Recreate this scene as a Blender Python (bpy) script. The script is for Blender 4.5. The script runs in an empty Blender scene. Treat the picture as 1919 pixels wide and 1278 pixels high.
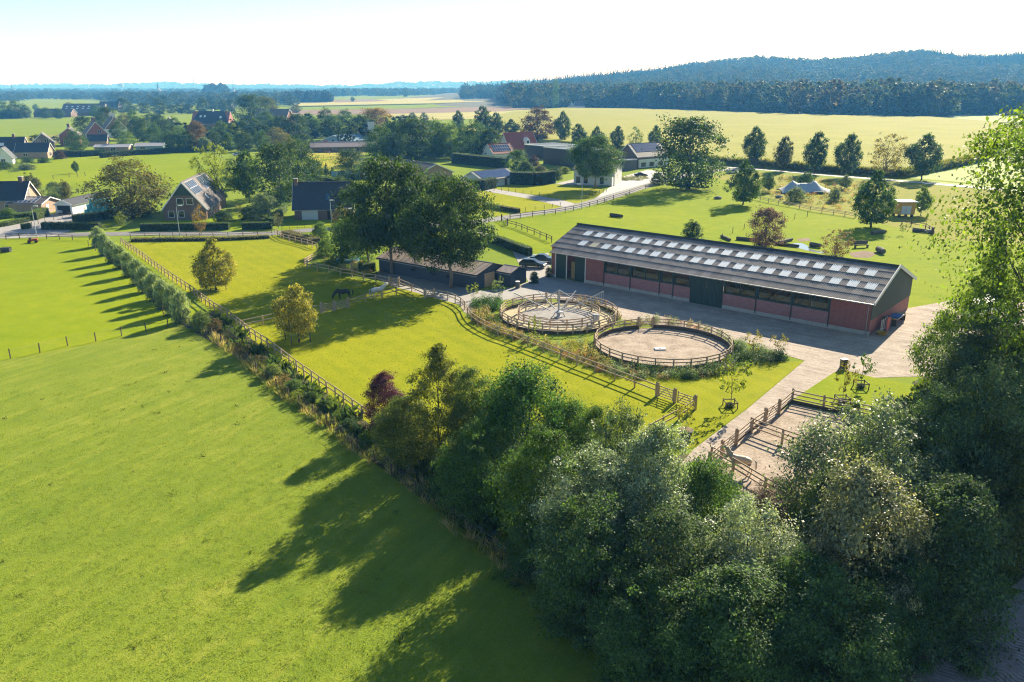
import bpy, bmesh, math, random
import numpy as np
from mathutils import Vector, Matrix
R = math.radians
SC = bpy.context.scene
COL = SC.collection

# ---------------------------------------------------------------- camera
F, CX, CY, CAMH, HOR = 1492., 959.5, 639., 29., 163.
PITCH = math.atan((CY - HOR) / F)
cd = bpy.data.cameras.new('camera'); cam = bpy.data.objects.new('camera', cd); COL.objects.link(cam)
cam.location = (0, 0, CAMH); cam.rotation_euler = (R(90) - PITCH, 0, 0)
cd.sensor_fit = 'HORIZONTAL'; cd.sensor_width = 36.; cd.lens = F / 1919. * 36.
cd.clip_start = 0.5; cd.clip_end = 40000.
SC.camera = cam

# ---------------------------------------------------------------- light
SUN_AZ, SUN_EL = 32.5, 26.5
w = bpy.data.worlds.new('World'); SC.world = w; w.use_nodes = True
nt = w.node_tree; bg = nt.nodes['Background']
sky = nt.nodes.new('ShaderNodeTexSky'); sky.sky_type = 'NISHITA'; sky.sun_disc = False
sky.sun_elevation = R(SUN_EL); sky.sun_rotation = R(SUN_AZ); sky.altitude = 0
sky.air_density = 1.0; sky.dust_density = 0.1; sky.ozone_density = 2.2
nt.links.new(sky.outputs[0], bg.inputs[0]); bg.inputs[1].default_value = 0.057
sd = bpy.data.lights.new('sun', 'SUN'); sun = bpy.data.objects.new('sun', sd); COL.objects.link(sun)
sd.energy = 5.0; sd.angle = R(0.5); sd.color = (1.0, 0.91, 0.74)
ld = Vector((-math.sin(R(SUN_AZ)) * math.cos(R(SUN_EL)), -math.cos(R(SUN_AZ)) * math.cos(R(SUN_EL)), -math.sin(R(SUN_EL))))
sun.rotation_euler = ld.to_track_quat('-Z', 'Y').to_euler(); sun.location = (200, 300, 180)
vs = SC.view_settings
vs.view_transform = 'Standard'; vs.look = 'None'; vs.gamma = 1; vs.use_curve_mapping = False; vs.exposure = 1.5
SC.cycles.max_bounces = 6; SC.cycles.diffuse_bounces = 3; SC.cycles.transmission_bounces = 4
SC.cycles.transparent_max_bounces = 8; SC.cycles.volume_bounces = 0; SC.cycles.sample_clamp_indirect = 6
SC.cycles.use_denoising = True; SC.cycles.denoising_prefilter = 'NONE'; SC.cycles.filter_width = 1.15

# ---------------------------------------------------------------- ground geometry helpers
SP, CP = math.sin(PITCH), math.cos(PITCH)
def G(x, y, z=0.):
    dx = (x - CX) / F; dy = (CY - y) / F
    vy = CP + dy * SP; vz = -SP + dy * CP
    t = (z - CAMH) / vz
    return Vector((dx * t, vy * t, z))
def PX(P):
    Z = P[2] - CAMH
    f = P[1] * CP - Z * SP; u = P[1] * SP + Z * CP
    return CX + F * P[0] / f, CY - F * u / f
def height(B, topy):
    k = (CY - topy) / F
    return CAMH + (k * B[1] * CP - B[1] * SP) / (CP + k * SP)
def pxm(B):
    return (B[1] * CP + CAMH * SP) / F       # metres per picture pixel at B
def smooth(t): t = max(0., min(1., t)); return t * t * (3 - 2 * t)

# ---------------------------------------------------------------- tags
def tag(o, label=None, cat=None, group=None, kind=None):
    if label: o['label'] = label
    if cat: o['category'] = cat
    if group: o['group'] = group
    if kind: o['kind'] = kind
    return o
def thing(name, label, cat, loc=(0, 0, 0), rz=0., group=None):
    o = bpy.data.objects.new(name, None); COL.objects.link(o)
    o.location = loc; o.rotation_euler = (0, 0, rz); o.empty_display_size = .3
    return tag(o, label, cat, group)
def put(name, me, parent=None, loc=None, rz=0., sc=None, color=None):
    o = bpy.data.objects.new(name, me); COL.objects.link(o)
    if parent: o.parent = parent
    if loc is not None: o.location = loc
    if rz: o.rotation_euler = (0, 0, rz)
    if sc is not None: o.scale = sc
    if color: o.color = (*color, 1)
    return o
def copy_tree(o, parent=None):
    c = o.copy(); COL.objects.link(c); c.parent = parent
    for ch in o.children: copy_tree(ch, c)
    return c

# ---------------------------------------------------------------- materials
MATS = {}
def base_mat(name):
    m = bpy.data.materials.new(name); m.use_nodes = True
    n = m.node_tree.nodes; b = n['Principled BSDF']
    return m, m.node_tree, b
def N(t, kind, **kw):
    n = t.nodes.new(kind)
    for k, v in kw.items(): setattr(n, k, v)
    return n
def noise(t, scale, detail=3., rough=.6, vec=None):
    n = N(t, 'ShaderNodeTexNoise'); n.inputs['Scale'].default_value = scale
    n.inputs['Detail'].default_value = detail; n.inputs['Roughness'].default_value = rough
    if vec is not None: t.links.new(vec, n.inputs['Vector'])
    return n.outputs['Fac']
def ramp(t, fac, stops):
    r = N(t, 'ShaderNodeValToRGB'); t.links.new(fac, r.inputs[0])
    e = r.color_ramp.elements
    while len(e) < len(stops): e.new(.5)
    for i, (p, c) in enumerate(stops):
        e[i].position = p; e[i].color = (*c, 1) if len(c) == 3 else c
    return r.outputs[0]
def mixc(t, fac, a, b, mode='MIX'):
    m = N(t, 'ShaderNodeMix', data_type='RGBA', blend_type=mode)
    for s, v in ((m.inputs[0], fac), (m.inputs[6], a), (m.inputs[7], b)):
        if hasattr(v, 'is_output'): t.links.new(v, s)
        elif isinstance(v, tuple): s.default_value = (*v, 1)
        else: s.default_value = v
    return m.outputs[2]
def math_(t, op, a, b=0.):
    m = N(t, 'ShaderNodeMath', operation=op)
    for s, v in ((m.inputs[0], a), (m.inputs[1], b)):
        if hasattr(v, 'is_output'): t.links.new(v, s)
        else: s.default_value = v
    return m.outputs[0]
def bump(t, b, h, strength, dist):
    n = N(t, 'ShaderNodeBump'); n.inputs['Strength'].default_value = strength; n.inputs['Distance'].default_value = dist
    t.links.new(h, n.inputs['Height']); t.links.new(n.outputs[0], b.inputs['Normal'])
def objvec(t): return N(t, 'ShaderNodeTexCoord').outputs['Object']
def plain(name, col, rough=.75, var=.22, scale=1.5, metal=0., spec=.4, bmp=0., bscale=8.):
    """a surface of one colour with grain and wear"""
    if name in MATS: return MATS[name]
    m, t, b = base_mat(name); v = objvec(t)
    f = noise(t, scale, 5, .65, v); g = noise(t, scale * 9, 3, .6, v)
    k = math_(t, 'ADD', math_(t, 'MULTIPLY', f, .65), math_(t, 'MULTIPLY', g, .35))
    lo = tuple(c * (1 - var) for c in col); hi = tuple(min(1, c * (1 + var)) for c in col)
    t.links.new(ramp(t, k, [(.3, lo), (.7, hi)]), b.inputs['Base Color'])
    b.inputs['Roughness'].default_value = rough; b.inputs['Metallic'].default_value = metal
    b.inputs['Specular IOR Level'].default_value = spec
    if bmp: bump(t, b, noise(t, bscale, 4, .6, v), bmp, .05)
    MATS[name] = m; return m
def rows_mat(name, col, period, axis=2, rough=.7, var=.2, depth=.5, bricks=False):
    """tiles or boards in rows too fine to pick apart"""
    if name in MATS: return MATS[name]
    m, t, b = base_mat(name); v = objvec(t)
    if bricks:
        br = N(t, 'ShaderNodeTexBrick'); br.inputs['Scale'].default_value = 1.
        br.inputs['Brick Width'].default_value = .42; br.inputs['Row Height'].default_value = .13; br.inputs['Mortar Size'].default_value = .012
        br.inputs['Color1'].default_value = (*[c * 1.18 for c in col], 1); br.inputs['Color2'].default_value = (*[c * .8 for c in col], 1)
        br.inputs['Mortar'].default_value = (.30, .27, .24, 1)
        s = N(t, 'ShaderNodeSeparateXYZ'); t.links.new(v, s.inputs[0])
        c = N(t, 'ShaderNodeCombineXYZ'); t.links.new(math_(t, 'ADD', s.outputs[0], s.outputs[1]), c.inputs[0]); t.links.new(s.outputs[2], c.inputs[1])
        t.links.new(c.outputs[0], br.inputs['Vector'])
        out = br.outputs['Color']; hgt = br.outputs['Fac']
        out = mixc(t, math_(t, 'MULTIPLY', noise(t, .8, 4, .6, v), .5), out, tuple(c * .7 for c in col))
        bump(t, b, hgt, -.3, .02)
    else:
        wv = N(t, 'ShaderNodeTexWave', wave_type='BANDS', bands_direction='XYZ'[axis], wave_profile='SAW')
        wv.inputs['Scale'].default_value = 1. / period * .31416 * 1.0; wv.inputs['Distortion'].default_value = .15
        t.links.new(v, wv.inputs['Vector'])
        f = noise(t, 1.2, 5, .65, v)
        out = ramp(t, f, [(.3, tuple(c * (1 - var) for c in col)), (.7, tuple(c * (1 + var) for c in col))])
        out = mixc(t, math_(t, 'MULTIPLY', math_(t, 'GREATER_THAN', wv.outputs['Fac'], .86), .4), out, tuple(c * .55 for c in col))
        bump(t, b, wv.outputs['Fac'], depth, .04)
    t.links.new(out, b.inputs['Base Color']); b.inputs['Roughness'].default_value = rough
    MATS[name] = m; return m
def grass_mat(name, a, bcol, c, stripes=None, streak=0.):
    m, t, b = base_mat(name); v = objvec(t)
    big = noise(t, .03, 4, .6, v); mid = noise(t, .35, 5, .65, v); fine = noise(t, 3.5, 4, .7, v); ff = noise(t, 11, 2, .7, v)
    k = math_(t, 'ADD', math_(t, 'MULTIPLY', big, .35), math_(t, 'MULTIPLY', mid, .4))
    k = math_(t, 'ADD', k, math_(t, 'MULTIPLY', fine, .25))
    if streak:
        m1 = N(t, 'ShaderNodeMapping'); m1.inputs['Rotation'].default_value = (0, 0, R(-62)); t.links.new(v, m1.inputs['Vector'])
        m2 = N(t, 'ShaderNodeMapping'); m2.inputs['Scale'].default_value = (.05, .8, 1); t.links.new(m1.outputs[0], m2.inputs['Vector'])
        k = math_(t, 'ADD', k, math_(t, 'MULTIPLY', math_(t, 'SUBTRACT', noise(t, 1., 4, .65, m2.outputs[0]), .5), streak))
    if stripes:
        ang, per, amt = stripes
        mp = N(t, 'ShaderNodeMapping'); mp.inputs['Rotation'].default_value = (0, 0, -ang); t.links.new(v, mp.inputs['Vector'])
        wv = N(t, 'ShaderNodeTexWave', wave_type='BANDS', bands_direction='Y', wave_profile='SIN'); wv.inputs['Scale'].default_value = .31416 / per
        wv.inputs['Distortion'].default_value = 1.2; wv.inputs['Detail'].default_value = 2; wv.inputs['Detail Scale'].default_value = .25
        t.links.new(mp.outputs[0], wv.inputs['Vector'])
        k = math_(t, 'ADD', k, math_(t, 'MULTIPLY', math_(t, 'SUBTRACT', wv.outputs['Fac'], .5), amt))
    col = ramp(t, k, [(.34, a), (.52, bcol), (.68, c)])
    dark = math_(t, 'MULTIPLY', math_(t, 'SUBTRACT', ff, .5), .55)
    col = mixc(t, 1., col, ramp(t, math_(t, 'ADD', dark, .5), [(.2, (.6, .6, .6)), (.5, (1, 1, 1)), (.8, (1.3, 1.3, 1.1))]), 'MULTIPLY')
    t.links.new(col, b.inputs['Base Color']); b.inputs['Roughness'].default_value = .9; b.inputs['Specular IOR Level'].default_value = .02
    bump(t, b, math_(t, 'ADD', fine, math_(t, 'MULTIPLY', ff, .6)), .5, .12)
    MATS[name] = m; return m
def sand_mat(name, a, bcol, scale=.5, tracks=None):
    m, t, b = base_mat(name); v = objvec(t)
    if tracks is not None:
        mp = N(t, 'ShaderNodeMapping'); mp.inputs['Rotation'].default_value = (0, 0, -tracks); t.links.new(v, mp.inputs['Vector'])
        sc_ = N(t, 'ShaderNodeMapping'); sc_.inputs['Scale'].default_value = (.10, 1.5, 1); t.links.new(mp.outputs[0], sc_.inputs['Vector'])
        tr_ = noise(t, 1., 5, .7, sc_.outputs[0])
    k = math_(t, 'ADD', math_(t, 'MULTIPLY', noise(t, scale, 5, .65, v), .6), math_(t, 'MULTIPLY', noise(t, scale * 8, 4, .7, v), .4))
    if tracks is not None: k = math_(t, 'ADD', math_(t, 'MULTIPLY', k, .6), math_(t, 'MULTIPLY', tr_, .4))
    t.links.new(ramp(t, k, [(.38, a), (.60, bcol)]), b.inputs['Base Color'])
    b.inputs['Roughness'].default_value = .95; b.inputs['Specular IOR Level'].default_value = .1
    h = noise(t, scale * 5, 5, .7, v)
    bump(t, b, h, .7, .12)
    MATS[name] = m; return m
def leaf_mat(name, rough=.5, spec=.4, trans=.35, fixed=None):
    m, t, b = base_mat(name)
    oi = N(t, 'ShaderNodeObjectInfo'); at = N(t, 'ShaderNodeAttribute', attribute_name='tint')
    var = ramp(t, at.outputs['Fac'], [(0., (.55, .6, .5)), (.5, (1, 1, 1)), (.85, (1.35, 1.25, .95)), (1., (1.9, 1.45, .8))] if fixed else [(0., (.5, .6, .5)), (.45, (1.6, 1.75, 1.6)), (.8, (2.9, 2.85, 2.2)), (1., (3.8, 3.2, 1.9))])
    col = mixc(t, 1., fixed if fixed else oi.outputs['Color'], var, 'MULTIPLY')
    t.links.new(col, b.inputs['Base Color']); b.inputs['Roughness'].default_value = rough; b.inputs['Specular IOR Level'].default_value = spec
    tr = N(t, 'ShaderNodeBsdfTranslucent'); t.links.new(mixc(t, 1., col, (1.25, 1.3, .55), 'MULTIPLY'), tr.inputs[0])
    mx = N(t, 'ShaderNodeMixShader'); mx.inputs[0].default_value = trans
    t.links.new(b.outputs[0], mx.inputs[1]); t.links.new(tr.outputs[0], mx.inputs[2])
    t.links.new(mx.outputs[0], t.nodes['Material Output'].inputs[0])
    MATS[name] = m; return m
def glass_mat(name, tint, clear=.6):
    m, t, b = base_mat(name)
    tp = N(t, 'ShaderNodeBsdfTransparent'); tp.inputs[0].default_value = (*tint, 1)
    b.inputs['Base Color'].default_value = (*[c * .1 for c in tint], 1); b.inputs['Roughness'].default_value = .08
    mx = N(t, 'ShaderNodeMixShader'); mx.inputs[0].default_value = clear
    t.links.new(b.outputs[0], mx.inputs[1]); t.links.new(tp.outputs[0], mx.inputs[2])
    t.links.new(mx.outputs[0], t.nodes['Material Output'].inputs[0])
    MATS[name] = m; return m

M_WOOD = plain('fence_wood', (.42, .31, .21), .85, .3, 3)
M_WOODD = plain('dark_fence_wood', (.10, .075, .055), .85, .3, 3)
M_WOODL = plain('fresh_wood', (.50, .33, .18), .8, .25, 2)
M_WHITE = plain('white_paint', (.78, .77, .74), .55, .06)
M_GREY = plain('grey_metal', (.36, .38, .40), .6, .12, 2, 0, .25)
M_WIRE = plain('fence_wire', (.20, .20, .19), .8, .1, 2, 0, .1)
M_DARK = plain('dark_paint', (.03, .034, .04), .5, .2)
M_CONC = plain('concrete', (.40, .38, .35), .9, .2, 1.2)
M_BARK = plain('bark', (.075, .058, .042), .95, .4, 2.5, bmp=.5)
M_BARKL = plain('pale_bark', (.20, .165, .12), .95, .4, 2.5, bmp=.5)
M_BLACK = plain('black_plastic', (.015, .015, .017), .5, .2)
M_GLASS = glass_mat('window_glass', (.35, .42, .45), .25)
M_BRICK = rows_mat('red_brick', (.31, .078, .066), .13, bricks=True)
M_BRICKD = rows_mat('dark_brick', (.13, .065, .05), .13, bricks=True)
M_BRICKT = rows_mat('tan_brick', (.42, .27, .17), .13, bricks=True)
M_RTILE = rows_mat('red_roof_tile', (.30, .075, .045), .34)
M_DTILE = rows_mat('dark_roof_tile', (.035, .040, .050), .34)
M_BTILE = rows_mat('brown_roof_tile', (.12, .095, .085), .34)
M_GTILE = rows_mat('grey_roof_tile', (.15, .13, .125), .34, rough=.9)
M_SOLAR = plain('solar_cell', (.035, .05, .11), .12, .25, 3, 0, .9)
M_SKYL = plain('translucent_sheet', (.74, .78, .80), .45, .08, 1.5)
M_LEAF = leaf_mat('leaf', .6, .16, .42)
M_GLOSS = leaf_mat('glossy_leaf', .5, .45, .36)

# ---------------------------------------------------------------- mesh builder
class MB:
    def __init__(s): s.v = []; s.f = []
    def add(s, vs, fs):
        n = len(s.v); s.v += [tuple(v) for v in vs]; s.f += [tuple(i + n for i in f) for f in fs]; return s
    def box(s, c, d, rz=0., tilt=None):
        x, y, z = d[0] / 2, d[1] / 2, d[2] / 2
        vs = [Vector((a, b, e)) for e in (-z, z) for a, b in ((-x, -y), (x, -y), (x, y), (-x, y))]
        m = Matrix.Rotation(rz, 3, 'Z')
        if tilt: m = m @ Matrix.Rotation(tilt, 3, 'X')
        return s.add([m @ v + Vector(c) for v in vs], [(3, 2, 1, 0), (4, 5, 6, 7), (0, 1, 5, 4), (1, 2, 6, 5), (2, 3, 7, 6), (3, 0, 4, 7)])
    def beam(s, a, b, w, h, up=(0, 0, 1)):
        a, b = Vector(a), Vector(b); d = (b - a).normalized(); side = d.cross(Vector(up))
        if side.length < 1e-4: side = Vector((1, 0, 0))
        side.normalize(); u = side.cross(d).normalized()
        vs = [p + side * sx * w / 2 + u * sz * h / 2 for p in (a, b) for sx, sz in ((-1, -1), (1, -1), (1, 1), (-1, 1))]
        return s.add(vs, [(0, 1, 2, 3), (7, 6, 5, 4), (0, 4, 5, 1), (1, 5, 6, 2), (2, 6, 7, 3), (3, 7, 4, 0)])
    def tube(s, pts, rad, n=6, cap=True):
        pts = [Vector(p) for p in pts]
        if not hasattr(rad, '__len__'): rad = [rad] * len(pts)
        vs = []; fs = []
        for i, p in enumerate(pts):
            d = (pts[min(i + 1, len(pts) - 1)] - pts[max(i - 1, 0)]).normalized()
            a = d.orthogonal() if abs(d.z) > .98 else d.cross(Vector((0, 0, 1)))
            if abs(d.z) > .98: a = Vector((1, 0, 0)) - d * d.x
            a.normalize(); b = d.cross(a)
            for k in range(n):
                t = 2 * math.pi * k / n
                vs.append(p + (a * math.cos(t) + b * math.sin(t)) * rad[i])
        for i in range(len(pts) - 1):
            for k in range(n):
                fs.append((i * n + k, i * n + (k + 1) % n, (i + 1) * n + (k + 1) % n, (i + 1) * n + k))
        if cap: fs.append(tuple(reversed(range(n)))); fs.append(tuple(range((len(pts) - 1) * n, len(pts) * n)))
        return s.add(vs, fs)
    def prism(s, poly, vec):
        poly = [Vector(p) for p in poly]; vec = Vector(vec); n = len(poly)
        return s.add(poly + [p + vec for p in poly], [tuple(reversed(range(n))), tuple(range(n, 2 * n))] + [(i, (i + 1) % n, (i + 1) % n + n, i + n) for i in range(n)])
    def quad(s, a, b, c, d): return s.add([a, b, c, d], [(0, 1, 2, 3)])
    def lathe(s, prof, n=12, c=(0, 0, 0)):
        vs = []; fs = []
        for r, z in prof:
            for k in range(n):
                t = 2 * math.pi * k / n; vs.append((c[0] + r * math.cos(t), c[1] + r * math.sin(t), c[2] + z))
        for i in range(len(prof) - 1):
            for k in range(n): fs.append((i * n + k, i * n + (k + 1) % n, (i + 1) * n + (k + 1) % n, (i + 1) * n + k))
        fs.append(tuple(range((len(prof) - 1) * n, len(prof) * n)))
        return s.add(vs, fs)
    def mesh(s, name, mat, smooth_=False):
        me = bpy.data.meshes.new(name); me.from_pydata(s.v, [], s.f)
        for m in (mat if isinstance(mat, (list, tuple)) else [mat]): me.materials.append(m)
        bm = bmesh.new(); bm.from_mesh(me); bmesh.ops.recalc_face_normals(bm, faces=bm.faces); bm.to_mesh(me); bm.free()
        if smooth_: me.polygons.foreach_set('use_smooth', [True] * len(me.polygons))
        me.update(); return me
    def build(s, name, mat, parent=None, loc=None, rz=0., smooth_=False):
        return put(name, s.mesh(name, mat, smooth_), parent, loc, rz)

def sheet(name, pts, z, mat, raw=False, kind='structure'):
    ps = [Vector(p) for p in pts] if raw else [G(*p) for p in pts]
    me = bpy.data.meshes.new(name); bm = bmesh.new()
    f = bm.faces.new([bm.verts.new((p.x, p.y, z)) for p in ps])
    bmesh.ops.recalc_face_normals(bm, faces=bm.faces)
    if f.normal.z < 0: f.normal_flip()
    bmesh.ops.triangulate(bm, faces=bm.faces); bm.to_mesh(me); bm.free(); me.materials.append(mat)
    return tag(put(name, me), kind=kind)
def strip_pts(pts, width, raw=False):
    ps = [Vector(p) if raw else G(*p) for p in pts]; L = []; Rr = []
    for i, p in enumerate(ps):
        d = ps[min(i + 1, len(ps) - 1)] - ps[max(i - 1, 0)]; d.z = 0; d.normalize(); n = Vector((-d.y, d.x, 0))
        L.append(p + n * width / 2); Rr.append(p - n * width / 2)
    return L + Rr[::-1]
def ribbon(name, pts, width, z, mat, kind='structure'):
    q = strip_pts(pts, width); n = len(q) // 2; L, Rr = q[:n], q[n:][::-1]; mb = MB()
    for a, b in zip(L, Rr): mb.v += [(a.x, a.y, z), (b.x, b.y, z)]
    mb.f = [(2 * i, 2 * i + 1, 2 * i + 3, 2 * i + 2) for i in range(n - 1)]
    return tag(mb.build(name, mat), kind=kind)
def bez(pts, k=6):
    """Catmull-Rom through pixel points"""
    out = []
    P = [Vector((*p, 0)) for p in pts]
    for i in range(len(P) - 1):
        a, b, c, d = P[max(i - 1, 0)], P[i], P[i + 1], P[min(i + 2, len(P) - 1)]
        for j in range(k):
            t = j / k
            q = .5 * ((2 * b) + (c - a) * t + (2 * a - 5 * b + 4 * c - d) * t * t + (3 * b - a - 3 * c + d) * t ** 3)
            out.append((q.x, q.y))
    out.append(tuple(pts[-1])); return out

# ---------------------------------------------------------------- leaves and trees
def leaf_mesh(name, C, Nn, size, tint, mat, aspect=.62, T=None, fold=.16, rng=None):
    n = len(C); rng = rng or np.random.default_rng(1)
    Nn = Nn / (np.linalg.norm(Nn, axis=1, keepdims=True) + 1e-9)
    if T is None: T = rng.normal(size=(n, 3))
    T = T - Nn * np.sum(T * Nn, axis=1, keepdims=True); T /= (np.linalg.norm(T, axis=1, keepdims=True) + 1e-9)
    B = np.cross(Nn, T); s = size[:, None]
    V = np.empty((n, 4, 3), np.float32)
    V[:, 0] = C - T * s * .5; V[:, 2] = C + T * s * .5
    V[:, 1] = C + B * s * .5 * aspect + Nn * s * fold; V[:, 3] = C - B * s * .5 * aspect + Nn * s * fold
    me = bpy.data.meshes.new(name)
    me.vertices.add(4 * n); me.vertices.foreach_set('co', V.reshape(-1))
    me.loops.add(4 * n); me.loops.foreach_set('vertex_index', np.arange(4 * n, dtype=np.int32))
    me.polygons.add(n); me.polygons.foreach_set('loop_start', np.arange(0, 4 * n, 4, dtype=np.int32))
    a = me.attributes.new('tint', 'FLOAT', 'FACE'); a.data.foreach_set('value', np.clip(tint, 0, 1).astype(np.float32))
    me.materials.append(mat); me.update(calc_edges=True); return me
PROF = {
    'round': lambda t: math.sin(math.pi * (.10 + .84 * t)) ** .62,
    'oval': lambda t: math.sin(math.pi * (.06 + .90 * t)) ** .8,
    'drop': lambda t: (min(1., (t + .04) / .26) ** .6) * (1 - max(0, t - .22) / .80) ** .82,
    'spire': lambda t: (1 - t) * .96 + .05,
    'column': lambda t: math.sin(math.pi * (.08 + .86 * t)) ** .4,
    'shrub': lambda t: math.sqrt(max(0.02, 1 - (t * .97) ** 2)),
}
def lobes_of(prof, z0, z1, nl, lr, seed):
    r = random.Random(seed); L = []
    for i in range(nl):
        t = (i + .5) / nl; t = min(.98, max(.02, t + r.uniform(-.05, .05)))
        Rm = .5 * PROF[prof](t); a = lr * (.55 + .75 * Rm / .5) * r.uniform(.6, 1.45)
        a = min(a, Rm * .98 + .02)
        rad = max(0, Rm - a * .8) * r.uniform(.68, 1.18); th = i * 2.39996 + r.uniform(-.5, .5)
        L.append((rad * math.cos(th), rad * math.sin(th), z0 + (z1 - z0) * t, a))
    return L
def crown_mesh(name, prof, z0, z1, n, leaf, seed, nl=16, lr=.2, mat=None, per=26, zsq=.85, loose=1., strand=False, sig=.20, spray=.07, upn=.35, hole=0., hf=22., flat=.7):
    rng = np.random.default_rng(seed)
    L = np.array(lobes_of(prof, z0, z1, nl, lr, seed)); k = max(1, n // per)
    p = L[:, 3] ** 2; li = rng.choice(len(L), k, p=p / p.sum())
    d = rng.normal(size=(k, 3)); d[:, 2] = d[:, 2] * .9 + .25
    out = L[li, :3] - np.array([0, 0, (z0 + z1) / 2]); out /= (np.linalg.norm(out, axis=1, keepdims=True) + .05)
    d = d / np.linalg.norm(d, axis=1, keepdims=True) + out * .55; d /= np.linalg.norm(d, axis=1, keepdims=True)
    a = L[li, 3]
    c = L[li, :3] + d * (a * np.where(rng.uniform(0, 1, k) < spray, rng.uniform(1.08, 1.45, k), rng.uniform(.70, 1.06 * loose, k)))[:, None] * np.array([1, 1, zsq])
    if hole:
        q = rng.uniform(0, 6, 6); f_ = lambda P, s: np.sin(P[:, 0] * hf * s + q[0] + 1.5 * np.sin(P[:, 2] * hf * .6)) * np.sin(P[:, 1] * hf * s + q[1] + 1.2 * np.sin(P[:, 0] * hf * .5)) + np.sin(P[:, 2] * hf * s * 1.2 + q[2] + 1.5 * np.sin(P[:, 1] * hf * .7)) * .7
        keep = f_(c, 1.) + .5 * f_(c, 2.1) + rng.normal(0, .15, k) > hole
        c, d, a = c[keep], d[keep], a[keep]; k = len(c)
    ct = np.clip(rng.normal(.45, .13, k), 0, .85)
    C = np.repeat(c, per, 0) + rng.normal(size=(k * per, 3)) * (np.repeat(a, per) * sig)[:, None] * np.array([1, 1, flat])
    Nn = np.repeat(d, per, 0) * .55 + np.array([0, 0, upn]) + rng.normal(size=(k * per, 3)) * (.55 if upn < .5 else .42)
    tint = np.repeat(ct, per) + rng.normal(0, .19, k * per)
    size = leaf * rng.uniform(.65, 1.35, k * per) * np.repeat(rng.uniform(.75, 1.35, k), per)
    C[:, 2] = np.maximum(C[:, 2], z0 * .6)
    T = None
    if strand:
        T = np.repeat(d, per, 0) * .6 + np.array([0, 0, .9]) + rng.normal(size=(k * per, 3)) * .22
    return leaf_mesh(name, C, Nn, size, tint, mat or M_LEAF, .62 if not strand else .11, T, .12 if not strand else .02, rng), L
def trunk_mesh(name, L, z0, r0, seed, mat=M_BARK, limbs=9, lean=.02, n=6):
    rr = random.Random(seed); mb = MB()
    top = max(l[2] for l in L) * .86
    ax = [(0, 0, -.01)] + [(rr.uniform(-lean, lean), rr.uniform(-lean, lean), top * q) for q in (.15, .35, .55, .78, 1.)]
    mb.tube(ax, [r0 * 1.45, r0, r0 * .85, r0 * .65, r0 * .4, r0 * .12], n)
    ls = sorted(L, key=lambda l: -l[3])[:limbs]
    for x, y, z, a in ls:
        zb = max(z0 * .75, z - .22 - .4 * math.hypot(x, y)); s = r0 * .5
        mb.tube([(0, 0, zb), (x * .5, y * .5, (zb + z) / 2 + .01), (x, y, z + a * .3)], [s, s * .6, s * .2], 5)
    return mb.mesh(name, mat, True)
PROTO = {}
def proto(key, prof, z0, z1, n, leaf, seed, r0=.022, nl=16, lr=.2, limbs=9, bark=M_BARK, **kw):
    cm, L = crown_mesh(key + '_crown', prof, z0, z1, n, leaf, seed, nl, lr, **kw)
    tm = trunk_mesh(key + '_trunk', L, z0, r0, seed + 5, bark, limbs)
    co = np.empty(len(cm.vertices) * 3, np.float32); cm.vertices.foreach_get('co', co); co = co.reshape(-1, 3)
    fr = .5 / np.percentile(np.hypot(co[:, 0], co[:, 1]), 96); fz = 1. / np.percentile(co[:, 2], 99.3)
    for me in (cm, tm): me.transform(Matrix.Diagonal((fr, fr, fz, 1.)))
    PROTO[key] = (cm, tm)
# ---------------------------------------------------------------- setting: ground, fields, roads
LAWN_ANG = math.atan2(66.2 - 154., -11.8 + 75.5)
GR_NEAR = grass_mat('pasture_grass', (.13, .19, .02), (.185, .235, .026), (.27, .285, .045), None, .5)
GR_LAWN = grass_mat('mown_grass', (.19, .225, .008), (.26, .275, .010), (.32, .31, .02), (LAWN_ANG, 2.3, .055))
GR_PADD = grass_mat('paddock_grass', (.15, .22, .007), (.21, .265, .009), (.28, .30, .016))
GR_FAR = grass_mat('far_grass', (.15, .22, .02), (.19, .25, .025), (.24, .28, .045))
GR_DRY = grass_mat('dry_grass', (.17, .18, .04), (.26, .24, .06), (.33, .29, .10))
GR_PALE = grass_mat('pale_stubble', (.30, .36, .14), (.38, .43, .18), (.44, .47, .22))
SOIL = sand_mat('bare_soil', (.16, .11, .075), (.25, .18, .13), .1)
SAND = sand_mat('yard_sand', (.25, .205, .165), (.48, .405, .34), .45, R(-40))
SANDP = sand_mat('arena_sand', (.23, .18, .135), (.44, .36, .285), .6)
PAVE = plain('paving', (.30, .285, .27), .9, .18, .8, bmp=.3, bscale=3)
ASPH = plain('asphalt', (.17, .165, .16), .9, .18, .5, bmp=.2)
ASPHL = plain('pale_asphalt', (.42, .40, .37), .9, .12, .5)
CROP = grass_mat('maize_canopy', (.225, .24, .045), (.30, .295, .07), (.36, .34, .11))
CROP2 = grass_mat('crop_canopy', (.30, .30, .10), (.40, .37, .15), (.47, .43, .21))

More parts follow.
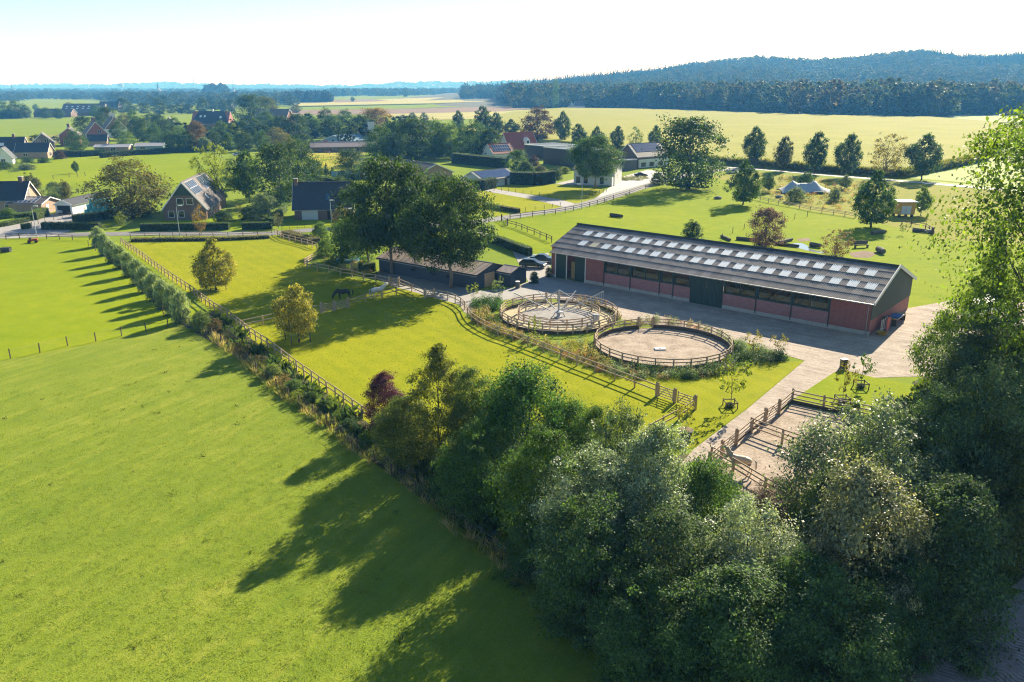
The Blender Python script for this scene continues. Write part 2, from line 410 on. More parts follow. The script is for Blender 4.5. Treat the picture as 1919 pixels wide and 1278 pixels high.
def big(name, x0, x1, y0, y1, z, mat):
    return sheet(name, [(x0, y0, 0), (x1, y0, 0), (x1, y1, 0), (x0, y1, 0)], z, mat, raw=True)
def tread_mat(name):
    m, t, b = base_mat(name); v = objvec(t); mp = N(t, 'ShaderNodeMapping'); mp.inputs['Rotation'].default_value = (0, 0, R(-36)); t.links.new(v, mp.inputs['Vector'])
    s = N(t, 'ShaderNodeSeparateXYZ'); t.links.new(mp.outputs[0], s.inputs[0])
    zig = math_(t, 'ABSOLUTE', math_(t, 'SUBTRACT', math_(t, 'FRACT', math_(t, 'MULTIPLY', s.outputs[1], .75)), .5))
    st = math_(t, 'SINE', math_(t, 'ADD', math_(t, 'MULTIPLY', s.outputs[0], 21.), math_(t, 'MULTIPLY', zig, 14.)))
    st = math_(t, 'MULTIPLY', st, math_(t, 'MULTIPLY', ramp(t, noise(t, .35, 4, .7, v), [(.42, (0, 0, 0)), (.6, (1, 1, 1))]), .28))
    h = math_(t, 'ADD', st, noise(t, 1.6, 6, .75, v))
    t.links.new(ramp(t, h, [(.25, (.16, .135, .13)), (.8, (.36, .31, .30))]), b.inputs['Base Color']); b.inputs['Roughness'].default_value = .95; bump(t, b, h, .9, .12); return m
big('ground', -12000, 12000, -60, 13000, 0, GR_FAR)
# near pastures and lawns
sheet('pasture', [(-500, 1500), (-700, 760), (0, 676), (180, 643), (336, 606), (380, 618), (463, 679), (563, 762), (670, 847), (850, 978), (1100, 1173), (1240, 1285), (1500, 1500)], .010, GR_NEAR)
sheet('meadow', [(-500, 790), (-400, 470), (0, 449), (170, 446), (232, 455), (395, 600), (336, 606), (180, 643), (0, 676)], .014, GR_PADD)
sheet('lawn', [(229, 456), (300, 447), (520, 442), (598, 464), (574, 498), (596, 509), (729, 535), (800, 552), (853, 569), (876, 597), (910, 620), (1050, 675), (1305, 765), (1200, 830), (1000, 900), (760, 850), (698, 799), (557, 698), (402, 585), (263, 483)], .018, GR_LAWN)
sheet('lawn', [(1120, 700), (1250, 690), (1380, 690), (1420, 678), (1506, 677), (1400, 765), (1300, 840), (1240, 840), (1304, 766)], .022, GR_LAWN)
sheet('lawn', [(1484, 750), (1560, 700), (1575, 693), (1640, 708), (1720, 722), (1760, 760), (1610, 780)], .022, GR_PADD)
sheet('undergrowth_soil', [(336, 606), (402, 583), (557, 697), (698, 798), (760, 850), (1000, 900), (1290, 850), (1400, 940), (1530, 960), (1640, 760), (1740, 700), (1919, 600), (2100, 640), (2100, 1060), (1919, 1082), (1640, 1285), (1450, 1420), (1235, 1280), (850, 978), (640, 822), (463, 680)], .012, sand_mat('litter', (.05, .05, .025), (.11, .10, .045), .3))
sheet('paddock', [(925, 417), (952, 411), (1062, 399), (1140, 378), (1240, 342), (1330, 330), (1400, 352), (1500, 392), (1610, 410), (1740, 440), (1770, 450), (2200, 470), (2200, 600), (1700, 580), (1200, 500), (1035, 480), (1000, 472), (935, 446)], .016, GR_PADD)
sheet('garden_meadow', [(1330, 330), (1420, 322), (1560, 334), (1770, 349), (2200, 378), (2200, 470), (1770, 450), (1740, 440), (1610, 410), (1500, 392), (1400, 352)], .016, grass_mat('rough_grass', (.16, .19, .025), (.25, .25, .04), (.33, .29, .09)))
# yard
sheet('sand_yard', [(858, 566), (900, 551), (955, 545), (1030, 518), (1300, 568), (1626, 628), (1700, 578), (1800, 560), (2050, 575), (2050, 690), (1740, 705), (1640, 708), (1575, 692), (1484, 752), (1350, 872), (1240, 910), (1300, 842), (1400, 767), (1508, 676), (1480, 668), (1390, 640), (1240, 610), (1170, 600), (1040, 560), (930, 562), (880, 590), (870, 585)], .020, SAND)
sheet('paddock_sand', [(1483, 756), (1640, 792), (1700, 900), (1560, 1000), (1460, 965), (1400, 930), (1325, 880)], .026, SANDP)
sheet('paved_yard', [(700, 520), (712, 505), (895, 545), (960, 540), (990, 528), (960, 470), (918, 452), (905, 440), (880, 430), (925, 440), (990, 478), (1028, 474), (1034, 519), (1130, 538), (1060, 562), (1000, 556), (955, 560), (900, 575), (865, 572), (820, 560), (735, 536)], .028, PAVE)
# roads
road_a = bez([(-160, 442), (0, 441), (120, 440), (250, 438), (400, 438), (500, 438), (570, 432), (640, 428), (720, 424), (800, 421), (880, 417), (940, 409), (1000, 400), (1060, 391), (1110, 379), (1180, 358), (1240, 340), (1290, 327), (1340, 320), (1390, 316)])
ribbon('road', road_a, 4.6, .040, ASPH)
lane = bez([(1330, 312), (1390, 315), (1470, 321), (1560, 329), (1660, 337), (1770, 346), (1900, 358), (2150, 384)])
ribbon('road', lane, 4.8, .036, ASPHL)
ribbon('road_verge', [(x, y - 6) for x, y in lane], 4.0, .030, GR_PADD)
sheet('driveway', [(20, 447), (100, 443), (175, 420), (215, 402), (140, 398), (75, 402), (0, 418), (-120, 430), (-120, 446)], .044, PAVE)
sheet('driveway', [(1100, 384), (1190, 356), (1240, 341), (1250, 325), (1215, 318), (1170, 330), (1150, 345), (1120, 368)], .032, ASPHL)
sheet('driveway', [(905, 357), (925, 354), (1000, 366), (1050, 374), (1085, 384), (1060, 389), (1000, 374), (930, 362)], .034, PAVE)
sheet('driveway', [(1050, 342), (1075, 336), (1130, 346), (1120, 350), (1040, 345)], .034, PAVE)
sheet('front_garden', [(525, 440), (534, 416), (560, 412), (668, 410), (680, 426), (600, 432)], .036, GR_PADD)
sheet('front_garden', [(265, 432), (300, 415), (470, 398), (520, 414), (515, 433)], .030, GR_PADD)
sheet('front_garden', [(925, 354), (960, 345), (1040, 345), (1120, 352), (1140, 360), (1085, 383), (1010, 366)], .030, GR_LAWN)
sheet('front_garden', [(886, 358), (905, 358), (1000, 374), (1058, 389), (980, 404), (930, 406), (895, 395)], .030, GR_LAWN)
sheet('track', [(1640, 1285), (1919, 1082), (2100, 985), (2500, 1100), (2300, 1500), (1450, 1420)], .016, tread_mat('track_soil'))
# fields beyond
sheet('field', [(-260, 292), (0, 286), (60, 300), (200, 290), (395, 286), (420, 300), (430, 330), (330, 345), (150, 350), (-260, 352)], .05, GR_PADD)
sheet('field', [(-400, 232), (0, 224), (150, 216), (165, 240), (140, 250), (0, 258), (-400, 270)], .06, GR_FAR)
sheet('field', [(0, 259), (140, 251), (130, 268), (0, 277), (-300, 285), (-300, 270)], .07, GR_DRY)
sheet('field', [(40, 190), (230, 191), (300, 193), (290, 203), (150, 212), (60, 215), (50, 200)], .2, GR_FAR)
sheet('field', [(320, 216), (440, 209), (450, 225), (430, 240), (325, 236)], .08, GR_FAR)
sheet('field', [(590, 268), (690, 283), (670, 300), (600, 300), (560, 290)], .05, GR_DRY)
sheet('field', [(575, 287), (665, 286), (668, 312), (590, 318)], .055, grass_mat('weed_flower', (.22, .23, .03), (.36, .33, .05), (.45, .40, .08)))
sheet('field', [(560, 178), (760, 176), (760, 181), (660, 188), (560, 186)], .3, GR_FAR)
sheet('field', [(560, 189), (680, 188), (770, 184), (930, 180), (970, 184), (960, 190), (720, 193), (560, 197)], .25, CROP2)
sheet('field', [(640, 193), (730, 189), (690, 186), (600, 189)], .35, SOIL)
sheet('field', [(540, 200), (700, 196), (980, 190), (985, 195), (760, 204), (540, 207)], .3, GR_FAR)
sheet('field', [(540, 207), (760, 204), (985, 199), (990, 203), (940, 209), (720, 214), (540, 216)], .22, SOIL)
sheet('field', [(720, 214), (940, 209), (1040, 202), (1040, 216), (900, 223), (760, 226)], .2, CROP2)
sheet('field', [(1735, 222), (1770, 217), (1850, 216), (1990, 218), (1990, 229), (1850, 230)], .3, GR_PALE)
sheet('field', [(1700, 333), (1790, 318), (1850, 296), (1960, 285), (2300, 290), (2300, 390), (1900, 356), (1770, 344)], .024, GR_PALE)

# maize: a standing crop 2.6 m high with its edge towards the lane
def crop_block(name, pts, h, mat, label):
    ps = [G(x, y) for x, y in pts]; mb = MB()
    mb.prism([(p.x, p.y, .02) for p in ps], (0, 0, h)); o = mb.build(name, mat); return tag(o, label, kind='stuff')
crop_block('maize', [(1030, 272), (1100, 276), (1240, 290), (1350, 309), (1420, 313), (1560, 325), (1690, 333), (1850, 300), (1930, 245), (1850, 232), (1740, 223), (1600, 221), (1400, 214), (1200, 207), (1055, 205), (960, 213), (900, 226), (860, 250)], 2.4, CROP, 'wide yellowing maize field in front of the forest')
crop_block('crop', [(550, 196), (800, 190), (970, 185), (975, 190), (800, 196), (560, 201)], 2., CROP2, 'distant pale crop strip between the fields')

# wooded hills on the far side
RIDGE = [(840, 163), (930, 161), (1000, 156), (1090, 147), (1200, 137), (1290, 125), (1390, 115), (1430, 118), (1500, 120), (1560, 117), (1640, 109), (1690, 106), (1740, 113), (1800, 115), (1919, 108), (2100, 104), (2400, 112), (2900, 130)]
RX = [((x - CX) / F) for x, y in RIDGE]; RZ = [(HOR - y) / F * 1.06 * 2700 + 29 - 22 for x, y in RIDGE]
def hill(X, Y):
    s = X / max(Y, 1.)
    zr = np.interp(s, RX, RZ, left=0); zr = max(zr, 0)
    a = smooth((Y - 1150.) / 1550.); b = 1 - smooth((Y - 2800.) / 1800.)
    bumps = .5 + .5 * math.sin(X * .0061 + Y * .0043) * math.sin(Y * .0037 - X * .0021 + 1.)
    return zr * a * b * (1 - .30 * bumps * (1 - smooth((Y - 1900) / 800.)))
mb = MB(); nx, ny = 90, 70; xs = np.linspace(-300, 4200, nx); ys = np.linspace(1100, 4700, ny)
for y in ys:
    for x in xs: mb.v.append((x, y, hill(x, y) + .1))
for j in range(ny - 1):
    for i in range(nx - 1): mb.f.append((j * nx + i, j * nx + i + 1, (j + 1) * nx + i + 1, (j + 1) * nx + i))
FORESTM = plain('forest_floor', (.04, .05, .02), .95, .3, .05)
tag(mb.build('hills', FORESTM, smooth_=True), kind='structure')
mb = MB(); n = 160
for j, (Y, zz) in enumerate(((8600, 0), (9800, 1), (10600, 0))):
    for i in range(n):
        x = -8500 + 17000 * i / (n - 1)
        mb.v.append((x, Y, zz * (48 + 14 * math.sin(i * .19) + 10 * math.sin(i * .47 + 1) + 34 * smooth((x + 2600) / 3000) + 5 * math.sin(i * 1.7)) + .5))
for j in range(2):
    for i in range(n - 1): mb.f.append((j * n + i, j * n + i + 1, (j + 1) * n + i + 1, (j + 1) * n + i))
tag(mb.build('hills', FORESTM, smooth_=True), kind='structure')

# air: one closed box of even haze
hz = MB().box((0, 6480, 109.5), (24100, 13200, 223)).build('haze', None) if False else None
mb = MB(); mb.box((0, 6460, 94.), (24300, 13140, 190)); hz = mb.build('haze', plain('haze_air', (1, 1, 1)))
hm = hz.data.materials[0]; t_ = hm.node_tree; t_.nodes.clear()
o_ = t_.nodes.new('ShaderNodeOutputMaterial'); pv = t_.nodes.new('ShaderNodeVolumePrincipled')
pv.inputs['Color'].default_value = (.12, .45, 1.0, 1); pv.inputs['Absorption Color'].default_value = (1, 1, 1, 1); pv.inputs['Density'].default_value = .00023; pv.inputs['Anisotropy'].default_value = .0
t_.links.new(pv.outputs[0], o_.inputs['Volume']); tag(hz, kind='stuff')
hm.cycles.homogeneous_volume = True if hasattr(hm, 'cycles') and hasattr(hm.cycles, 'homogeneous_volume') else None

# ---------------------------------------------------------------- scattered growth (grass, woods): instances on points
def scatter(name, pts, sc, protos, label, rz=True, colors=None, tilt=.12, rng=None, squash=None):
    rng = rng or np.random.default_rng(3); n = len(pts)
    me = bpy.data.meshes.new(name); me.vertices.add(n); me.vertices.foreach_set('co', np.asarray(pts, np.float32).reshape(-1))
    S = np.stack([sc, sc, sc * (squash if squash is not None else 1.)], 1).astype(np.float32)
    a = me.attributes.new('sc', 'FLOAT_VECTOR', 'POINT'); a.data.foreach_set('vector', S.reshape(-1))
    rot = np.stack([rng.normal(0, tilt, n), rng.normal(0, tilt, n), rng.uniform(0, 6.283, n)], 1).astype(np.float32)
    a = me.attributes.new('rt', 'FLOAT_VECTOR', 'POINT'); a.data.foreach_set('vector', rot.reshape(-1))
    a = me.attributes.new('pk', 'INT', 'POINT'); a.data.foreach_set('value', rng.integers(0, len(protos), n).astype(np.int32))
    o = put(name, me); tag(o, label, kind='stuff')
    pc = bpy.data.collections.new(name + '_kinds')
    for i, p in enumerate(protos):
        q = p.copy(); q.name = '%02d_%s' % (i, p.name); pc.objects.link(q)
    g = bpy.data.node_groups.new(name, 'GeometryNodeTree')
    g.interface.new_socket('Geometry', in_out='INPUT', socket_type='NodeSocketGeometry'); g.interface.new_socket('Geometry', in_out='OUTPUT', socket_type='NodeSocketGeometry')
    gi = g.nodes.new('NodeGroupInput'); go = g.nodes.new('NodeGroupOutput'); ip = g.nodes.new('GeometryNodeInstanceOnPoints')
    ci = g.nodes.new('GeometryNodeCollectionInfo'); ci.inputs[0].default_value = pc; ci.inputs[1].default_value = True; ci.inputs[2].default_value = True
    def at(nm, ty):
        x = g.nodes.new('GeometryNodeInputNamedAttribute'); x.data_type = ty; x.inputs[0].default_value = nm; return x.outputs[0]
    er = g.nodes.new('FunctionNodeEulerToRotation')
    g.links.new(gi.outputs[0], ip.inputs['Points']); g.links.new(ci.outputs[0], ip.inputs['Instance']); ip.inputs['Pick Instance'].default_value = True
    g.links.new(at('pk', 'INT'), ip.inputs['Instance Index']); g.links.new(at('rt', 'FLOAT_VECTOR'), er.inputs[0]); g.links.new(er.outputs[0], ip.inputs['Rotation'])
    g.links.new(at('sc', 'FLOAT_VECTOR'), ip.inputs['Scale']); g.links.new(ip.outputs[0], go.inputs[0])
    md = o.modifiers.new('growth', 'NODES'); md.node_group = g
    return o
def loose(name, me, color):
    me = me.copy(); me.materials.clear(); me.materials.append(leaf_mat('leaf_%s_%d' % (name, len(MATS)), .6, .12, .40, color)); return bpy.data.objects.new(name, me)
def inside(P, poly):
    x, y = P[:, 0], P[:, 1]; r = np.zeros(len(P), bool); n = len(poly)
    for i in range(n):
        a, b = poly[i], poly[(i + 1) % n]
        c = ((a[1] > y) != (b[1] > y)) & (x < (b[0] - a[0]) * (y - a[1]) / (b[1] - a[1] + 1e-12) + a[0]); r ^= c
    return r
def fill(poly_px, dens, rng, raw=False):
    pl = [Vector(p) if raw else G(*p) for p in poly_px]; X = [p.x for p in pl]; Y = [p.y for p in pl]
    n = int((max(X) - min(X)) * (max(Y) - min(Y)) * dens)
    P = np.stack([rng.uniform(min(X), max(X), n), rng.uniform(min(Y), max(Y), n)], 1)
    P = P[inside(P, [(p.x, p.y) for p in pl])]
    return np.concatenate([P, np.zeros((len(P), 1))], 1)
# ---------------------------------------------------------------- kinds of tree (unit height, unit width)
proto('round', 'round', .14, .99, 17000, .033, 11, .022, 24, .18, per=34, sig=.22, spray=.10, hole=-.35, hf=17., flat=.6)
proto('round2', 'round', .10, .99, 17000, .033, 12, .020, 20, .20, per=34, sig=.22, spray=.10, hole=-.35, hf=17., flat=.6)
proto('oval', 'oval', .22, .99, 10000, .038, 13, .018, 20, .18, sig=.17)
proto('drop', 'drop', .16, .99, 15000, .028, 14, .016, 30, .14, limbs=14, sig=.17)
proto('spire', 'spire', .04, .99, 7000, .040, 15, .016, 22, .13)
proto('column', 'column', .05, .99, 8000, .034, 16, .016, 20, .22)
proto('shrub', 'shrub', .04, .97, 8000, .044, 17, .018, 20, .20, sig=.17)
proto('sparse', 'round', .22, .99, 4200, .030, 18, .016, 30, .13, limbs=20)
proto('young', 'oval', .38, 1., 520, .060, 19, .010, 9, .16, per=14)
proto('tall', 'round', .34, .99, 40000, .0225, 20, .020, 30, .16, limbs=14, bark=M_BARKL, per=50, sig=.24, spray=.08, hole=-.65, hf=18., flat=.55)
proto('tall2', 'oval', .38, .99, 30000, .0225, 21, .020, 24, .18, limbs=12, bark=M_BARKL, per=50, sig=.24, spray=.08, hole=-.65, hf=18., flat=.55)
proto('near', 'round', .02, .99, 78000, .0190, 22, .014, 40, .14, limbs=24, per=80, mat=M_GLOSS, loose=1.1, sig=.26, upn=.6, spray=.14, hole=-.25, flat=.5)
proto('near2', 'oval', .02, .99, 66000, .0190, 23, .014, 34, .16, limbs=22, per=80, loose=1.1, sig=.26, upn=.5, spray=.14, hole=-.25, flat=.5)
proto('near3', 'drop', .05, .99, 62000, .0165, 24, .012, 50, .11, limbs=26, per=50, loose=1.2, sig=.24, spray=.16, hole=-.25, flat=.5)
proto('near4', 'shrub', .02, .97, 60000, .0200, 25, .012, 34, .15, limbs=18, per=70, mat=M_GLOSS, sig=.26, upn=.6, spray=.12, hole=-.25, flat=.5)
proto('feather', 'round', .02, .99, 62000, .0215, 26, .014, 30, .17, limbs=18, per=90, loose=1.05, sig=.30, spray=.12, hole=-.3, flat=.8)
proto('giant', 'round', .16, .99, 80000, .0135, 27, .016, 46, .12, limbs=40, per=46, loose=1.15, sig=.24, spray=.12, hole=-.02, hf=24., flat=.5)
proto('willow', 'column', .22, 1., 3200, .20, 28, .03, 12, .26, limbs=6, per=26, strand=True)
proto('far', 'round', .08, 1., 1100, .10, 29, .02, 14, .20, limbs=2, sig=.16)
proto('far2', 'round', .05, 1., 1100, .10, 30, .02, 12, .22, limbs=2, sig=.16)
proto('farcon', 'spire', .03, 1., 600, .085, 31, .02, 14, .14, limbs=0)
for k_ in ('near', 'near4'):
    c_ = PROTO[k_][0].copy(); c_.name = 'silver_' + c_.name; PROTO['silver' + k_[4:]] = (c_, PROTO[k_][1])
    PROTO[k_][0].materials.clear(); PROTO[k_][0].materials.append(M_LEAF)
PROTO['near2'][0].materials.clear(); PROTO['near2'][0].materials.append(M_LEAF)
def tree(kind, x, by, ty, wpx, color, label=None, group=None, name='tree', cat='tree', rot=None, B=None, mirror=1):
    B = B or G(x, by); h = height(B, ty); ww = wpx * pxm(B)
    rz = random.uniform(0, 6.28) if rot is None else rot
    cm, tm = PROTO[kind]
    if ww / pxm(B) < 15 and kind in ('far', 'far2', 'farcon'):
        o = put(name, cm, None, B, rz, (ww, ww, h), color); return tag(o, label, cat, group)
    t = thing(name, label, cat, B, rz, group); t.scale = (ww, ww, h)
    put('trunk', tm, t); put('crown', cm, t, color=color); return t
# ---------------------------------------------------------------- buildings
M_PANE = plain('dark_pane', (.02, .026, .032), .06, .2, 1, 0, .8)
M_GREEN = plain('dark_green_steel', (.022, .050, .045), .5, .15, 2)
M_GUTTER = plain('zinc_gutter', (.30, .31, .32), .45, .12, 2, .4)
def face_xf(face, L, D):
    return {'front': lambda a, z, o: (a, -o, z), 'right': lambda a, z, o: (L + o, a, z), 'left': lambda a, z, o: (-o, a, z), 'back': lambda a, z, o: (a, D + o, z)}[face]
def fbox(mb, xf, a0, a1, z0, z1, o0, o1):
    p, q = xf(a0, z0, o0), xf(a1, z1, o1)
    lo = [min(p[i], q[i]) for i in range(3)]; hi = [max(p[i], q[i]) for i in range(3)]
    return mb.box([(lo[i] + hi[i]) / 2 for i in range(3)], [hi[i] - lo[i] for i in range(3)])
def window(t, face, L, D, a, z, w_, h, split=1, fm=None, base=0., fw=.08):
    xf = face_xf(face, L, D); mb = MB(); fm = fm or M_WHITE
    fbox(mb, xf, a, a + w_, z, z + fw, base, base + .07); fbox(mb, xf, a, a + w_, z + h - fw, z + h, base, base + .07)
    for k in range(split + 1):
        c = a + (w_ - fw) * k / split; fbox(mb, xf, c, c + fw, z + fw, z + h - fw, base, base + .065)
    f = mb.build('window', fm, t)
    for k in range(split):
        c = a + (w_ - fw) * k / split + fw; e = a + (w_ - fw) * (k + 1) / split
        fbox(m2 := MB(), xf, c, e, z + fw, z + h - fw, base + .01, base + .03); m2.build('pane', M_PANE, f)
    return f
def door(t, face, L, D, a, w_, h, mat, base=0., z=0.):
    xf = face_xf(face, L, D); mb = MB(); fbox(mb, xf, a, a + w_, z, z + h, base + .01, base + .06)
    d = mb.build('door', mat, t); m2 = MB(); fbox(m2, xf, a + w_ * .85, a + w_ * .92, z + h * .45, z + h * .5, base + .06, base + .10); m2.build('handle', M_GREY, d)
    return d
def house(name, label, O, yaw, L, D, eave, ridge, axis, wm, rm, over=.4, cat='house', group=None, gable=None, trim=None, hip=0., thick=.16, split=.5, gcut=0.):
    """gabled building: x along its front, y away from it; the ridge runs along 'u' (x) or 'v' (y)"""
    t = thing(name, label, cat, O, R(yaw), group); mb = MB()
    W = D if axis == 'u' else L; Ln = L if axis == 'u' else D; rp = W * split
    def P(l, w_, z): return (l, w_, z) if axis == 'u' else (w_, l, z)
    pent = [P(0, 0, 0), P(0, W, 0), P(0, W, eave), P(0, rp, ridge), P(0, 0, eave)]
    mb.prism(pent, Vector(P(Ln, 0, 0))); mb.build('wall', wm, t)
    if gable:
        for l in (-.03, Ln + .03):
            g = MB(); g.prism([P(l - .025, W * gcut / 2 + .02, eave + (ridge - eave) * gcut), P(l - .025, W * (1 - gcut / 2) - .02, eave + (ridge - eave) * gcut), P(l - .025, rp, ridge - .02)], Vector(P(.05, 0, 0))); g.build('gable_boarding', gable, t)
    sl = []
    for w0, sg in ((0, -1), (W, 1)):
        run = abs(rp - w0); rise = ridge - eave; k = rise / run
        lo = (w0 + sg * over, eave - k * over + .02); hi = (rp, ridge + .02)
        h0 = hip
        q = MB(); q.prism([P(-over, lo[0], lo[1]), P(Ln + over, lo[0], lo[1]), P(Ln + over - h0, hi[0], hi[1]), P(-over + h0, hi[0], hi[1])], (0, 0, thick))
        r = q.build('roof', rm, t); sl.append((lo, hi, k, r))
        g = MB(); g.beam(P(-over, lo[0] + sg * .06, lo[1]), P(Ln + over, lo[0] + sg * .06, lo[1]), .11, .11); g.build('gutter', M_GUTTER, t)
        if trim:
            for l in (-over - .035, Ln + over + .035):
                g = MB(); g.beam(P(l, lo[0], lo[1] + .05), P(l, hi[0], hi[1] + .05), .06, .26); g.build('bargeboard', trim, t)
    if hip:
        for l, s in ((-over, 1), (Ln + over, -1)):
            lo0, lo1, hi = sl[0][0], sl[1][0], sl[0][1]
            q = MB(); q.prism([P(l, lo0[0], lo0[1]), P(l, lo1[0], lo1[1]), P(l + s * hip, hi[0], hi[1])], (0, 0, thick)); q.build('roof', rm, t)
    q = MB(); q.beam(P(-over + hip, rp, ridge + thick + .04), P(Ln + over - hip, rp, ridge + thick + .04), .26, .10); q.build('ridge_cap', rm, t)
    t['_P'] = 0; del t['_P']
    def onroof(side, l, s, up=0.):
        lo, hi, k, r = sl[side]; f = s
        y = lo[0] + (hi[0] - lo[0]) * f; z = lo[1] + (hi[1] - lo[1]) * f + thick + up
        return Vector(P(l, y, z))
    return t, onroof
def roof_item(t, onroof, side, name, l0, l1, s0, s1, mat, up=.07, frame=None):
    a, b, c, d = onroof(side, l0, s0), onroof(side, l1, s0), onroof(side, l1, s1), onroof(side, l0, s1)
    mb = MB(); n = (b - a).cross(d - a).normalized(); n = n if n.z > 0 else -n
    mb.prism([p + n * .005 for p in (a, b, c, d)], n * up); o = mb.build(name, mat, t)
    if frame:
        m2 = MB()
        for p, q in ((a, b), (b, c), (c, d), (d, a)): m2.beam(p + n * (up + .01), q + n * (up + .01), .07, .05, n)
        m2.build('frame', frame, o)
    return o
def solar(t, onroof, side, l0, s0, cols, rows, w_=1.0, hs=.3, gap=.03):
    for i in range(cols):
        for j in range(rows):
            roof_item(t, onroof, side, 'solar_panel', l0 + i * w_ + gap, l0 + (i + 1) * w_, s0 + j * hs + .006, s0 + (j + 1) * hs, M_SOLAR, .06, M_GREY if cols * rows < 30 else None)
def chimney(t, x, y, z0, z1, w_=.7, mat=None, cap=True):
    mb = MB().box((x, y, (z0 + z1) / 2), (w_, w_, z1 - z0)); c = mb.build('chimney', mat or M_BRICKD, t)
    if cap: MB().box((x, y, z1 + .06), (w_ + .16, w_ + .16, .115)).build('chimney_cap', M_CONC, c)
    return c

# ----- the long riding hall
FL = G(1033.8, 518); BL, BD, BE, BR_ = 49.1, 16.4, 4.25, 7.25; byaw = math.atan2(93.05 - 125.04, 43.54 - 6.37)
U = Vector((math.cos(byaw), math.sin(byaw), 0)); V = Vector((-math.sin(byaw), math.cos(byaw), 0))
def ub(px, z=2.):
    lo, hi = -8., 60.
    for _ in range(50):
        m = (lo + hi) / 2
        if PX(FL + U * m + Vector((0, 0, z)))[0] < px: lo = m
        else: hi = m
    return lo
x2 = lambda v: ub(1000 + v / 5.325); x3 = lambda v: ub(1340 + v / 5.05)
barn = thing('riding_hall', 'long red brick riding hall under a corrugated roof with two rows of skylights', 'barn', FL, byaw)
M_BRICKP = rows_mat('washed_brick', (.36, .145, .15), .13, bricks=True)
def bx(name, x0, x1, y0, y1, z0, z1, mat, par=None): return MB().box(((x0 + x1) / 2, (y0 + y1) / 2, (z0 + z1) / 2), (x1 - x0, y1 - y0, z1 - z0)).build(name, mat, par or barn)
d0, d1, dm, dn = x2(220), x2(517), x2(330), x2(408)
w = [x2(703), x2(965), x2(1258), x2(1392), x2(1560)]; gd0, gd1 = x2(1562), x2(1890)
v3 = [x3(75), x3(388), x3(722), x3(1078)]
PL = .5
bx('wall', 0, d0, 0, .3, PL, BE, M_BRICK); bx('wall', d1, w[0], 0, .3, PL, BE, M_BRICK); bx('wall', v3[3], BL, 0, .3, PL, BE, M_BRICK)
bx('plinth', 0, d0, -.04, .3, 0, PL, M_CONC); bx('plinth', d1, gd0, -.04, .3, 0, PL, M_CONC); bx('plinth', gd1, BL + .04, -.04, .3, 0, PL, M_CONC)
for a, b in zip(w[:-1], w[1:]): bx('wall', a + .01, b - .01, .02, .3, PL, 2.1, M_BRICKP)
for a, b in zip(v3[:-1], v3[1:]): bx('wall', a + .01, b - .01, .02, .3, PL, 2.1, M_BRICKP)
bx('eave_beam', w[0], gd0, .02, .3, 3.95, BE, M_GREEN); bx('eave_beam', gd1, v3[3], .02, .3, 3.95, BE, M_GREEN); bx('eave_beam', d0, d1, .02, .3, 4.0, BE, M_GREEN)
M_MESH = glass_mat('tinted_pane', (.30, .36, .33), .55)
def bay(a, b, mull):
    mb = MB()
    for z0, z1 in ((2.1, 2.32), (3.83, 3.95)): mb.box(((a + b) / 2, .12, (z0 + z1) / 2), (b - a - .02, .2, z1 - z0))
    n = mull + 1
    for k in range(n + 1):
        x = a + (b - a) * k / n; ww = .26 if k in (0, n) else .10; x = min(max(x, a + ww / 2 + .01), b - ww / 2 - .01)
        mb.box((x, .12, 3.075), (ww, .16, 1.51))
    f = mb.build('window', M_GREEN, barn)
    for k in range(n):
        p = a + (b - a) * k / n + .08; q = a + (b - a) * (k + 1) / n - .08
        MB().box(((p + q) / 2, .14, 3.075), (q - p, .015, 1.51)).build('pane', M_MESH, f)
for (a, b), m_ in zip(zip(w[:-1], w[1:]), (1, 1, 0, 0)): bay(a, b, m_)
for a, b in zip(v3[:-1], v3[1:]): bay(a, b, 1)
for x in (w[0], w[1], w[2], w[3], v3[1], v3[2], v3[3]):
    MB().box((x, -.03, BE / 2 + .1), (.12, .10, BE - .2)).build('post', M_GREEN, barn)
# doors
fr = MB()
for x in (d0, dm, d1): fr.box((x, -.03, 1.98), (.13, .12, 3.96))
fr.box(((d0 + d1) / 2, -.03, 4.03), (d1 - d0 + .13, .12, .13)); fr.build('door_frame', M_WHITE, barn)
def ribbed(name, x0, x1, z0, z1, y, mat, step=.22):
    mb = MB(); n = max(2, int((x1 - x0) / step)); vs = []
    for i in range(2 * n + 1):
        x = x0 + (x1 - x0) * i / (2 * n); o = -.035 if i % 2 else 0
        vs += [(x, y + o, z0), (x, y + o, z1)]
    mb.add(vs, [(2 * i, 2 * i + 2, 2 * i + 3, 2 * i + 1) for i in range(2 * n)]); mb.add([(x0, y + .06, z0), (x1, y + .06, z0), (x1, y + .06, z1), (x0, y + .06, z1)], [(0, 1, 2, 3)])
    return mb.build(name, mat, barn)
ribbed('door', d0 + .08, dm - .08, .05, 3.95, .02, M_GREEN); ribbed('door', dn, d1 - .08, .05, 3.95, .10, M_GREEN)
gm = (gd0 + gd1) / 2
ribbed('door', gd0 + .03, gm - .02, .05, 4.1, -.02, M_GREEN); ribbed('door', gm + .02, gd1 - .03, .05, 4.1, -.02, M_GREEN)
MB().box(((gd0 + gd1) / 2, -.12, 4.15), (gd1 - gd0 + .4, .1, .14)).build('door_rail', M_GREEN, barn)
for i in range(4):
    for j in range(3): bx('hay_bale', dm + .25, dn + .6, .9 + i * 1.0, 1.85 + i * 1.0, .03 + j * .9, .9 + j * .9, plain('hay', (.42, .31, .12), .95, .35, 6)) if i == 0 else None
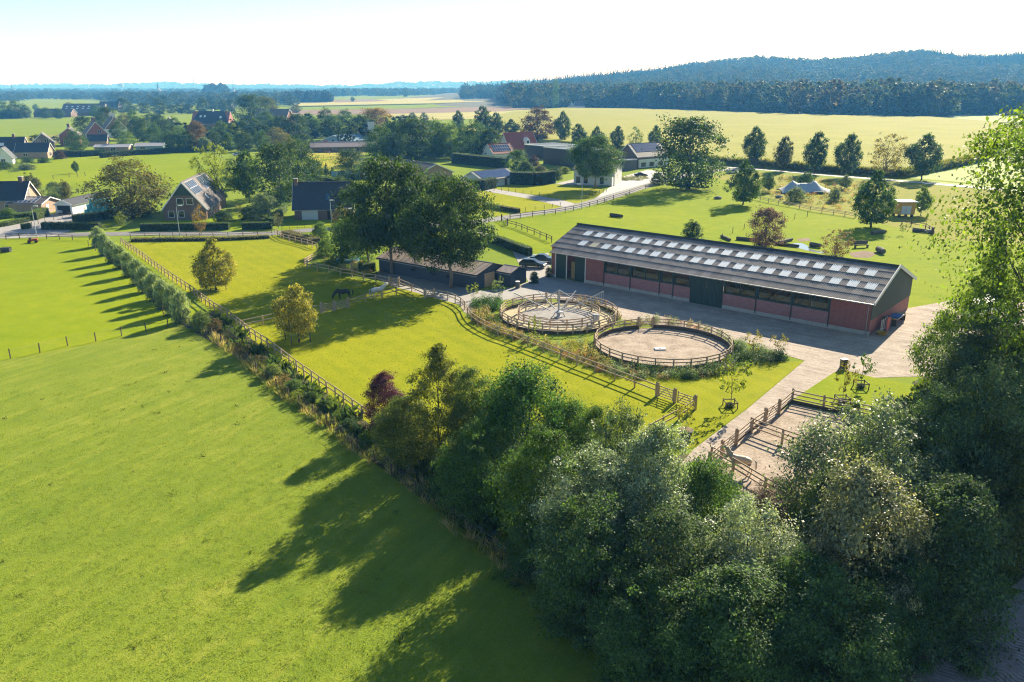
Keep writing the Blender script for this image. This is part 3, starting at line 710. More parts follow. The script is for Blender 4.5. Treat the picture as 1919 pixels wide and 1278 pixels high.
# back wall, gables, floor
bx('wall', 0, BL, BD - .3, BD, 0, 2.1, M_BRICK)
for k in range(12): bx('post', BL * k / 11 - (.0 if k == 0 else .3 if k == 11 else .15), BL * k / 11 + (.3 if k == 0 else .0 if k == 11 else .15), BD - .3, BD, 2.1, BE, M_GREEN)
bx('eave_beam', 0, BL, BD - .29, BD - .01, 3.95, BE - .01, M_GREEN)
mb = MB(); mb.prism([(0, .3, 0), (0, BD - .3, 0), (0, BD - .3, BE), (0, BD / 2, BR_), (0, .3, BE)], (.25, 0, 0)); mb.build('gable_wall', M_BRICK, barn)
bx('wall', -1.15, 0, 1.5, BD, 0, BE + .45, M_BRICK)
bx('gable_wall', BL - .3, BL, .3, BD - .3, 0, 2.3, M_BRICK)
def gz(y): return BE + (BR_ - BE) * (1 - abs(y - BD / 2) / (BD / 2)) - .02
mb = MB(); n = 52; vs = []
for i in range(2 * n + 1):
    y = BD * i / (2 * n); o = .05 if i % 2 else 0
    vs += [(BL + .06 + o, y, 1.95), (BL + .06 + o, y, gz(y))]
mb.add(vs, [(2 * i, 2 * i + 2, 2 * i + 3, 2 * i + 1) for i in range(2 * n)])
mb.prism([(BL - .05, 0, 1.95), (BL - .05, BD, 1.95), (BL - .05, BD, gz(BD)), (BL - .05, BD / 2, gz(BD / 2)), (BL - .05, 0, gz(0))], (.10, 0, 0)); mb.build('cladding', plain('green_cladding', (.06, .082, .07), .55, .12, 1), barn)
MB().box((BL / 2, BD / 2, .02), (BL - .6, BD - .6, .02)).build('arena_floor', SANDP, barn)
# roof: six rows of corrugated sheets
rk = (BR_ - BE) / (BD / 2); OV = .55; ea = Vector((0, -OV, BE - rk * OV + .06)); sl_len = math.hypot(BD / 2 + OV, rk * (BD / 2 + OV))
ey = Vector((0, 1, rk)).normalized(); nn = Vector((0, -rk, 1)).normalized(); NC = 45; CWD = (BL + .35) / NC; RL = (sl_len - .12) / 6
def sheet_me(name, mat, waves=6):
    mb = MB(); vs = []
    for i in range(2 * waves + 1):
        x = CWD * i / (2 * waves); o = .045 if i % 2 else -.02
        a = Vector((x, 0, 0)) + nn * (o + .05); b = Vector((x, 0, 0)) + ey * (RL + .08) + nn * (o - .005)
        vs += [a, b]
    mb.add(vs, [(2 * i, 2 * i + 2, 2 * i + 3, 2 * i + 1) for i in range(2 * waves)])
    vs2 = [vs[2 * i] for i in range(2 * waves + 1)] + [vs[2 * i] - nn * .05 for i in range(2 * waves + 1)]; q = 2 * waves + 1
    mb.add(vs2, [(i, i + 1, i + 1 + q, i + q) for i in range(2 * waves)])
    return mb.mesh(name, mat)
m, t, b = base_mat('fibre_cement'); v = objvec(t); oi = N(t, 'ShaderNodeObjectInfo')
f = math_(t, 'ADD', math_(t, 'MULTIPLY', noise(t, 2.2, 5, .7, v), .6), math_(t, 'MULTIPLY', oi.outputs['Random'], .4))
t.links.new(ramp(t, f, [(.3, (.18, .165, .162)), (.6, (.265, .24, .232)), (.8, (.33, .30, .28))]), b.inputs['Base Color']); b.inputs['Roughness'].default_value = .75
M_FIBRE = m
s_me = sheet_me('roof_sheet', M_FIBRE); k_me = sheet_me('skylight', M_SKYL)
def roof_u(px, py):
    o = Vector((0, 0, CAMH)); d = G(px, py) - o; p0 = FL + U * 0 + V * ea.y + Vector((0, 0, ea.z + .1)); nw = V * nn.y + Vector((0, 0, nn.z))
    q = o + d * ((p0 - o).dot(nw) / d.dot(nw)); r = q - FL; return r.dot(U), (r.dot(V) + OV) / (BD / 2 + OV)
ua, ub_ = roof_u(1095.8, 438.9), roof_u(1621.2, 513.2); la, lb = roof_u(1088.3, 455.8), roof_u(1623.2, 536.5)
print('skylight rows', ua, ub_, la, lb)
skyc = {}
for row, (p, q) in ((4, (ua, ub_)), (2, (la, lb))):
    for i in range(21): skyc[(row, round((p[0] + (q[0] - p[0]) * i / 20 - CWD / 2) / CWD))] = i
for r_ in range(6):
    for c in range(-1 if r_ else 0, NC):
        o = ea + ey * (RL * r_) + Vector((c * CWD, 0, 0))
        sk = (r_, c) in skyc
        q = put('skylight' if sk else 'roof_sheet', k_me if sk else s_me, barn, o + (nn * .035 - Vector((.11, 0, 0)) if sk else Vector()))
        if sk: q.scale = (1.2, 1, 1)
        if sk and r_ == 2 and skyc[(r_, c)] == 1:
            me2 = k_me.copy(); me2.materials.clear(); me2.materials.append(plain('yellowed_sheet', (.55, .50, .36), .4, .1)); q.data = me2; q['label'] = 'yellowed skylight sheet'
mb = MB(); mb.prism([(-1.2, -OV, ea.z - .1), (BL + .3, -OV, ea.z - .1), (BL + .3, BD / 2, BR_ + .0), (-1.2, BD / 2, BR_ + .0)], (0, 0, .06)) if False else None
mb = MB(); mb.prism([(-1.2, BD / 2, BR_ + .12), (BL + .35, BD / 2, BR_ + .12), (BL + .35, BD + OV, ea.z), (-1.2, BD + OV, ea.z)], (0, 0, .08)); mb.build('back_roof', M_FIBRE, barn)
mb = MB(); mb.prism([(-1.1, BD / 2 - .34, BR_ + .09), (-1.1, BD / 2, BR_ + .27), (-1.1, BD / 2 + .34, BR_ + .14)], (BL + 1.42, 0, 0)); mb.build('ridge_cap', plain('dark_ridge', (.05, .055, .05), .7), barn)
for y0, y1, z0, z1 in ((-OV - .05, BD / 2, ea.z + .02, BR_ + .16), (BD + OV, BD / 2, ea.z + .05, BR_ + .16)):
    mb = MB(); mb.beam((BL + .40, y0, z0), (BL + .40, y1, z1), .09, .42); mb.build('bargeboard', plain('white_trim', (.66, .68, .70), .5, .06), barn)
MB().beam((0, -OV - .09, ea.z - .02), (BL + .3, -OV - .09, ea.z - .02), .16, .13).build('gutter', M_GUTTER, barn)
for x in (.06, BL - .35): MB().tube([(x, -OV, ea.z - .08), (x, -.12, ea.z - .5), (x, -.12, .05)], .055, 6).build('downpipe', M_GUTTER, barn)

def on_barn(x, y, z=0.): return FL + U * x + V * y + Vector((0, 0, z))

# ----- low dark stable with its annex and timber door
def stripe_roof(t, onroof, side, l0, l1, n, mat):
    for i in range(n): roof_item(t, onroof, side, 'roof_panel', l0, l1, i / n + .030, (i + 1) / n - .002, mat, .06)
M_SLATE = plain('slate_blue_boards', (.045, .06, .085), .7, .2, 3)
M_RSTR = plain('brown_roof_panel', (.44, .36, .32), .6, .15, 2)
sy = math.degrees(math.atan2(116.2 - 128.93, -5.33 + 21.93)); SO = G(711, 508)
st, onr = house('stable', 'low dark blue stable with a brown panelled roof under the tall trees', SO, sy, 20.9, 7.6, 2.15, 3.25, 'u', M_SLATE, M_DARK, .3, 'stable')
stripe_roof(st, onr, 0, -.28, 21.18, 12, M_RSTR); stripe_roof(st, onr, 1, -.28, 21.18, 12, M_RSTR)
door(st, 'right', 20.9, 7.6, 1.9, 2.4, 2.1, M_WOODL); door(st, 'right', 20.9, 7.6, 4.5, 1.3, 2.1, M_BLACK)
for a in (7.3, 11.5, 15.): window(st, 'front', 20.9, 7.6, a, 1.0, 1.0, .6, 1, M_DARK)
us = Vector((math.cos(R(sy)), math.sin(R(sy)), 0)); vs_ = Vector((-us.y, us.x, 0))
an, onr = house('annex_shed', 'small dark shed with a striped roof beside the timber stable door', G(956.7, 538) - us * 2.5, sy, 2.5, 4.0, 2.0, 2.6, 'u', M_SLATE, M_DARK, .2, 'shed')
stripe_roof(an, onr, 0, -.18, 2.68, 8, M_RSTR); stripe_roof(an, onr, 1, -.18, 2.68, 8, M_RSTR)

# ----- farmhouse with two blocks of solar panels
A0 = G(388, 411); av = Vector((-.144, .99, 0)); ayaw = 8.3
AO = A0 - Vector((math.cos(R(ayaw)), math.sin(R(ayaw)), 0)) * 9.3
ha, onr = house('brick_house', 'steep brick farmhouse with two blocks of solar panels on its roof', AO, ayaw, 9.3, 23., 2.6, 8.4, 'v', M_BRICKD, M_GTILE, .35, gable=M_GREEN, trim=M_WHITE, gcut=.5)
roof_item(ha, onr, 1, 'skylight', 7.5, 8.6, .24, .40, M_WHITE, .08)
solar(ha, onr, 1, 1.2, .50, 7, 2, 1.12, .22); solar(ha, onr, 1, 12.6, .50, 8, 2, 1.12, .22)
MB().box((9.6, 10.6, 5.), (.25, .3, .5)).build('vent', M_DARK, ha)
for a in (3.1, 5.2): window(ha, 'front', 9.3, 23, a, 3.4, 1.5, 1.5, 1)
for a in (1.0, 3.2, 6.6): window(ha, 'front', 9.3, 23, a, .6, 1.3, 1.5, 1)
window(ha, 'right', 9.3, 23, 5, .8, 1.6, 1.4, 2)

# ----- dark tiled house with the garage door
do = G(553, 413); dyaw = 8.
hb, onr = house('brick_house', 'brick house with a broad dark tiled roof and pale garage door', do, dyaw, 13., 9.5, 2.75, 7.9, 'u', M_BRICKD, M_DTILE, .45, trim=M_WHITE)
xf = face_xf('front', 13, 9.5); mb = MB()
for k in range(5): fbox(mb, xf, 1.6, 5.2, .1 + k * .42, .1 + k * .42 + .39, .02, .08)
g = mb.build('garage_door', plain('pale_shutter', (.50, .56, .58), .5, .06), hb)
door(hb, 'front', 13, 9.5, 7.3, .95, 2.2, M_BLACK); window(hb, 'front', 13, 9.5, 8.3, .2, 1.2, 2.1, 2); window(hb, 'front', 13, 9.5, 10.4, .7, 2.1, 1.5, 2)
roof_item(hb, onr, 0, 'roof_window', 7., 7.95, .30, .56, plain('sky_glass', (.05, .10, .16), .1, .1), .08, M_DARK)
chimney(hb, .3, 4.4, 6.2, 8.9, .75)
bxx = MB().box((11.6, -.6, 2.62), (2.7, 1.2, .12)); bxx.build('porch_roof', M_WHITE, hb)

# ----- houses by the driveway on the other side
lh, onr = house('brick_house', 'tan brick house with a tall white framed gable window', G(-60, 402), 9.2, 12.7, 9.0, 3.3, 7.0, 'u', M_BRICKT, M_DTILE, .4, trim=M_WHITE)
window(lh, 'right', 12.7, 9.0, 3.0, .3, 1.5, 2.6, 3); window(lh, 'right', 12.7, 9.0, 3.2, 3.3, 1.1, 2.2, 3); window(lh, 'front', 12.7, 9, 8.4, .8, 2.2, 1.4, 2)
chimney(lh, 11.2, 4.5, 6.2, 8.2, .9)
lg, onr = house('garage', 'low brick garage with solar panels on its flat pitched roof', G(80, 402), 88, 7., 8., 2.5, 3.6, 'v', M_BRICKT, M_BTILE, .4, 'garage', trim=M_WHITE)
solar(lg, onr, 0, 1.6, .15, 5, 3, 1.05, .26); door(lg, 'front', 7., 8., 1.8, 1.1, 2.1, M_WHITE)
cp, onr = house('carport', 'long white carport with a dark corrugated roof beside the bales', G(137, 402), 84, 14., 4.2, 2.3, 3.3, 'u', M_WHITE, M_DTILE, .3, 'carport', trim=M_WHITE)
shade_panel = MB().box((-.02, 2.1, 1.05), (.1, 3.2, 2.1)).build('opening', M_BLACK, cp)  # black panel standing in for the shade inside the open front
# bungalow group
M_CREAM = plain('cream_render', (.62, .62, .58), .8, .08)
bb, onr = house('bungalow', 'long brown roofed bungalow behind the tall trees', G(848, 336), 127, 27., 13., 2.5, 5.2, 'u', M_BRICKT, M_BTILE, .6, 'bungalow', trim=M_WHITE)
wa, onr = house('bungalow', 'white bungalow with rows of solar panels over its small windows', G(904, 352), 47, 14.5, 8.5, 2.4, 4.4, 'u', M_CREAM, M_DTILE, .6, 'bungalow', trim=M_WHITE)
solar(wa, onr, 0, .3, .12, 12, 3, 1.15, .27)
for a in (3.3, 5.6): window(wa, 'front', 14.5, 8.5, a, 1., .9, .9, 1, M_DARK)
door(wa, 'front', 14.5, 8.5, 9.8, 1.1, 2.1, M_WOODD)
rh, onr = house('red_roof_house', 'house with a steep red tiled roof and a white dormer', G(956, 292), 38, 16., 9., 3.0, 9.5, 'u', M_WHITE, M_RTILE, .5, trim=M_WHITE)
rw, onr2 = house('red_roof_house', 'low red roofed wing with solar panels below the dormer house', G(925, 300), 38, 11., 8., 2.6, 6.2, 'u', M_WHITE, M_RTILE, .4, trim=M_WHITE)
solar(rw, onr2, 0, .8, .25, 8, 2, 1.15, .3)
dm_ = MB(); dm_.prism([(9, 0.2, 4.4), (11.4, .2, 4.4), (11.4, .2, 6.2), (10.2, .2, 7.6), (9, .2, 6.2)], (0, 3.2, 0)); dmo = dm_.build('dormer', M_WHITE, rh)
window(rh, 'front', 16, 9, 9.6, 4.9, 1.2, 1.3, 1, M_DARK, -.1)
for a in (1.5, 5, 8): window(rh, 'front', 16, 9, a, .6, 1.6, 1.8, 2, M_DARK)
def flatbox(name, label, O, yaw, L, D, h, mat, rim, cat='house', rimw=.5):
    t = thing(name, label, cat, O, R(yaw)); MB().box((L / 2, D / 2, h / 2), (L, D, h)).build('wall', mat, t)
    mb = MB()
    for a, b in (((0, 0), (L, 0)), ((L, 0), (L, D)), ((L, D), (0, D)), ((0, D), (0, 0))): mb.beam((*a, h + .14), (*b, h + .14), rimw, .27)
    mb.build('parapet', rim, t); MB().box((L / 2, D / 2, h + .04), (L - .5, D - .5, .07)).build('roof', plain('roof_membrane', (.06, .075, .095), .5, .2, .6), t); return t
M_CHAR = plain('charred_boards', (.025, .028, .034), .7, .25, 2); M_RUST = plain('rust_brown_boards', (.07, .05, .042), .7, .25, 2)
flatbox('flat_roof_house', 'black flat roofed building with a white rim, next to the red roofs', G(983, 294), -54, 15.5, 16, 5.2, M_CHAR, M_WHITE)
flatbox('flat_roof_house', 'brown black flat roofed block standing in front of the black one', G(1018, 307), -54, 23, 15, 6.3, M_RUST, plain('grey_rim', (.5, .5, .5), .5))
ww_ = house('white_house', 'white house hidden behind the tall roadside tree', G(1075, 345), -20, 13, 10, 4.6, 6.2, 'u', M_CREAM, M_DTILE, .4)[0]
for a in (.8, 3.2, 8.4): window(ww_, 'front', 13, 10, a, .4, 1.3, 2., 2, M_DARK)
for a in (1.5, 9.5): window(ww_, 'front', 13, 10, a, 2.9, 1.2, 1.2, 1, M_DARK)
lean = MB(); lean.prism([(9.6, -.05, .2), (12.8, -.05, .2), (12.8, -2.6, .2)], (0, 0, 2.6)); lean.build('bay', M_WHITE, ww_)
sh, onr = house('barn_house', 'brick barn house with solar panels on a pale edged roof', G(1157, 312), -52, 10.5, 17, 4.2, 8.6, 'v', M_BRICKD, M_DTILE, .35, 'barn house', trim=M_WHITE)
solar(sh, onr, 1, 1., .36, 12, 3, 1.15, .2)
MB().box((10.7, 8.5, 1.7), (.3, 16.5, 3.1)).build('white_front', M_CREAM, sh)
for a in (1.5, 6, 11): window(sh, 'right', 10.5, 17, a, .6, 2.4, 1.5, 3, M_DARK, .36)
flatbox('shed', 'grey flat roofed shed between the brown block and the barn house', G(1146, 318), -52, 6, 7, 3.6, plain('grey_boards', (.10, .10, .105), .8), M_GREY, 'shed', .25)
# sheds and stables farther back
M_BLUE = plain('blue_steel', (.22, .36, .46), .5, .08); M_RED = plain('red_boards', (.38, .05, .05), .6, .1)
bs, onr = house('blue_shed', 'pale blue shed with red panels behind the long stable', G(604, 277), -28, 16, 22, 3.6, 6.2, 'v', M_BLUE, plain('blue_roof', (.16, .25, .33), .45, .1), .4, 'shed', trim=M_WHITE)
for a, w_ in ((1.2, 3.), (9.5, 4.5)): fbox(q := MB(), face_xf('front', 16, 22), a, a + w_, .3, 3.6, .02, .08); q.build('panel', M_RED, bs)
fbox(q := MB(), face_xf('front', 16, 22), 6.6, 7.6, .3, 4.2, .02, .08); q.build('door', M_DARK, bs)
ps, onr = house('long_stable', 'long low stable with a pinkish roof beside a sand paddock', G(584, 286), 12, 31, 7, 2.6, 4.4, 'u', M_BRICKD, plain('pink_roof', (.40, .31, .28), .7, .1), .6, 'stable')
for a in range(8): window(ps, 'front', 31, 7, 1.5 + a * 3.6, .7, 1.9, 1.4, 1, M_DARK)
wb, onr = house('white_block', 'white rendered house with a tall wall peeping between trees', G(675, 274), 20, 12, 9, 5.5, 7.4, 'u', M_CREAM, M_BTILE, .3)
chimney(wb, 6.5, 3, 6.5, 12, 3.4, M_CREAM, False)
ws = house('tool_shed', 'small brick shed with a green roof beside the tall trees', G(676, 336), 12, 6, 5, 2.5, 3.6, 'u', M_BRICKD, plain('green_roof', (.12, .19, .10), .8), .3, 'shed')[0]
door(ws, 'front', 6, 5, 1, 1.2, 2.0, M_WHITE)
wl = thing('blue_fence', 'pale blue garden screen in front of the flower field', 'screen', G(621, 331)); 
for k in range(8): MB().box((.9 + k * 1.8, k * -.10, .95), (1.74, .08, 1.9)).build('panel', plain('pale_blue_boards', (.22, .36, .42), .7, .08), wl)
fm_, onr = house('farmhouse', 'wide farmhouse with a dark hipped roof beyond the tree belt', G(359, 241), 2, 27, 15, 4.0, 12., 'u', M_BRICK, M_DTILE, .6, 'farmhouse', hip=5.)
for a in (3.5, 6.5): roof_item(fm_, onr, 0, 'roof_window', a + 2, a + 3.4, .5, .66, M_WHITE, .1)
roof_item(fm_, onr, 0, 'roof_window', 20, 21.6, .42, .6, M_WHITE, .1); chimney(fm_, 14.5, 7.5, 11, 13.4, 1.1, M_WHITE)
for a in (2, 7, 12, 17, 22): window(fm_, 'front', 27, 15, a, 1, 1.6, 1.7, 2)
# the hamlet
def small(name, label, x, y, yaw, L, D, e, r, ax, wm, rm, cat='house', wins=(), **k):
    t, o = house(name, label, G(x, y), yaw, L, D, e, r, ax, wm, rm, .4, cat, trim=M_WHITE, **k)
    for f_, a, z, w_, h in wins: window(t, f_, L, D, a, z, w_, h, 2)
    return t, o
h1, o1 = small('brick_house', 'dark roofed brick house with a chimney at the edge of the hamlet', -18, 296, 14, 13, 9.5, 3.0, 8.2, 'u', M_BRICKT, M_DTILE, wins=(('right', 3.4, 3.8, 1.6, 1.4), ('front', 3, .8, 2, 1.5)))
chimney(h1, 9, 4.6, 7.6, 9.6, .9); roof_item(h1, o1, 0, 'roof_window', 2, 5.5, .38, .58, M_WHITE, .1)
small('brick_house', 'tan gabled bungalow with a navy roof next to its taller neighbour', 30, 297, 12, 12.5, 8.5, 2.7, 6.0, 'u', M_BRICKT, M_DTILE, 'bungalow', (('right', 2.5, .6, 2.6, 1.6), ('front', 3, .9, 1.8, 1.2)))
small('white_cottage', 'small white gabled cottage behind the garden hedge', -8, 309, 20, 6, 6, 2.6, 6.4, 'v', M_WHITE, M_DTILE, 'cottage', (('front', 2, .8, 1.6, 1.4),))
small('brick_house', 'purple roofed house with two arched windows behind the bungalow', 62, 279, 28, 9.5, 15, 3, 7.2, 'v', M_BRICKD, M_GTILE, wins=(('front', 1.6, 2.6, 2, 2), ('front', 5.3, 2.6, 2, 2)))
c1, o1 = small('brick_house', 'brick house with a chimney half hidden by the hamlet oak', 114, 274, 22, 9, 12, 5.6, 9.0, 'v', M_BRICK, M_GTILE, wins=(('front', 1.5, 1, 1.8, 1.6), ('front', 5, 3.6, 1.8, 1.4))); chimney(c1, 4.5, 3, 8, 11, 1.2)
c2, o2 = small('brick_house', 'red brick house with two chimneys and a grey roof', 163, 266, 32, 11, 17, 4.2, 10.5, 'v', M_BRICK, M_GTILE, wins=(('front', 2, 1, 2, 1.8), ('front', 6, 4.6, 2, 1.6)))
chimney(c2, 5.5, 2, 9.6, 12.6, 1.2, M_BRICKD); chimney(c2, 5.5, 14, 9.6, 12.6, 1.2, M_BRICKD)
c3, o3 = small('white_house', 'white house with a brick gable top and two roof windows', 199, 258, 32, 12, 19, 5.0, 12., 'v', M_WHITE, M_GTILE, gable=M_BRICK, wins=(('front', 3, 1, 2, 1.8), ('right', 4, 1, 3, 1.8)))
for a in (5, 10): roof_item(c3, o3, 1, 'roof_window', a, a + 2, .5, .75, M_WHITE, .12)
chimney(c3, 6, 2, 11, 14, 1.6, M_CREAM); chimney(c3, 6, 16, 11, 14, 1.6, M_CREAM)
small('garage', 'navy roofed brick garage in front of the two chimney house', 165, 274, 16, 9, 7, 2.6, 5.4, 'u', M_BRICKT, M_DTILE, 'garage', (('right', 2, .6, 2, 1.4),))
small('long_garage', 'row of low garages with a pale grey roof behind the hedge', 178, 286, 8, 15, 7, 2.4, 3.4, 'u', M_BRICKT, plain('pale_grey_roof', (.34, .34, .36), .6, .08), 'garage', (('front', 2, .5, 2.2, 1.6), ('front', 7, .5, 2.2, 1.6)))
small('garage', 'pale roofed garage with a blue gable end by the trees', 255, 284, 14, 12, 7, 2.4, 3.6, 'u', M_BLUE, plain('pale_grey_roof', (.34, .34, .36), .6, .08), 'garage', (('front', 2, .5, 2.2, 1.6),))
small('barn', 'dark green barn with a white edged gable at the edge of the fields', -4, 222, 12, 22, 22, 4, 9, 'v', M_GREEN, M_BTILE, 'barn')
fb, o4 = small('barn', 'far barn with a speckled brown roof beneath the yellow tree', 116, 217, 6, 42, 20, 4, 12., 'u', M_BRICKD, M_GTILE, 'barn')
for k in range(7):
    for s in (.35, .6): roof_item(fb, o4, 0, 'skylight', 3 + k * 5.6, 5 + k * 5.6, s, s + .12, M_WHITE, .1)
small('barn', 'far low barn roof among the field trees', 64, 220, 4, 36, 14, 4, 8, 'u', M_BRICKD, M_BTILE, 'barn')
small('farmhouse', 'dark roof showing behind the round field tree', 186, 207, 4, 24, 14, 4, 11., 'u', M_BRICKD, M_DTILE, 'farmhouse')
small('farmhouse', 'farm roof among the trees beside the great dark tree', 478, 238, -14, 26, 14, 5, 13., 'u', M_BRICK, M_GTILE, 'farmhouse')
small('shed', 'small brown shed between the far garden trees', 452, 245, 4, 9, 8, 3, 5, 'u', M_BRICKD, M_BTILE, 'shed')
small('farmhouse', 'long tiled roof low behind the distant meadow', 386, 205, 2, 34, 14, 4, 11., 'u', M_BRICKD, M_GTILE, 'farmhouse')
small('house', 'grey roofed house in the shade beside the dark leaved shrubs', 304, 246, 20, 10, 16, 4, 9, 'v', M_BRICKD, M_GTILE)
small('cottage', 'far cottage with a pale blue roof at the forest foot', 1062, 203.5, 10, 12, 10, 3, 10, 'v', M_CREAM, plain('blue_roof', (.16, .25, .33), .45, .1), 'cottage')
small('cottage', 'far white cottage beside the blue one at the forest foot', 1078, 203.5, 10, 14, 10, 4, 10, 'u', M_WHITE, M_GTILE, 'cottage')
# ---------------------------------------------------------------- fences
_pm = MB().box((0, 0, .5), (1, 1, 1)); POST = {}
def unit_post(mat):
    if mat.name not in POST:
        mb = MB(); mb.box((0, 0, .485), (1, 1, .97)); mb.add([(-.5, -.5, .97), (.5, -.5, .97), (.5, .5, .97), (-.5, .5, .97), (0, 0, 1.02)], [(0, 1, 4), (1, 2, 4), (2, 3, 4), (3, 0, 4)])
        POST[mat.name] = (mb.mesh('post', mat), MB().box((.5, 0, 0), (1, 1, 1)).mesh('rail', mat))
    return POST[mat.name]
def subdivide(ps, step):
    out = [ps[0]]
    for a, b in zip(ps[:-1], ps[1:]):
        n = max(1, round((b - a).length / step))
        for k in range(1, n + 1): out.append(a.lerp(b, k / n))
    return out
def rail_between(par, me, a, b, z, w_, h, nm='rail'):
    d = b - a; o = put(nm, me, par, a + Vector((0, 0, z)), math.atan2(d.y, d.x), (d.length, w_, h)); return o
def fence(label, pts, step=2.4, h=1.3, zs=(.62, 1.14), pw=.14, rw=.05, rh=.13, mat=None, cat='fence', name='rail_fence', wire=False, world=False, side=1, group=None, jitter=.03):
    mat = mat or M_WOOD; P, Rl = unit_post(mat)
    ps = [Vector(p) for p in pts] if world else [G(x, y) for x, y in pts]
    if step: ps = subdivide(ps, step)
    t = thing(name, label, cat, ps[0], 0, group); o = ps[0]
    for i, p in enumerate(ps):
        q = put('post', P, t, p - o + Vector((0, 0, -.02)), random.uniform(-.1, .1), (pw, pw, h * random.uniform(.97, 1.03)))
        q.rotation_euler = (random.gauss(0, jitter), random.gauss(0, jitter), q.rotation_euler[2])
    for a, b in zip(ps[:-1], ps[1:]):
        d = (b - a).normalized(); off = Vector((-d.y, d.x, 0)) * side * (pw / 2 + rw / 2 + .004)
        if wire: continue
        for z in zs: rail_between(t, Rl, a - o + off, b - o + off, z, rw, rh)
    if wire:
        for z in zs:
            mb = MB()
            mb.tube([p - o + Vector((0, 0, z)) for p in ps], .008, 3, False); mb.build('wire', M_WIRE, t)
    return t
def gate(label, a, b, h=1.25, bars=5, mat=None, posts=(1, 1), ph=1.55, world=False, pz=0.):
    mat = mat or M_WOOD; a, b = (a, b) if world else (G(*a), G(*b)); P, Rl = unit_post(mat)
    t = thing('field_gate', label, 'gate', a); d = b - a; L = d.length; yaw = math.atan2(d.y, d.x); u = d.normalized()
    if posts[0]: put('post', P, t, (0, 0, -.02), yaw, (.24, .24, ph))
    if posts[1]: put('post', P, t, d + Vector((0, 0, -.02)), yaw, (.24, .24, ph))
    fr = thing('leaf', None, None); fr.parent = t; fr.location = u * .18; fr.rotation_euler = (0, 0, yaw); 
    lf = fr; l = L - .36
    for i in range(bars): put('bar', Rl, lf, (0, 0, .2 + (h - .25) * i / (bars - 1)), 0, (l, .045, .085))
    for x in (.05, l - .05): MB().box((x, 0, h / 2 + .1), (.09, .06, h - .02)).build('stile', mat, lf)
    mb = MB(); mb.beam((.1, .045, .25), (l / 2, .045, h - .05), .035, .07); mb.beam((l / 2, .045, h - .05), (l - .1, .045, .25), .035, .07); mb.build('brace', mat, lf)
    return t
fence('rail fence between the willow row and the mown lawn, climbing to the road', [(227, 457), (263, 482), (310, 517), (357, 549), (402, 583), (427, 597), (470, 632), (502, 653), (557, 696), (599, 726), (645, 759), (698, 797), (745, 832)], 2.15)
fence('wire fence on thin posts between the two cattle pastures', [(-60, 690), (20, 672), (75, 661), (127, 648), (180, 640), (228, 629.5), (274, 621), (315, 613), (336, 605)], None, 1.2, (.5, .85, 1.12), .10, wire=True, name='wire_fence', mat=M_WOODD)
fence('wire fence following the dry grass edge of the near pasture', [(336, 605), (398, 631), (414, 645), (430, 658), (463, 679), (481, 698), (500, 713), (519, 729), (541, 746), (563, 760), (588, 780), (613, 797), (641, 819), (670, 845), (702, 866), (735, 893), (780, 926), (850, 978), (930, 1040), (1010, 1103), (1100, 1175), (1235, 1284)], None, 1.15, (.45, .8, 1.08), .10, wire=True, name='wire_fence', mat=M_WOODD)
fence('thin dark roadside fence along the end of the mown lawn', [(245, 447.5), (300, 446), (400, 445), (510, 441.5)], 2.6, 1.05, (.6, .98), .10, .04, .07, M_WOODD)
fence('rail fence dropping from the road beside the flower border', [(516, 440), (531, 449.5), (577, 461), (594, 467)], 2.2)
fence('short pale rail fence returning past the clipped ball bush', [(597, 481), (571, 497), (576, 502)], 2.0, 1.3, (.45, .8, 1.15))
fence('rail fence under the tall trees from the lawn corner to the paved yard', [(576, 502), (596, 508), (616, 510.6), (638, 517), (660, 520.4), (682, 526.6), (705, 529), (729, 535)], None, mat=M_WOOD)
gate('wooden field gate opening from the lawn to the paved yard', (731, 535), (748, 537))
fence('rail fence along the paved yard between the two yard gates', [(748, 537), (772, 547), (796, 559)], None)
gate('narrow wooden gate at the shaded end of the paved yard', (797, 559), (814, 558))
fence('long curved rail fence sweeping past the planting beds to the field gate', [(815, 558), (839, 562), (853, 568), (863, 574), (870, 581), (876, 594), (884, 603), (895, 611), (907, 618), (933, 630), (960.5, 639), (989, 650), (1018, 661), (1050, 673.5), (1081, 686), (1115, 698.5), (1152, 713), (1189, 727), (1229, 743)], None)
gate('first of the paired field gates, hung on the thick post by the curved fence', (1231, 743), (1264, 755))
gate('second of the paired field gates, ending at the lawn corner', (1266, 755.5), (1302, 768), posts=(0, 1))
fence('rail fence running back from the paired gates towards the tree belt', [(1301, 769), (1272, 787), (1242, 803), (1215, 818)], None)
gate('slatted hurdle in the cross fence beside the dark horse', (603, 586.5), (627, 583), posts=(1, 0)); gate('second slatted hurdle in the cross fence, next to the first', (627, 583), (653, 577), posts=(1, 1))
fence('cross fence of two rails dividing the mown lawn behind the white horse', [(654, 577), (685, 566.5), (716, 560), (743, 553), (772, 547.5)], None)
fence('cross fence of two rails between the golden lawn tree and the long fence', [(601, 587), (548, 597), (493, 608), (452, 617)], None)
gate('slatted garden gate by the round pool', (659, 509), (674, 507.5), 1.4, 6)
fence('dark rail fence along the road beside the far paddock', [(951, 423), (956, 411), (975, 409), (998, 406), (1020, 403.5), (1041, 401), (1059, 398), (1075, 395), (1090, 391.5), (1105, 388), (1119, 384), (1132, 380), (1150, 374.5), (1180, 365), (1210, 354), (1240, 344)], None, 1.3, (.68, 1.15), .16, .05, .12, M_WOODD)
fence('dark rail fence leading from the road corner down to the riding hall', [(951, 423), (967, 427), (978, 431), (988, 435), (1001, 440), (1012, 445), (1024, 450), (1034, 454.5)], None, 1.3, (.68, 1.15), .16, .05, .12, M_WOODD)
gate('small dark gate at the road corner of the far paddock', (940, 414), (951, 422), 1.2, 2, M_WOODD)
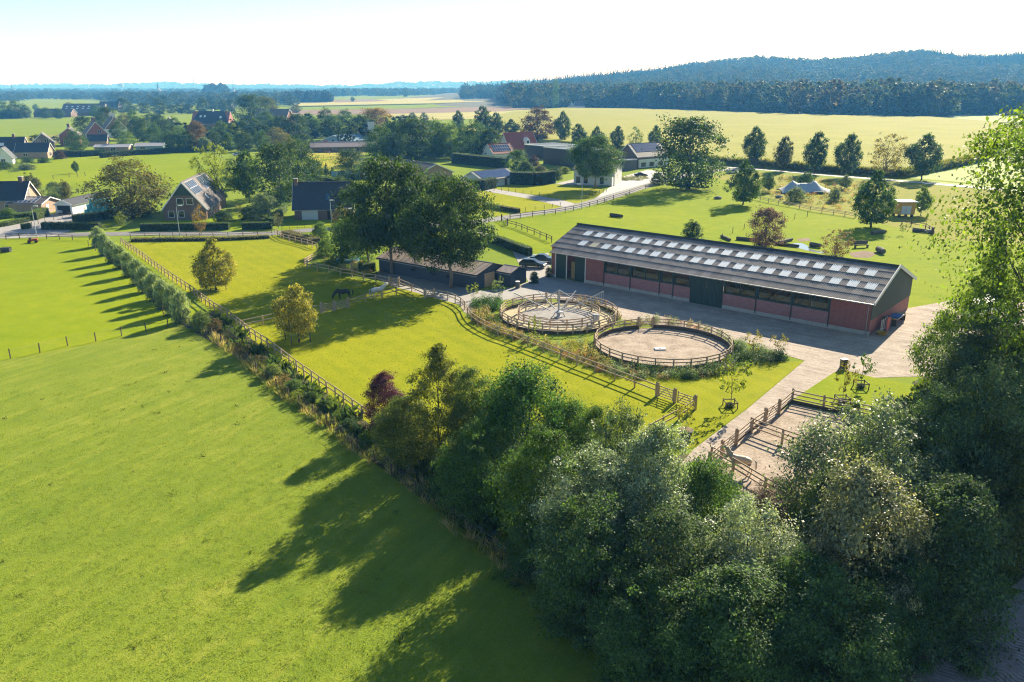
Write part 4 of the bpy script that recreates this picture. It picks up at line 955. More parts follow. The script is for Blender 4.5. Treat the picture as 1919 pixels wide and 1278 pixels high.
fence('rail fence between the far paddock and the flower garden', [(1380, 366), (1440, 380), (1498, 391), (1518, 395.5), (1540, 399), (1562, 402), (1583, 405), (1602, 409)], 4., 1.2, (.5, .85, 1.12), .13, .05, .10, M_WOOD)
fence('low rail fence beside the yellow hut', [(1690, 420), (1707, 424), (1734, 429), (1748, 438)], 4., 1.2, (.6, 1.05), .14, .05, .11, M_WOODD)
fence('green post and wire fence round the bungalow lawn', [(927, 356.5), (980, 363), (1027, 369.5), (1060, 375)], 3., 1.2, (.4, .8, 1.15), .10, wire=True, name='wire_fence', mat=M_GREEN)
fence('short wire fence on posts where the driveway meets the road', [(1085, 375), (1110, 367), (1137, 359.5)], 2.5, 1.2, (.4, .8, 1.15), .10, wire=True, name='wire_fence', mat=M_GREEN)
fence('low wire fence along the verge in front of the bungalow grass', [(985, 396), (1020, 391), (1050, 386)], 3, 1.0, (.5, .9), .10, wire=True, name='wire_fence', mat=M_WOODD)
fence('low metal fence in front of the dark tiled house', [(528, 430), (600, 427), (640, 424)], 1.6, .9, (.25, .85), .05, .03, .05, M_DARK)
fence('dark roadside fence of the meadow with a thick gate post', [(-60, 456), (12, 449), (37, 447), (88, 448), (112, 449), (136, 450), (168, 450)], None, 1.1, (.6, 1.0), .13, .045, .08, M_WOODD)
fence('wire fence crossing the hamlet field', [(-10, 350), (70, 340), (100, 336), (130, 332), (145, 331), (160, 330)], None, 1.4, (.6, 1.2), .14, wire=True, name='wire_fence', mat=M_WOODD)
fence('wire fence behind the carport along the field edge', [(135, 366), (160, 359), (185, 355)], 5., 1.3, (.6, 1.2), .14, wire=True, name='wire_fence', mat=M_WOODD)
fence('fence around the sandy paddock of the long stable', [(592, 297), (620, 298), (650, 300), (680, 302)], 4., 1.3, (.6, 1.15), .14, .06, .1, M_WOODD)
fence('row of bare posts in the far paddock', [(1315, 449), (1353, 450), (1373, 437), (1394, 430), (1470, 415), (1489, 411), (1513, 406)], None, 1.35, (1.2,), .09, wire=True, name='wire_fence', mat=M_WOODD)
fence('line of thin stakes along the willow row in the meadow', [(166, 462), (179, 470), (197, 484), (212, 494), (228, 507), (242, 520), (258, 541), (268, 551), (288, 570), (306, 589), (322, 600)], None, 1.25, (.7, 1.1), .09, wire=True, name='wire_fence', mat=M_WOODD)
fence('wire fence along the driveway in front of the brick garage', [(60, 424), (85, 417), (117, 409), (130, 405)], 3., 1.0, (.5, .9), .09, wire=True, name='wire_fence', mat=M_WOODD)
# the near sand paddock: three rails and kick boards
Z3 = (.5, .9, 1.28)
c0, c1, c2, c3_, c4, c5 = [G(*p) for p in ((1484, 754), (1459, 776), (1433, 793), (1407, 810), (1379, 834), (1352, 856))]
fence('three rail paddock fence beside the sand path, topmost stretch', [c0, c1], None, 1.42, Z3, .17, .05, .12, world=True); gate('upper wooden gate of the sand paddock', c1, c2, 1.3, 5, world=True)
fence('three rail paddock fence beside the sand path, between its two gates', [c2, c3_, c4], None, 1.42, Z3, .17, .05, .12, world=True); gate('lower wooden gate of the sand paddock near the pale horse', c4, c5, 1.3, 5, world=True)
fence('three rail paddock fence beside the sand path, below the lower gate', [c5, G(1328, 877)], None, 1.42, Z3, .17, .05, .12, world=True)
fence('three rail fence along the upper edge of the sand paddock', [(1484, 754), (1543, 767), (1606, 780), (1668, 793)], None, 1.42, Z3, .17, .05, .12, side=-1)
fence('three rail fence dividing the sand paddock in the middle', [(1408, 811), (1465, 832), (1525, 853), (1590, 878)], None, 1.42, Z3, .17, .05, .12)
fence('three rail fence along the lower edge of the sand paddock behind the pale horse', [(1332, 866), (1373, 889), (1433, 926), (1500, 966)], None, 1.42, Z3, .17, .05, .12)
t = thing('kick_board', 'dark kick boards lying along the edge of the sand paddock', 'kick board', c0); mb = MB()
for a, b in ((c0, c1), (c2, c3_), (c3_, c4), (c0, G(1543, 767)), (G(1543, 767), G(1606, 780))):
    d = (b - a).normalized(); off = Vector((d.y, -d.x, 0)) * .14 * (1 if b.x < a.x or True else 1)
    q = MB(); q.beam(a - c0 + off + Vector((0, 0, .17)), b - c0 + off + Vector((0, 0, .17)), .06, .34); q.build('board', M_WOODD, t)

# ---------------------------------------------------------------- round pen and horse walker
def ring(t, c, r, n, h, zs, skip=(), mat=None, pw=.14, inner=1, kick=0., a0=0.):
    P, Rl = unit_post(mat or M_WOOD)
    pt = [Vector((r * math.cos(a0 + 2 * math.pi * k / n), r * math.sin(a0 + 2 * math.pi * k / n), 0)) for k in range(n)]
    for k, p in enumerate(pt): put('post', P, t, p + Vector((0, 0, -.02)), a0 + 2 * math.pi * k / n, (pw, pw, h))
    for k in range(n):
        a, b = pt[k], pt[(k + 1) % n]
        if k in skip: continue
        off = -(a + b).normalized() * (pw / 2 + .03) * inner
        for z in zs: rail_between(t, Rl, a + off, b + off, z, .05, .13)
        if kick:
            q = MB(); q.beam(a + off * 1.02 + Vector((0, 0, kick / 2)), b + off * 1.02 + Vector((0, 0, kick / 2)), .06, kick); q.build('kick_board', M_WOODD, t)
    return pt
pc = Vector((17.55, 88.3, 0)); PR = 7.95
pen = thing('round_pen', 'round lunging pen with timber rails and a sand floor', 'round pen', pc)
NP = 26; ga = R(95); pt = ring(pen, pc, PR, NP, 1.38, (.48, .88, 1.26), (0,), a0=ga - math.pi / NP, kick=.45)
sheet('pen_sand', [(pc.x + 7.9 * math.cos(a * math.pi / 24), pc.y + 7.9 * math.sin(a * math.pi / 24), 0) for a in range(48)], .034, SANDP, raw=True)
gate('crossbraced gate of the round pen', pc + pt[0], pc + pt[1], 1.3, 4, world=True)
s = thing('mounting_slab', 'pale slab in the middle of the round pen', 'slab', G(1237, 655)); MB().box((0, 0, .09), (1.25, .75, .16)).build('slab', M_WHITE, s, rz=.05); MB().box((0, 0, .21), (.2, .2, .06)).build('cap', M_GREY, s)
wc = Vector((6.15, 101.2, 0)); WR = 7.75
wk = thing('horse_walker', 'horse walker with a grey mast, crossed arms and two timber rings', 'horse walker', wc)
ring(wk, wc, WR, 26, 1.38, (.55, .92, 1.28), (6,), a0=R(3), kick=.4); ring(wk, wc, 5.35, 16, 1.3, (.5, .85, 1.18), (3,), inner=-1, a0=R(8))
circ = lambda r, n=48: [(wc.x + r * math.cos(a * 2 * math.pi / n), wc.y + r * math.sin(a * 2 * math.pi / n), 0) for a in range(n)]
sheet('walker_track', circ(7.7), .036, sand_mat('track_sand', (.36, .31, .19), (.52, .45, .29), .5), raw=True)
sheet('walker_gravel', circ(5.3), .041, sand_mat('walker_gravel', (.24, .225, .21), (.36, .34, .32), .9), raw=True)
mb = MB(); mb.lathe([(.50, 0.04), (.50, .14), (.24, .18), (.20, .9), (.12, .95), (.11, 3.7), (.07, 3.72)], 12); mb.build('mast', M_GREY, wk)
MB().lathe([(.42, .62), (.52, .66), (.52, .80), (.22, .9)], 12).build('collar', M_GREY, wk)
for k in range(3):
    a = 2.1 * k + .3; MB().beam((.5 * math.cos(a), .5 * math.sin(a), .7), (.9 * math.cos(a), .9 * math.sin(a), .02), .09, .09).build('leg', M_GREY, wk)
for sg in (1, -1):
    ang = R(4) + (0 if sg == 1 else math.pi)
    ca, sa = math.cos(ang), math.sin(ang); tip = Vector((5.9 * ca, 5.9 * sa, 3.45))
    q = MB(); q.beam((1.1 * ca, 1.1 * sa, .95), tip, .10, .12); q.build('arm', M_GREY, wk)
    q = MB(); q.beam((.1 * ca, .1 * sa, 3.65), (4.1 * ca, 4.1 * sa, 1.15), .08, .10); q.build('stay', M_GREY, wk)
    cb = MB()
    for k in range(7):
        rr = 4.3 + 1.6 * k / 6; zt = .95 + (rr - 1.1) / 4.8 * 2.5
        cb.tube([(rr * ca, rr * sa, zt - .03), (rr * ca, rr * sa, zt - 1.5)], .03, 5)
    cb.build('pusher_gate', M_GREY, wk)
for k, ang in enumerate((R(62), R(118))):
    ca, sa = math.cos(ang), math.sin(ang); q = MB(); q.beam((1.0 * ca, 1.0 * sa, .95), (5.6 * ca, 5.6 * sa, 2.4), .09, .11); q.build('arm', M_GREY, wk)
gate('crossbraced gate in the back of the walker ring', wc + Vector((WR * math.cos(R(3) + 12 * math.pi / 26), WR * math.sin(R(3) + 12 * math.pi / 26), 0)), wc + Vector((WR * math.cos(R(3) + 14 * math.pi / 26), WR * math.sin(R(3) + 14 * math.pi / 26), 0)), 1.3, 4, world=True)
cbx = thing('control_box', 'grey barred control box on the rim of the walker', 'control box', G(1117, 608)); MB().box((0, 0, .95), (.75, .5, .85)).build('cabinet', M_GREY, cbx)
for k in range(4): MB().box((-.27 + k * .18, -.28, .95), (.05, .05, .7)).build('bar', M_WHITE, cbx)
for x in (-.3, .3): MB().box((x, 0, .26), (.08, .3, .52)).build('leg', M_DARK, cbx)

# ---------------------------------------------------------------- horses
def skinned(name, verts, edges, mat, par, root=0, sub=2):
    me = bpy.data.meshes.new(name); me.from_pydata([v[0] for v in verts], edges, []); o = bpy.data.objects.new(name, me); COL.objects.link(o)
    m1 = o.modifiers.new('skin', 'SKIN'); o.modifiers.new('sub', 'SUBSURF').levels = sub; o.modifiers['sub'].render_levels = sub
    for i, v in enumerate(verts):
        sv = me.skin_vertices[0].data[i]; sv.radius = v[1] if hasattr(v[1], '__len__') else (v[1], v[1]); sv.use_root = (i == root)
    dg = bpy.context.evaluated_depsgraph_get(); nm = bpy.data.meshes.new_from_object(o.evaluated_get(dg)); bpy.data.objects.remove(o)
    nm.materials.clear(); nm.materials.append(mat); nm.polygons.foreach_set('use_smooth', [True] * len(nm.polygons))
    return put(name, nm, par)
def horse(label, pos, yaw, coat, mane, pose='stand', sc=1.):
    t = thing('horse', label, 'horse', pos, yaw); t.scale = (sc, sc, sc)
    V_ = [((-.05, 0, 1.18), (.30, .33)), ((.45, 0, 1.16), (.29, .34)), ((.78, 0, 1.22), (.22, .30)), ((-.50, 0, 1.22), (.28, .31)), ((-.82, 0, 1.26), (.22, .24))]
    E_ = [(0, 1), (1, 2), (0, 3), (3, 4)]
    def chain(start, pts):
        prev = start
        for p, r in pts: V_.append((p, r)); E_.append((prev, len(V_) - 1)); prev = len(V_) - 1
        return prev
    if pose == 'graze':
        nk = [((1.05, 0, 1.20), (.15, .22)), ((1.32, .02, .92), (.12, .17)), ((1.52, .03, .62), (.10, .13)), ((1.62, .03, .42), (.10, .12)), ((1.64, .03, .22), (.075, .085)), ((1.63, .03, .10), (.06, .06))]
    elif pose == 'up':
        nk = [((1.02, 0, 1.46), (.15, .22)), ((1.20, .02, 1.74), (.12, .17)), ((1.33, .03, 1.98), (.10, .13)), ((1.48, .03, 1.98), (.11, .12)), ((1.68, .03, 1.84), (.075, .085)), ((1.80, .03, 1.75), (.065, .065))]
    else:
        nk = [((1.04, 0, 1.38), (.15, .22)), ((1.30, .10, 1.52), (.12, .17)), ((1.50, .20, 1.66), (.10, .13)), ((1.62, .27, 1.64), (.10, .12)), ((1.78, .36, 1.48), (.075, .085)), ((1.86, .40, 1.38), (.06, .06))]
    chain(2, nk); poll = Vector(nk[3][0])
    for s_ in (-1, 1):
        f = .10 * s_ * (1 if pose == 'stand' else -.5)
        chain(1, [((.66, .17 * s_, .98), (.12, .15)), ((.68 + f * .5, .17 * s_, .74), .085), ((.68 + f, .17 * s_, .50), (.062, .066)), ((.67 + f, .17 * s_, .24), .043), ((.68 + f, .17 * s_, .12), .052), ((.73 + f, .17 * s_, .03), (.062, .05))])
        g_ = -.12 * s_
        chain(3, [((-.62, .17 * s_, 1.02), (.16, .20)), ((-.52 + g_ * .4, .18 * s_, .80), (.11, .13)), ((-.76 + g_, .18 * s_, .55), (.06, .075)), ((-.72 + g_, .18 * s_, .28), .045), ((-.71 + g_, .18 * s_, .13), .052), ((-.65 + g_, .18 * s_, .03), (.062, .05))])
    skinned('body', V_, E_, coat, t)
    mb = MB()
    for s_ in (-1, 1):
        e = poll + Vector((-.04, .07 * s_, .09)); mb.add([e + Vector((-.03, -.02, 0)), e + Vector((.04, -.02, 0)), e + Vector((0, .04 * s_, 0)), e + Vector((0, .02 * s_, .17))], [(0, 1, 3), (1, 2, 3), (2, 0, 3), (0, 2, 1)])
    mb.build('ear', coat, t)
    npts = [Vector((.70, 0, 1.50))] + [Vector(p) for p, r in nk[:4]]; mb = MB()
    for a, b, ra, rb in zip(npts[:-1], npts[1:], (.10, .20, .16, .13), (.20, .16, .13, .10)):
        d = (b - a).normalized(); up = Vector((-d.z, 0, d.x)); up = up if up.z > 0 or pose == 'graze' else -up
        mb.beam(a + up * ra, b + up * rb, .06, .14)
    mb.build('mane', mane, t)
    MB().tube([(-1.0, 0, 1.36), (-1.14, 0, 1.22), (-1.17, .02, .85), (-1.14, .02, .5)], [.05, .085, .09, .03], 6).build('tail', mane, t, smooth_=True)
    mb = MB()
    for s_ in (-1, 1): mb.lathe([(.0, -.02), (.02, 0), (.0, .02)], 5, poll + Vector((.08, .085 * s_, .0)))
    mb.build('eye', M_BLACK, t); return t
horse('dark bay horse grazing in the tree shade near the cross fence', G(646, 561), R(196), plain('dark_coat', (.025, .018, .014), .5, .2), M_BLACK, 'graze', 1.02)
horse('white horse standing in the shade behind the cross fence', G(707, 558), R(38), plain('white_coat', (.62, .62, .60), .6, .08), plain('white_mane', (.55, .55, .53), .7, .1), 'stand', 1.05)
horse('pale cream horse looking over the sand paddock gate', G(1388, 886), R(150), plain('cream_coat', (.62, .49, .34), .6, .08), plain('pale_mane', (.68, .60, .48), .7, .1), 'up', .98)
hA = plain('chestnut_coat', (.20, .08, .035), .6, .1)
horse('far chestnut horse by the long stable', G(615, 290), R(170), hA, hA, 'stand', 1.); horse('far dark horse grazing by the long stable', G(634, 289), R(10), plain('dark_coat', (.02, .015, .012)), M_BLACK, 'graze', 1.)

# ---------------------------------------------------------------- cars
def car(label, pos, yaw, paint, kind='wagon', name='parked_car'):
    t = thing(name, label, 'car', pos, yaw); L, W_ = 4.5, 1.76
    side = [(-2.22, .34), (-2.26, .62), (-2.2, .98), (-.95 if kind != 'wagon' else -2.1, 1.0), (.75, 1.0), (1.5, .90), (2.1, .74), (2.24, .5), (2.18, .3)]
    def loft(prof, w0, w1, zlo, zhi, nm, mat):
        mb = MB(); n = len(prof); vs = []
        for s_ in (-1, 1):
            for x, z in prof:
                k = (z - zlo) / max(zhi - zlo, .01); vs.append((x * (1. if True else 1), s_ * (w0 + (w1 - w0) * k) / 2, z))
        mb.add(vs, [tuple(range(n)), tuple(reversed(range(n, 2 * n)))] + [(i, (i + 1) % n, (i + 1) % n + n, i + n) for i in range(n)])
        o = mb.build(nm, mat, t); bv = o.modifiers.new('round', 'BEVEL'); bv.width = .07; bv.segments = 3; bv.limit_method = 'ANGLE'; bv.angle_limit = R(25); return o
    loft(side, W_, W_ * .95, .3, 1.0, 'body', paint)
    gh = [(-2.12, .97), (-1.72, 1.38), (-.2, 1.45), (.25, 1.40), (1.05, .97)] if kind == 'wagon' else [(-1.6, .97), (-.85, 1.38), (-.2, 1.42), (.2, 1.38), (1.0, .97)]
    loft(gh, W_ * .94, W_ * .72, .97, 1.45, 'cabin', M_PANE)
    rf = [(x * .93 - .05, z + .012) for x, z in gh[1:4]]; mb = MB(); mb.prism([(rf[0][0], -W_ * .36, rf[0][1]), (rf[1][0], -W_ * .37, rf[1][1]), (rf[2][0], -W_ * .36, rf[2][1]), (rf[2][0], W_ * .36, rf[2][1]), (rf[1][0], W_ * .37, rf[1][1]), (rf[0][0], W_ * .36, rf[0][1])], (0, 0, .03)); mb.build('roof', paint, t)
    for x in (-1.35, 1.38):
        for s_ in (-1, 1):
            mb = MB(); mb.lathe([(.2, -.1), (.32, -.1), (.32, .1), (.2, .11)], 16); wme = mb.mesh('wheel', M_BLACK, True); wh = put('wheel', wme, t, (x, s_ * .80, .32)); wh.rotation_euler = (R(90), 0, 0)
            m2 = MB(); m2.lathe([(.19, -.115), (.02, -.12), (.02, .12), (.19, .115)], 10); put('rim', m2.mesh('rim', M_GREY), wh)
    for s_ in (-1, 1):
        MB().box((2.14, s_ * .62, .66), (.12, .34, .13)).build('headlight', M_WHITE, t); MB().box((-2.2, s_ * .66, .80), (.10, .24, .16)).build('tail_light', M_RED, t); MB().box((.78, s_ * .95, 1.0), (.16, .16, .11)).build('mirror', paint, t)
    MB().box((2.2, 0, .42), (.08, .9, .16)).build('grille', M_BLACK, t); return t
P_DARK = plain('dark_blue_paint', (.012, .02, .035), .22, .1, 1, .2, .8); P_BLUE = plain('slate_paint', (.05, .085, .12), .25, .1, 1, .3, .8)
car('dark blue estate car parked by the corner of the riding hall', G(999, 501), R(-18), P_DARK)
car('slate blue car parked behind the dark estate', G(1018, 491), R(-14), P_BLUE, 'hatch')
car('dark car on the driveway in front of the barn house', G(1201, 331), R(4), P_DARK, 'hatch')
car('pale car on the lane beside the great oak', G(1372, 325), R(15), plain('silver_paint', (.45, .46, .48), .3, .06, 1, .3, .8), 'hatch')
car('white car under the carport', G(126, 399.5), R(63), plain('white_car_paint', (.62, .64, .66), .3, .05, 1, 0, .8), 'hatch')
car('dark car by the far garden hedge', G(442, 281), R(10), P_DARK, 'hatch'); car('silver car on the far driveway by the trees', G(446, 292), R(20), MATS['silver_paint'], 'hatch')

# ---------------------------------------------------------------- street lamps, poles
def lamp(label, x, by, ty, dirn=1, group='street lamps along the roads'):
    B = G(x, by); h = height(B, ty); t = thing('street_lamp', label, 'street lamp', B, 0, group)
    m_ = plain('lamp_grey', (.42, .47, .50), .45, .08, 1, .3)
    MB().tube([(0, 0, 0), (0, 0, 1.2), (0, 0, h - .5), (dirn * .12, 0, h - .12), (dirn * .5, 0, h)], [.11, .08, .065, .055, .045], 8).build('pole', m_, t)
    MB().box((dirn * .85, 0, h - .0), (.8, .24, .13)).build('lamp_head', plain('lamp_head', (.62, .64, .64), .5, .05), t); return t
lamp('street lamp beside the clipped hedge near the garage', 69, 443, 386, 1); lamp('street lamp in front of the solar panel farmhouse', 337, 442, 385, 1)
lamp('street lamp in front of the dark tiled house', 622, 427, 375, .3); lamp('street lamp on the road below the bungalow lawn', 1090, 392, 345, -1)
lamp('tall lane lamp standing before a maize side tree', 1585, 331, 281, 1); lamp('far street lamp by the hamlet trees', 473, 273, 252, .5)
lamp('far street lamp right of its twin at the hamlet trees'.replace('right of', 'beside'), 500, 276, 257, -.5); lamp('thin lamp among the trees behind the pale oak', 528, 281, 261, -.5)
def mast(name, label, cat, x, by, ty, w0, mat, arms=0):
    B = G(x, by); h = height(B, ty); t = thing(name, label, cat, B); mb = MB()
    for sx, sy_ in ((-1, -1), (1, -1), (1, 1), (-1, 1)): mb.beam((sx * w0, sy_ * w0, 0), (sx * w0 * .12, sy_ * w0 * .12, h), w0 * .22, w0 * .22)
    for k in range(8):
        z0, z1 = h * k / 8, h * (k + 1) / 8; q0, q1 = w0 * (1 - .88 * k / 8), w0 * (1 - .88 * (k + 1) / 8)
        mb.beam((-q0, -q0, z0), (q1, -q1, z1), w0 * .12, w0 * .12); mb.beam((q0, q0, z0), (-q1, q1, z1), w0 * .12, w0 * .12)
    mb.build('tower', mat, t)
    for k in range(arms): q = MB(); z = h * (.74 + .1 * k); q.beam((-w0 * (2.2 - .5 * k), 0, z), (w0 * (2.2 - .5 * k), 0, z), w0 * .2, w0 * .2); q.build('cross_arm', mat, t)
    return t
M_PYL = plain('pylon_grey', (.35, .38, .42), .6, .05)
for k, (x, ty) in enumerate(((365, 143), (369.5, 144), (438, 145), (444, 146), (498, 146), (503.5, 146), (549, 147), (554, 147), (592, 148), (596, 148))):
    mast('power_pylon', 'power pylon ' + ('nearer' if k % 2 == 0 else 'farther') + ' of the ' + ('tallest', 'second tallest', 'middle', 'second smallest', 'smallest')[k // 2] + ' pair on the horizon', 'pylon', x, 171 - k * .06, ty, 3.2, M_PYL, 3)
gm_ = thing('radio_mast', 'thin white guyed mast on the horizon', 'mast', G(169, 173)); MB().tube([(0, 0, 0), (-4, 0, 40), (-9, 0, height(G(169, 173), 145))], [1.6, 1.1, .5], 6).build('shaft', M_WHITE, gm_)
def church(label, x, by, ty):
    B = G(x, by); h = height(B, ty); t = thing('church', label, 'church', B); MB().box((0, 0, h * .25), (h * .16, h * .16, h * .5)).build('tower', M_BRICKD, t); MB().lathe([(h * .10, h * .5), (h * .01, h)], 8).build('spire', M_DTILE, t)
    MB().prism([(-h * .10, h * .08, 0), (h * .10, h * .08, 0), (h * .10, h * .08, h * .22), (0, h * .08, h * .34), (-h * .10, h * .08, h * .22)], (0, h * .5, 0)).build('nave', M_BRICKD, t)
church('church spire at the pale end of the horizon', 24, 172, 157); church('dark church spire above the middle of the horizon woods', 297, 175, 154); church('small tower between the horizon woods and the pylons', 438, 175, 159)
wt = thing('water_tower', 'pale water tower on the horizon beyond the meadow', 'water tower', G(228, 172)); hw = height(G(228, 172), 156)
MB().lathe([(6, 0), (6, hw * .55), (18, hw * .62), (18, hw * .95), (4, hw)], 12).build('tank', M_PYL, wt)

# ---------------------------------------------------------------- farm clutter
bw = plain('turquoise_wrap', (.10, .42, .45), .35, .12, 3, 0, .6)
bme = MB(); bme.lathe([(.02, 0), (.52, 0), (.60, .08), (.60, 1.12), (.52, 1.2), (.02, 1.2)], 16); bme = bme.mesh('silage_bale', bw, True)
k = 0; row = ('bottom', 'second', 'third', 'top'); col_ = ('first', 'second', 'third', 'fourth', 'fifth', 'sixth')
b0 = G(164, 402); du = Vector((1.24, .05, 0))
for lv, nb in ((0, 6), (1, 5), (2, 4), (3, 2)):
    for i in range(nb):
        o = put('silage_bale', bme, None, b0 + du * (i + lv * .5 + (.5 if lv == 3 else 0)) + Vector((0, lv * .15, lv * 1.2)), random.uniform(0, 6))
        tag(o, 'turquoise wrapped bale, %s from the carport in the %s row of the stack' % (col_[i], row[lv]), 'silage bale', 'turquoise silage bales in a stack')
for i, x in enumerate((203, 209)):
    o = put('silage_bale', bme, None, G(x, 402) + Vector((0, 0, .62))); o.rotation_euler = (R(90), 0, R(20)); tag(o, ('turquoise bale on its side next to the stack', 'turquoise bale on its side farthest from the stack')[i], 'silage bale', 'turquoise silage bales in a stack')
def clutter(name, label, cat, x, y, yaw, parts):
    t = thing(name, label, cat, G(x, y), R(yaw))
    for nm, c, d, mat in parts: MB().box(c, d).build(nm, mat, t)
    return t
clutter('water_trough', 'black water trough standing in the meadow', 'trough', 12, 472, 8, [('tub', (0, 0, .4), (1.5, 1.1, .75), M_DARK), ('rim', (0, 0, .79), (1.6, 1.2, .06), M_BLACK), ('pipe', (.9, 0, .2), (.3, .12, .12), M_GREY)])
tr = clutter('garden_tractor', 'small red machine parked by the meadow fence', 'machine', 62, 455, 20, [('hood', (.45, 0, .62), (.8, .6, .4), M_RED), ('body', (-.35, 0, .5), (.9, .7, .35), M_RED), ('seat', (-.4, 0, .85), (.4, .45, .3), M_BLACK)])
for x in (-.6, .6):
    for s_ in (-1, 1): wq = put('wheel', MB().lathe([(.05, -.09), (.28, -.09), (.28, .09), (.05, .09)], 12).mesh('wheel', M_BLACK), tr, (x, s_ * .42, .28)); wq.rotation_euler = (R(90), 0, 0)
def log(label, x0, y0, x1, y1, r=.28, mat=None):
    a, b = G(x0, y0), G(x1, y1); d = b - a; t = thing('log', label, 'log', a, 0); MB().tube([(0, 0, r), d * .5 + Vector((0, 0, r * 1.05)), d + Vector((0, 0, r))], [r, r * .95, r * .85], 9).build('bark', mat or M_BARK, t)
    MB().lathe([(r * .5, 0), (r * .3, .02)], 8, (0, 0, r)).build('knot', M_WOODD, t); return t
M_OLD = plain('weathered_wood', (.11, .10, .09), .9, .3, 3)
log('fallen log lying alone in the middle of the far paddock', 1144, 405.5, 1166, 408.5, .42, M_BARK)
log('long log beam beside the grey round tree', 1380, 449.5, 1424, 453.5, .35, M_OLD); log('slanting log beside the puddle', 1460, 457, 1484, 451, .33, M_OLD); log('log edging the puddle', 1452, 459, 1497, 464, .3, M_OLD)
log('log between the puddle and the brown shrub', 1518, 462, 1538, 465, .45, M_OLD); log('log under the dark teardrop tree', 1634, 440, 1658, 437, .4, M_OLD); log('short stump log in the open paddock', 1645, 472, 1655, 477, .55, M_OLD)
log('log near the thin stakes behind the hall', 1352, 445, 1368, 452, .3, M_OLD); log('log by the far paddock corner fence', 1710, 434, 1740, 437, .4, M_OLD)
clutter('bench', 'broad wooden bench beside the brown shrub', 'bench', 1614, 464, 12, [('seat', (0, 0, .5), (2.9, .6, .1), M_OLD), ('backrest', (0, .3, .95), (2.9, .08, .7), M_OLD), ('leg', (-1.3, 0, .22), (.12, .5, .45), M_OLD), ('leg', (1.3, 0, .22), (.12, .5, .45), M_OLD)])
clutter('gate_post', 'thick post at the corner of the far paddock', 'post', 1747, 439, 0, [('shaft', (0, 0, .7), (.4, .4, 1.4), M_WOODD), ('cap', (0, 0, 1.44), (.46, .46, .08), M_OLD)])
for (x, y), lb in (((1345, 373), 'boulder near the great oak shade'), ((1741, 437), 'boulder at the paddock corner post'), ((1460, 371), 'boulder under the small leafy garden tree')):
    mb = MB(); mb.lathe([(.5, 0), (.8, .25), (.7, .6), (.3, .85)], 9); o = mb.build('boulder', plain('boulder_stone', (.17, .16, .15), .9, .3, 2), None, G(x, y)); o.scale = (1.5, 1, .9); tag(o, lb, 'boulder')
sheet('puddle', [(1480, 458), (1492, 455.5), (1503, 456), (1512, 460), (1517, 466), (1530, 470), (1548, 473), (1540, 475), (1515, 470), (1496, 465)], .026, plain('water', (.25, .28, .30), .04, .1, 1, 0, 1.))
sheet('bare_patch', [(1590, 474), (1620, 470), (1645, 474), (1630, 483), (1600, 483)], .024, SOIL); sheet('bare_patch', [(1492, 448), (1515, 446), (1520, 451), (1500, 453)], .024, SOIL)
# yellow hut on legs
hu = thing('garden_hut', 'yellow wooden hut on blocks with pale double doors and a white roof', 'hut', G(1682, 407.5), R(2))
MB().box((2., 1.7, 2.1), (3.8, 3.4, 2.9)).build('wall', plain('ochre_boards', (.50, .30, .07), .7, .12, 2), hu); MB().box((2., 1.6, 3.62), (4.5, 4.2, .18)).build('roof', M_WHITE, hu)
for x in (.5, 3.5): MB().box((x, .4, .32), (.5, .5, .64)).build('block', M_DARK, hu)
for x in (.5, 3.5): MB().box((x, 3.0, .32), (.5, .5, .64)).build('block', M_DARK, hu)
for x in (1.25, 2.40):
    dd = MB().box((x + .0, -.03, 1.75), (1.08, .06, 1.9)).build('door', plain('pale_door', (.50, .55, .60), .5, .05), hu); MB().box((x + .42, -.08, 1.7), (.06, .05, .2)).build('handle', M_DARK, dd)
# tent
tn = thing('tent', 'pale blue grey canvas tent stretched between two poles', 'tent', G(1505, 361)); m_t = plain('canvas', (.36, .42, .46), .8, .06); mb = MB()
pk = [(-3.2, 0, 3.4), (2.9, 0, 3.5)]; NX, NY = 24, 10; vs = []
for i in range(NX + 1):
    x = -7 + 14.5 * i / NX
    for j in range(NY + 1):
        y = -3.4 + 6.8 * j / NY
        z = max(3.4 * math.exp(-math.hypot((x - p[0]) * .75, y * .8) * .55) for p in pk); z = max(z, 2.35 * math.exp(-abs(y) * .42) if -3.2 < x < 2.9 else 0) + .55 * (1 - (abs(y) / 3.4) ** 2) - .25 + .1; vs.append((x, y, max(.05, z)))
mb.add(vs, [(i * (NY + 1) + j, (i + 1) * (NY + 1) + j, (i + 1) * (NY + 1) + j + 1, i * (NY + 1) + j + 1) for i in range(NX) for j in range(NY)]); mb.build('canvas', m_t, tn, smooth_=True)
for p in pk: MB().tube([(p[0], 0, 0), (p[0], 0, 3.7)], .06, 6).build('pole', M_WOODD, tn)
clutter('garden_table', 'low slatted table beside the tent', 'table', 1532, 364, 8, [('top', (0, 0, .7), (3., .9, .08), M_OLD), ('leg', (-1.3, 0, .34), (.12, .8, .66), M_OLD), ('leg', (1.3, 0, .34), (.12, .8, .66), M_OLD)])
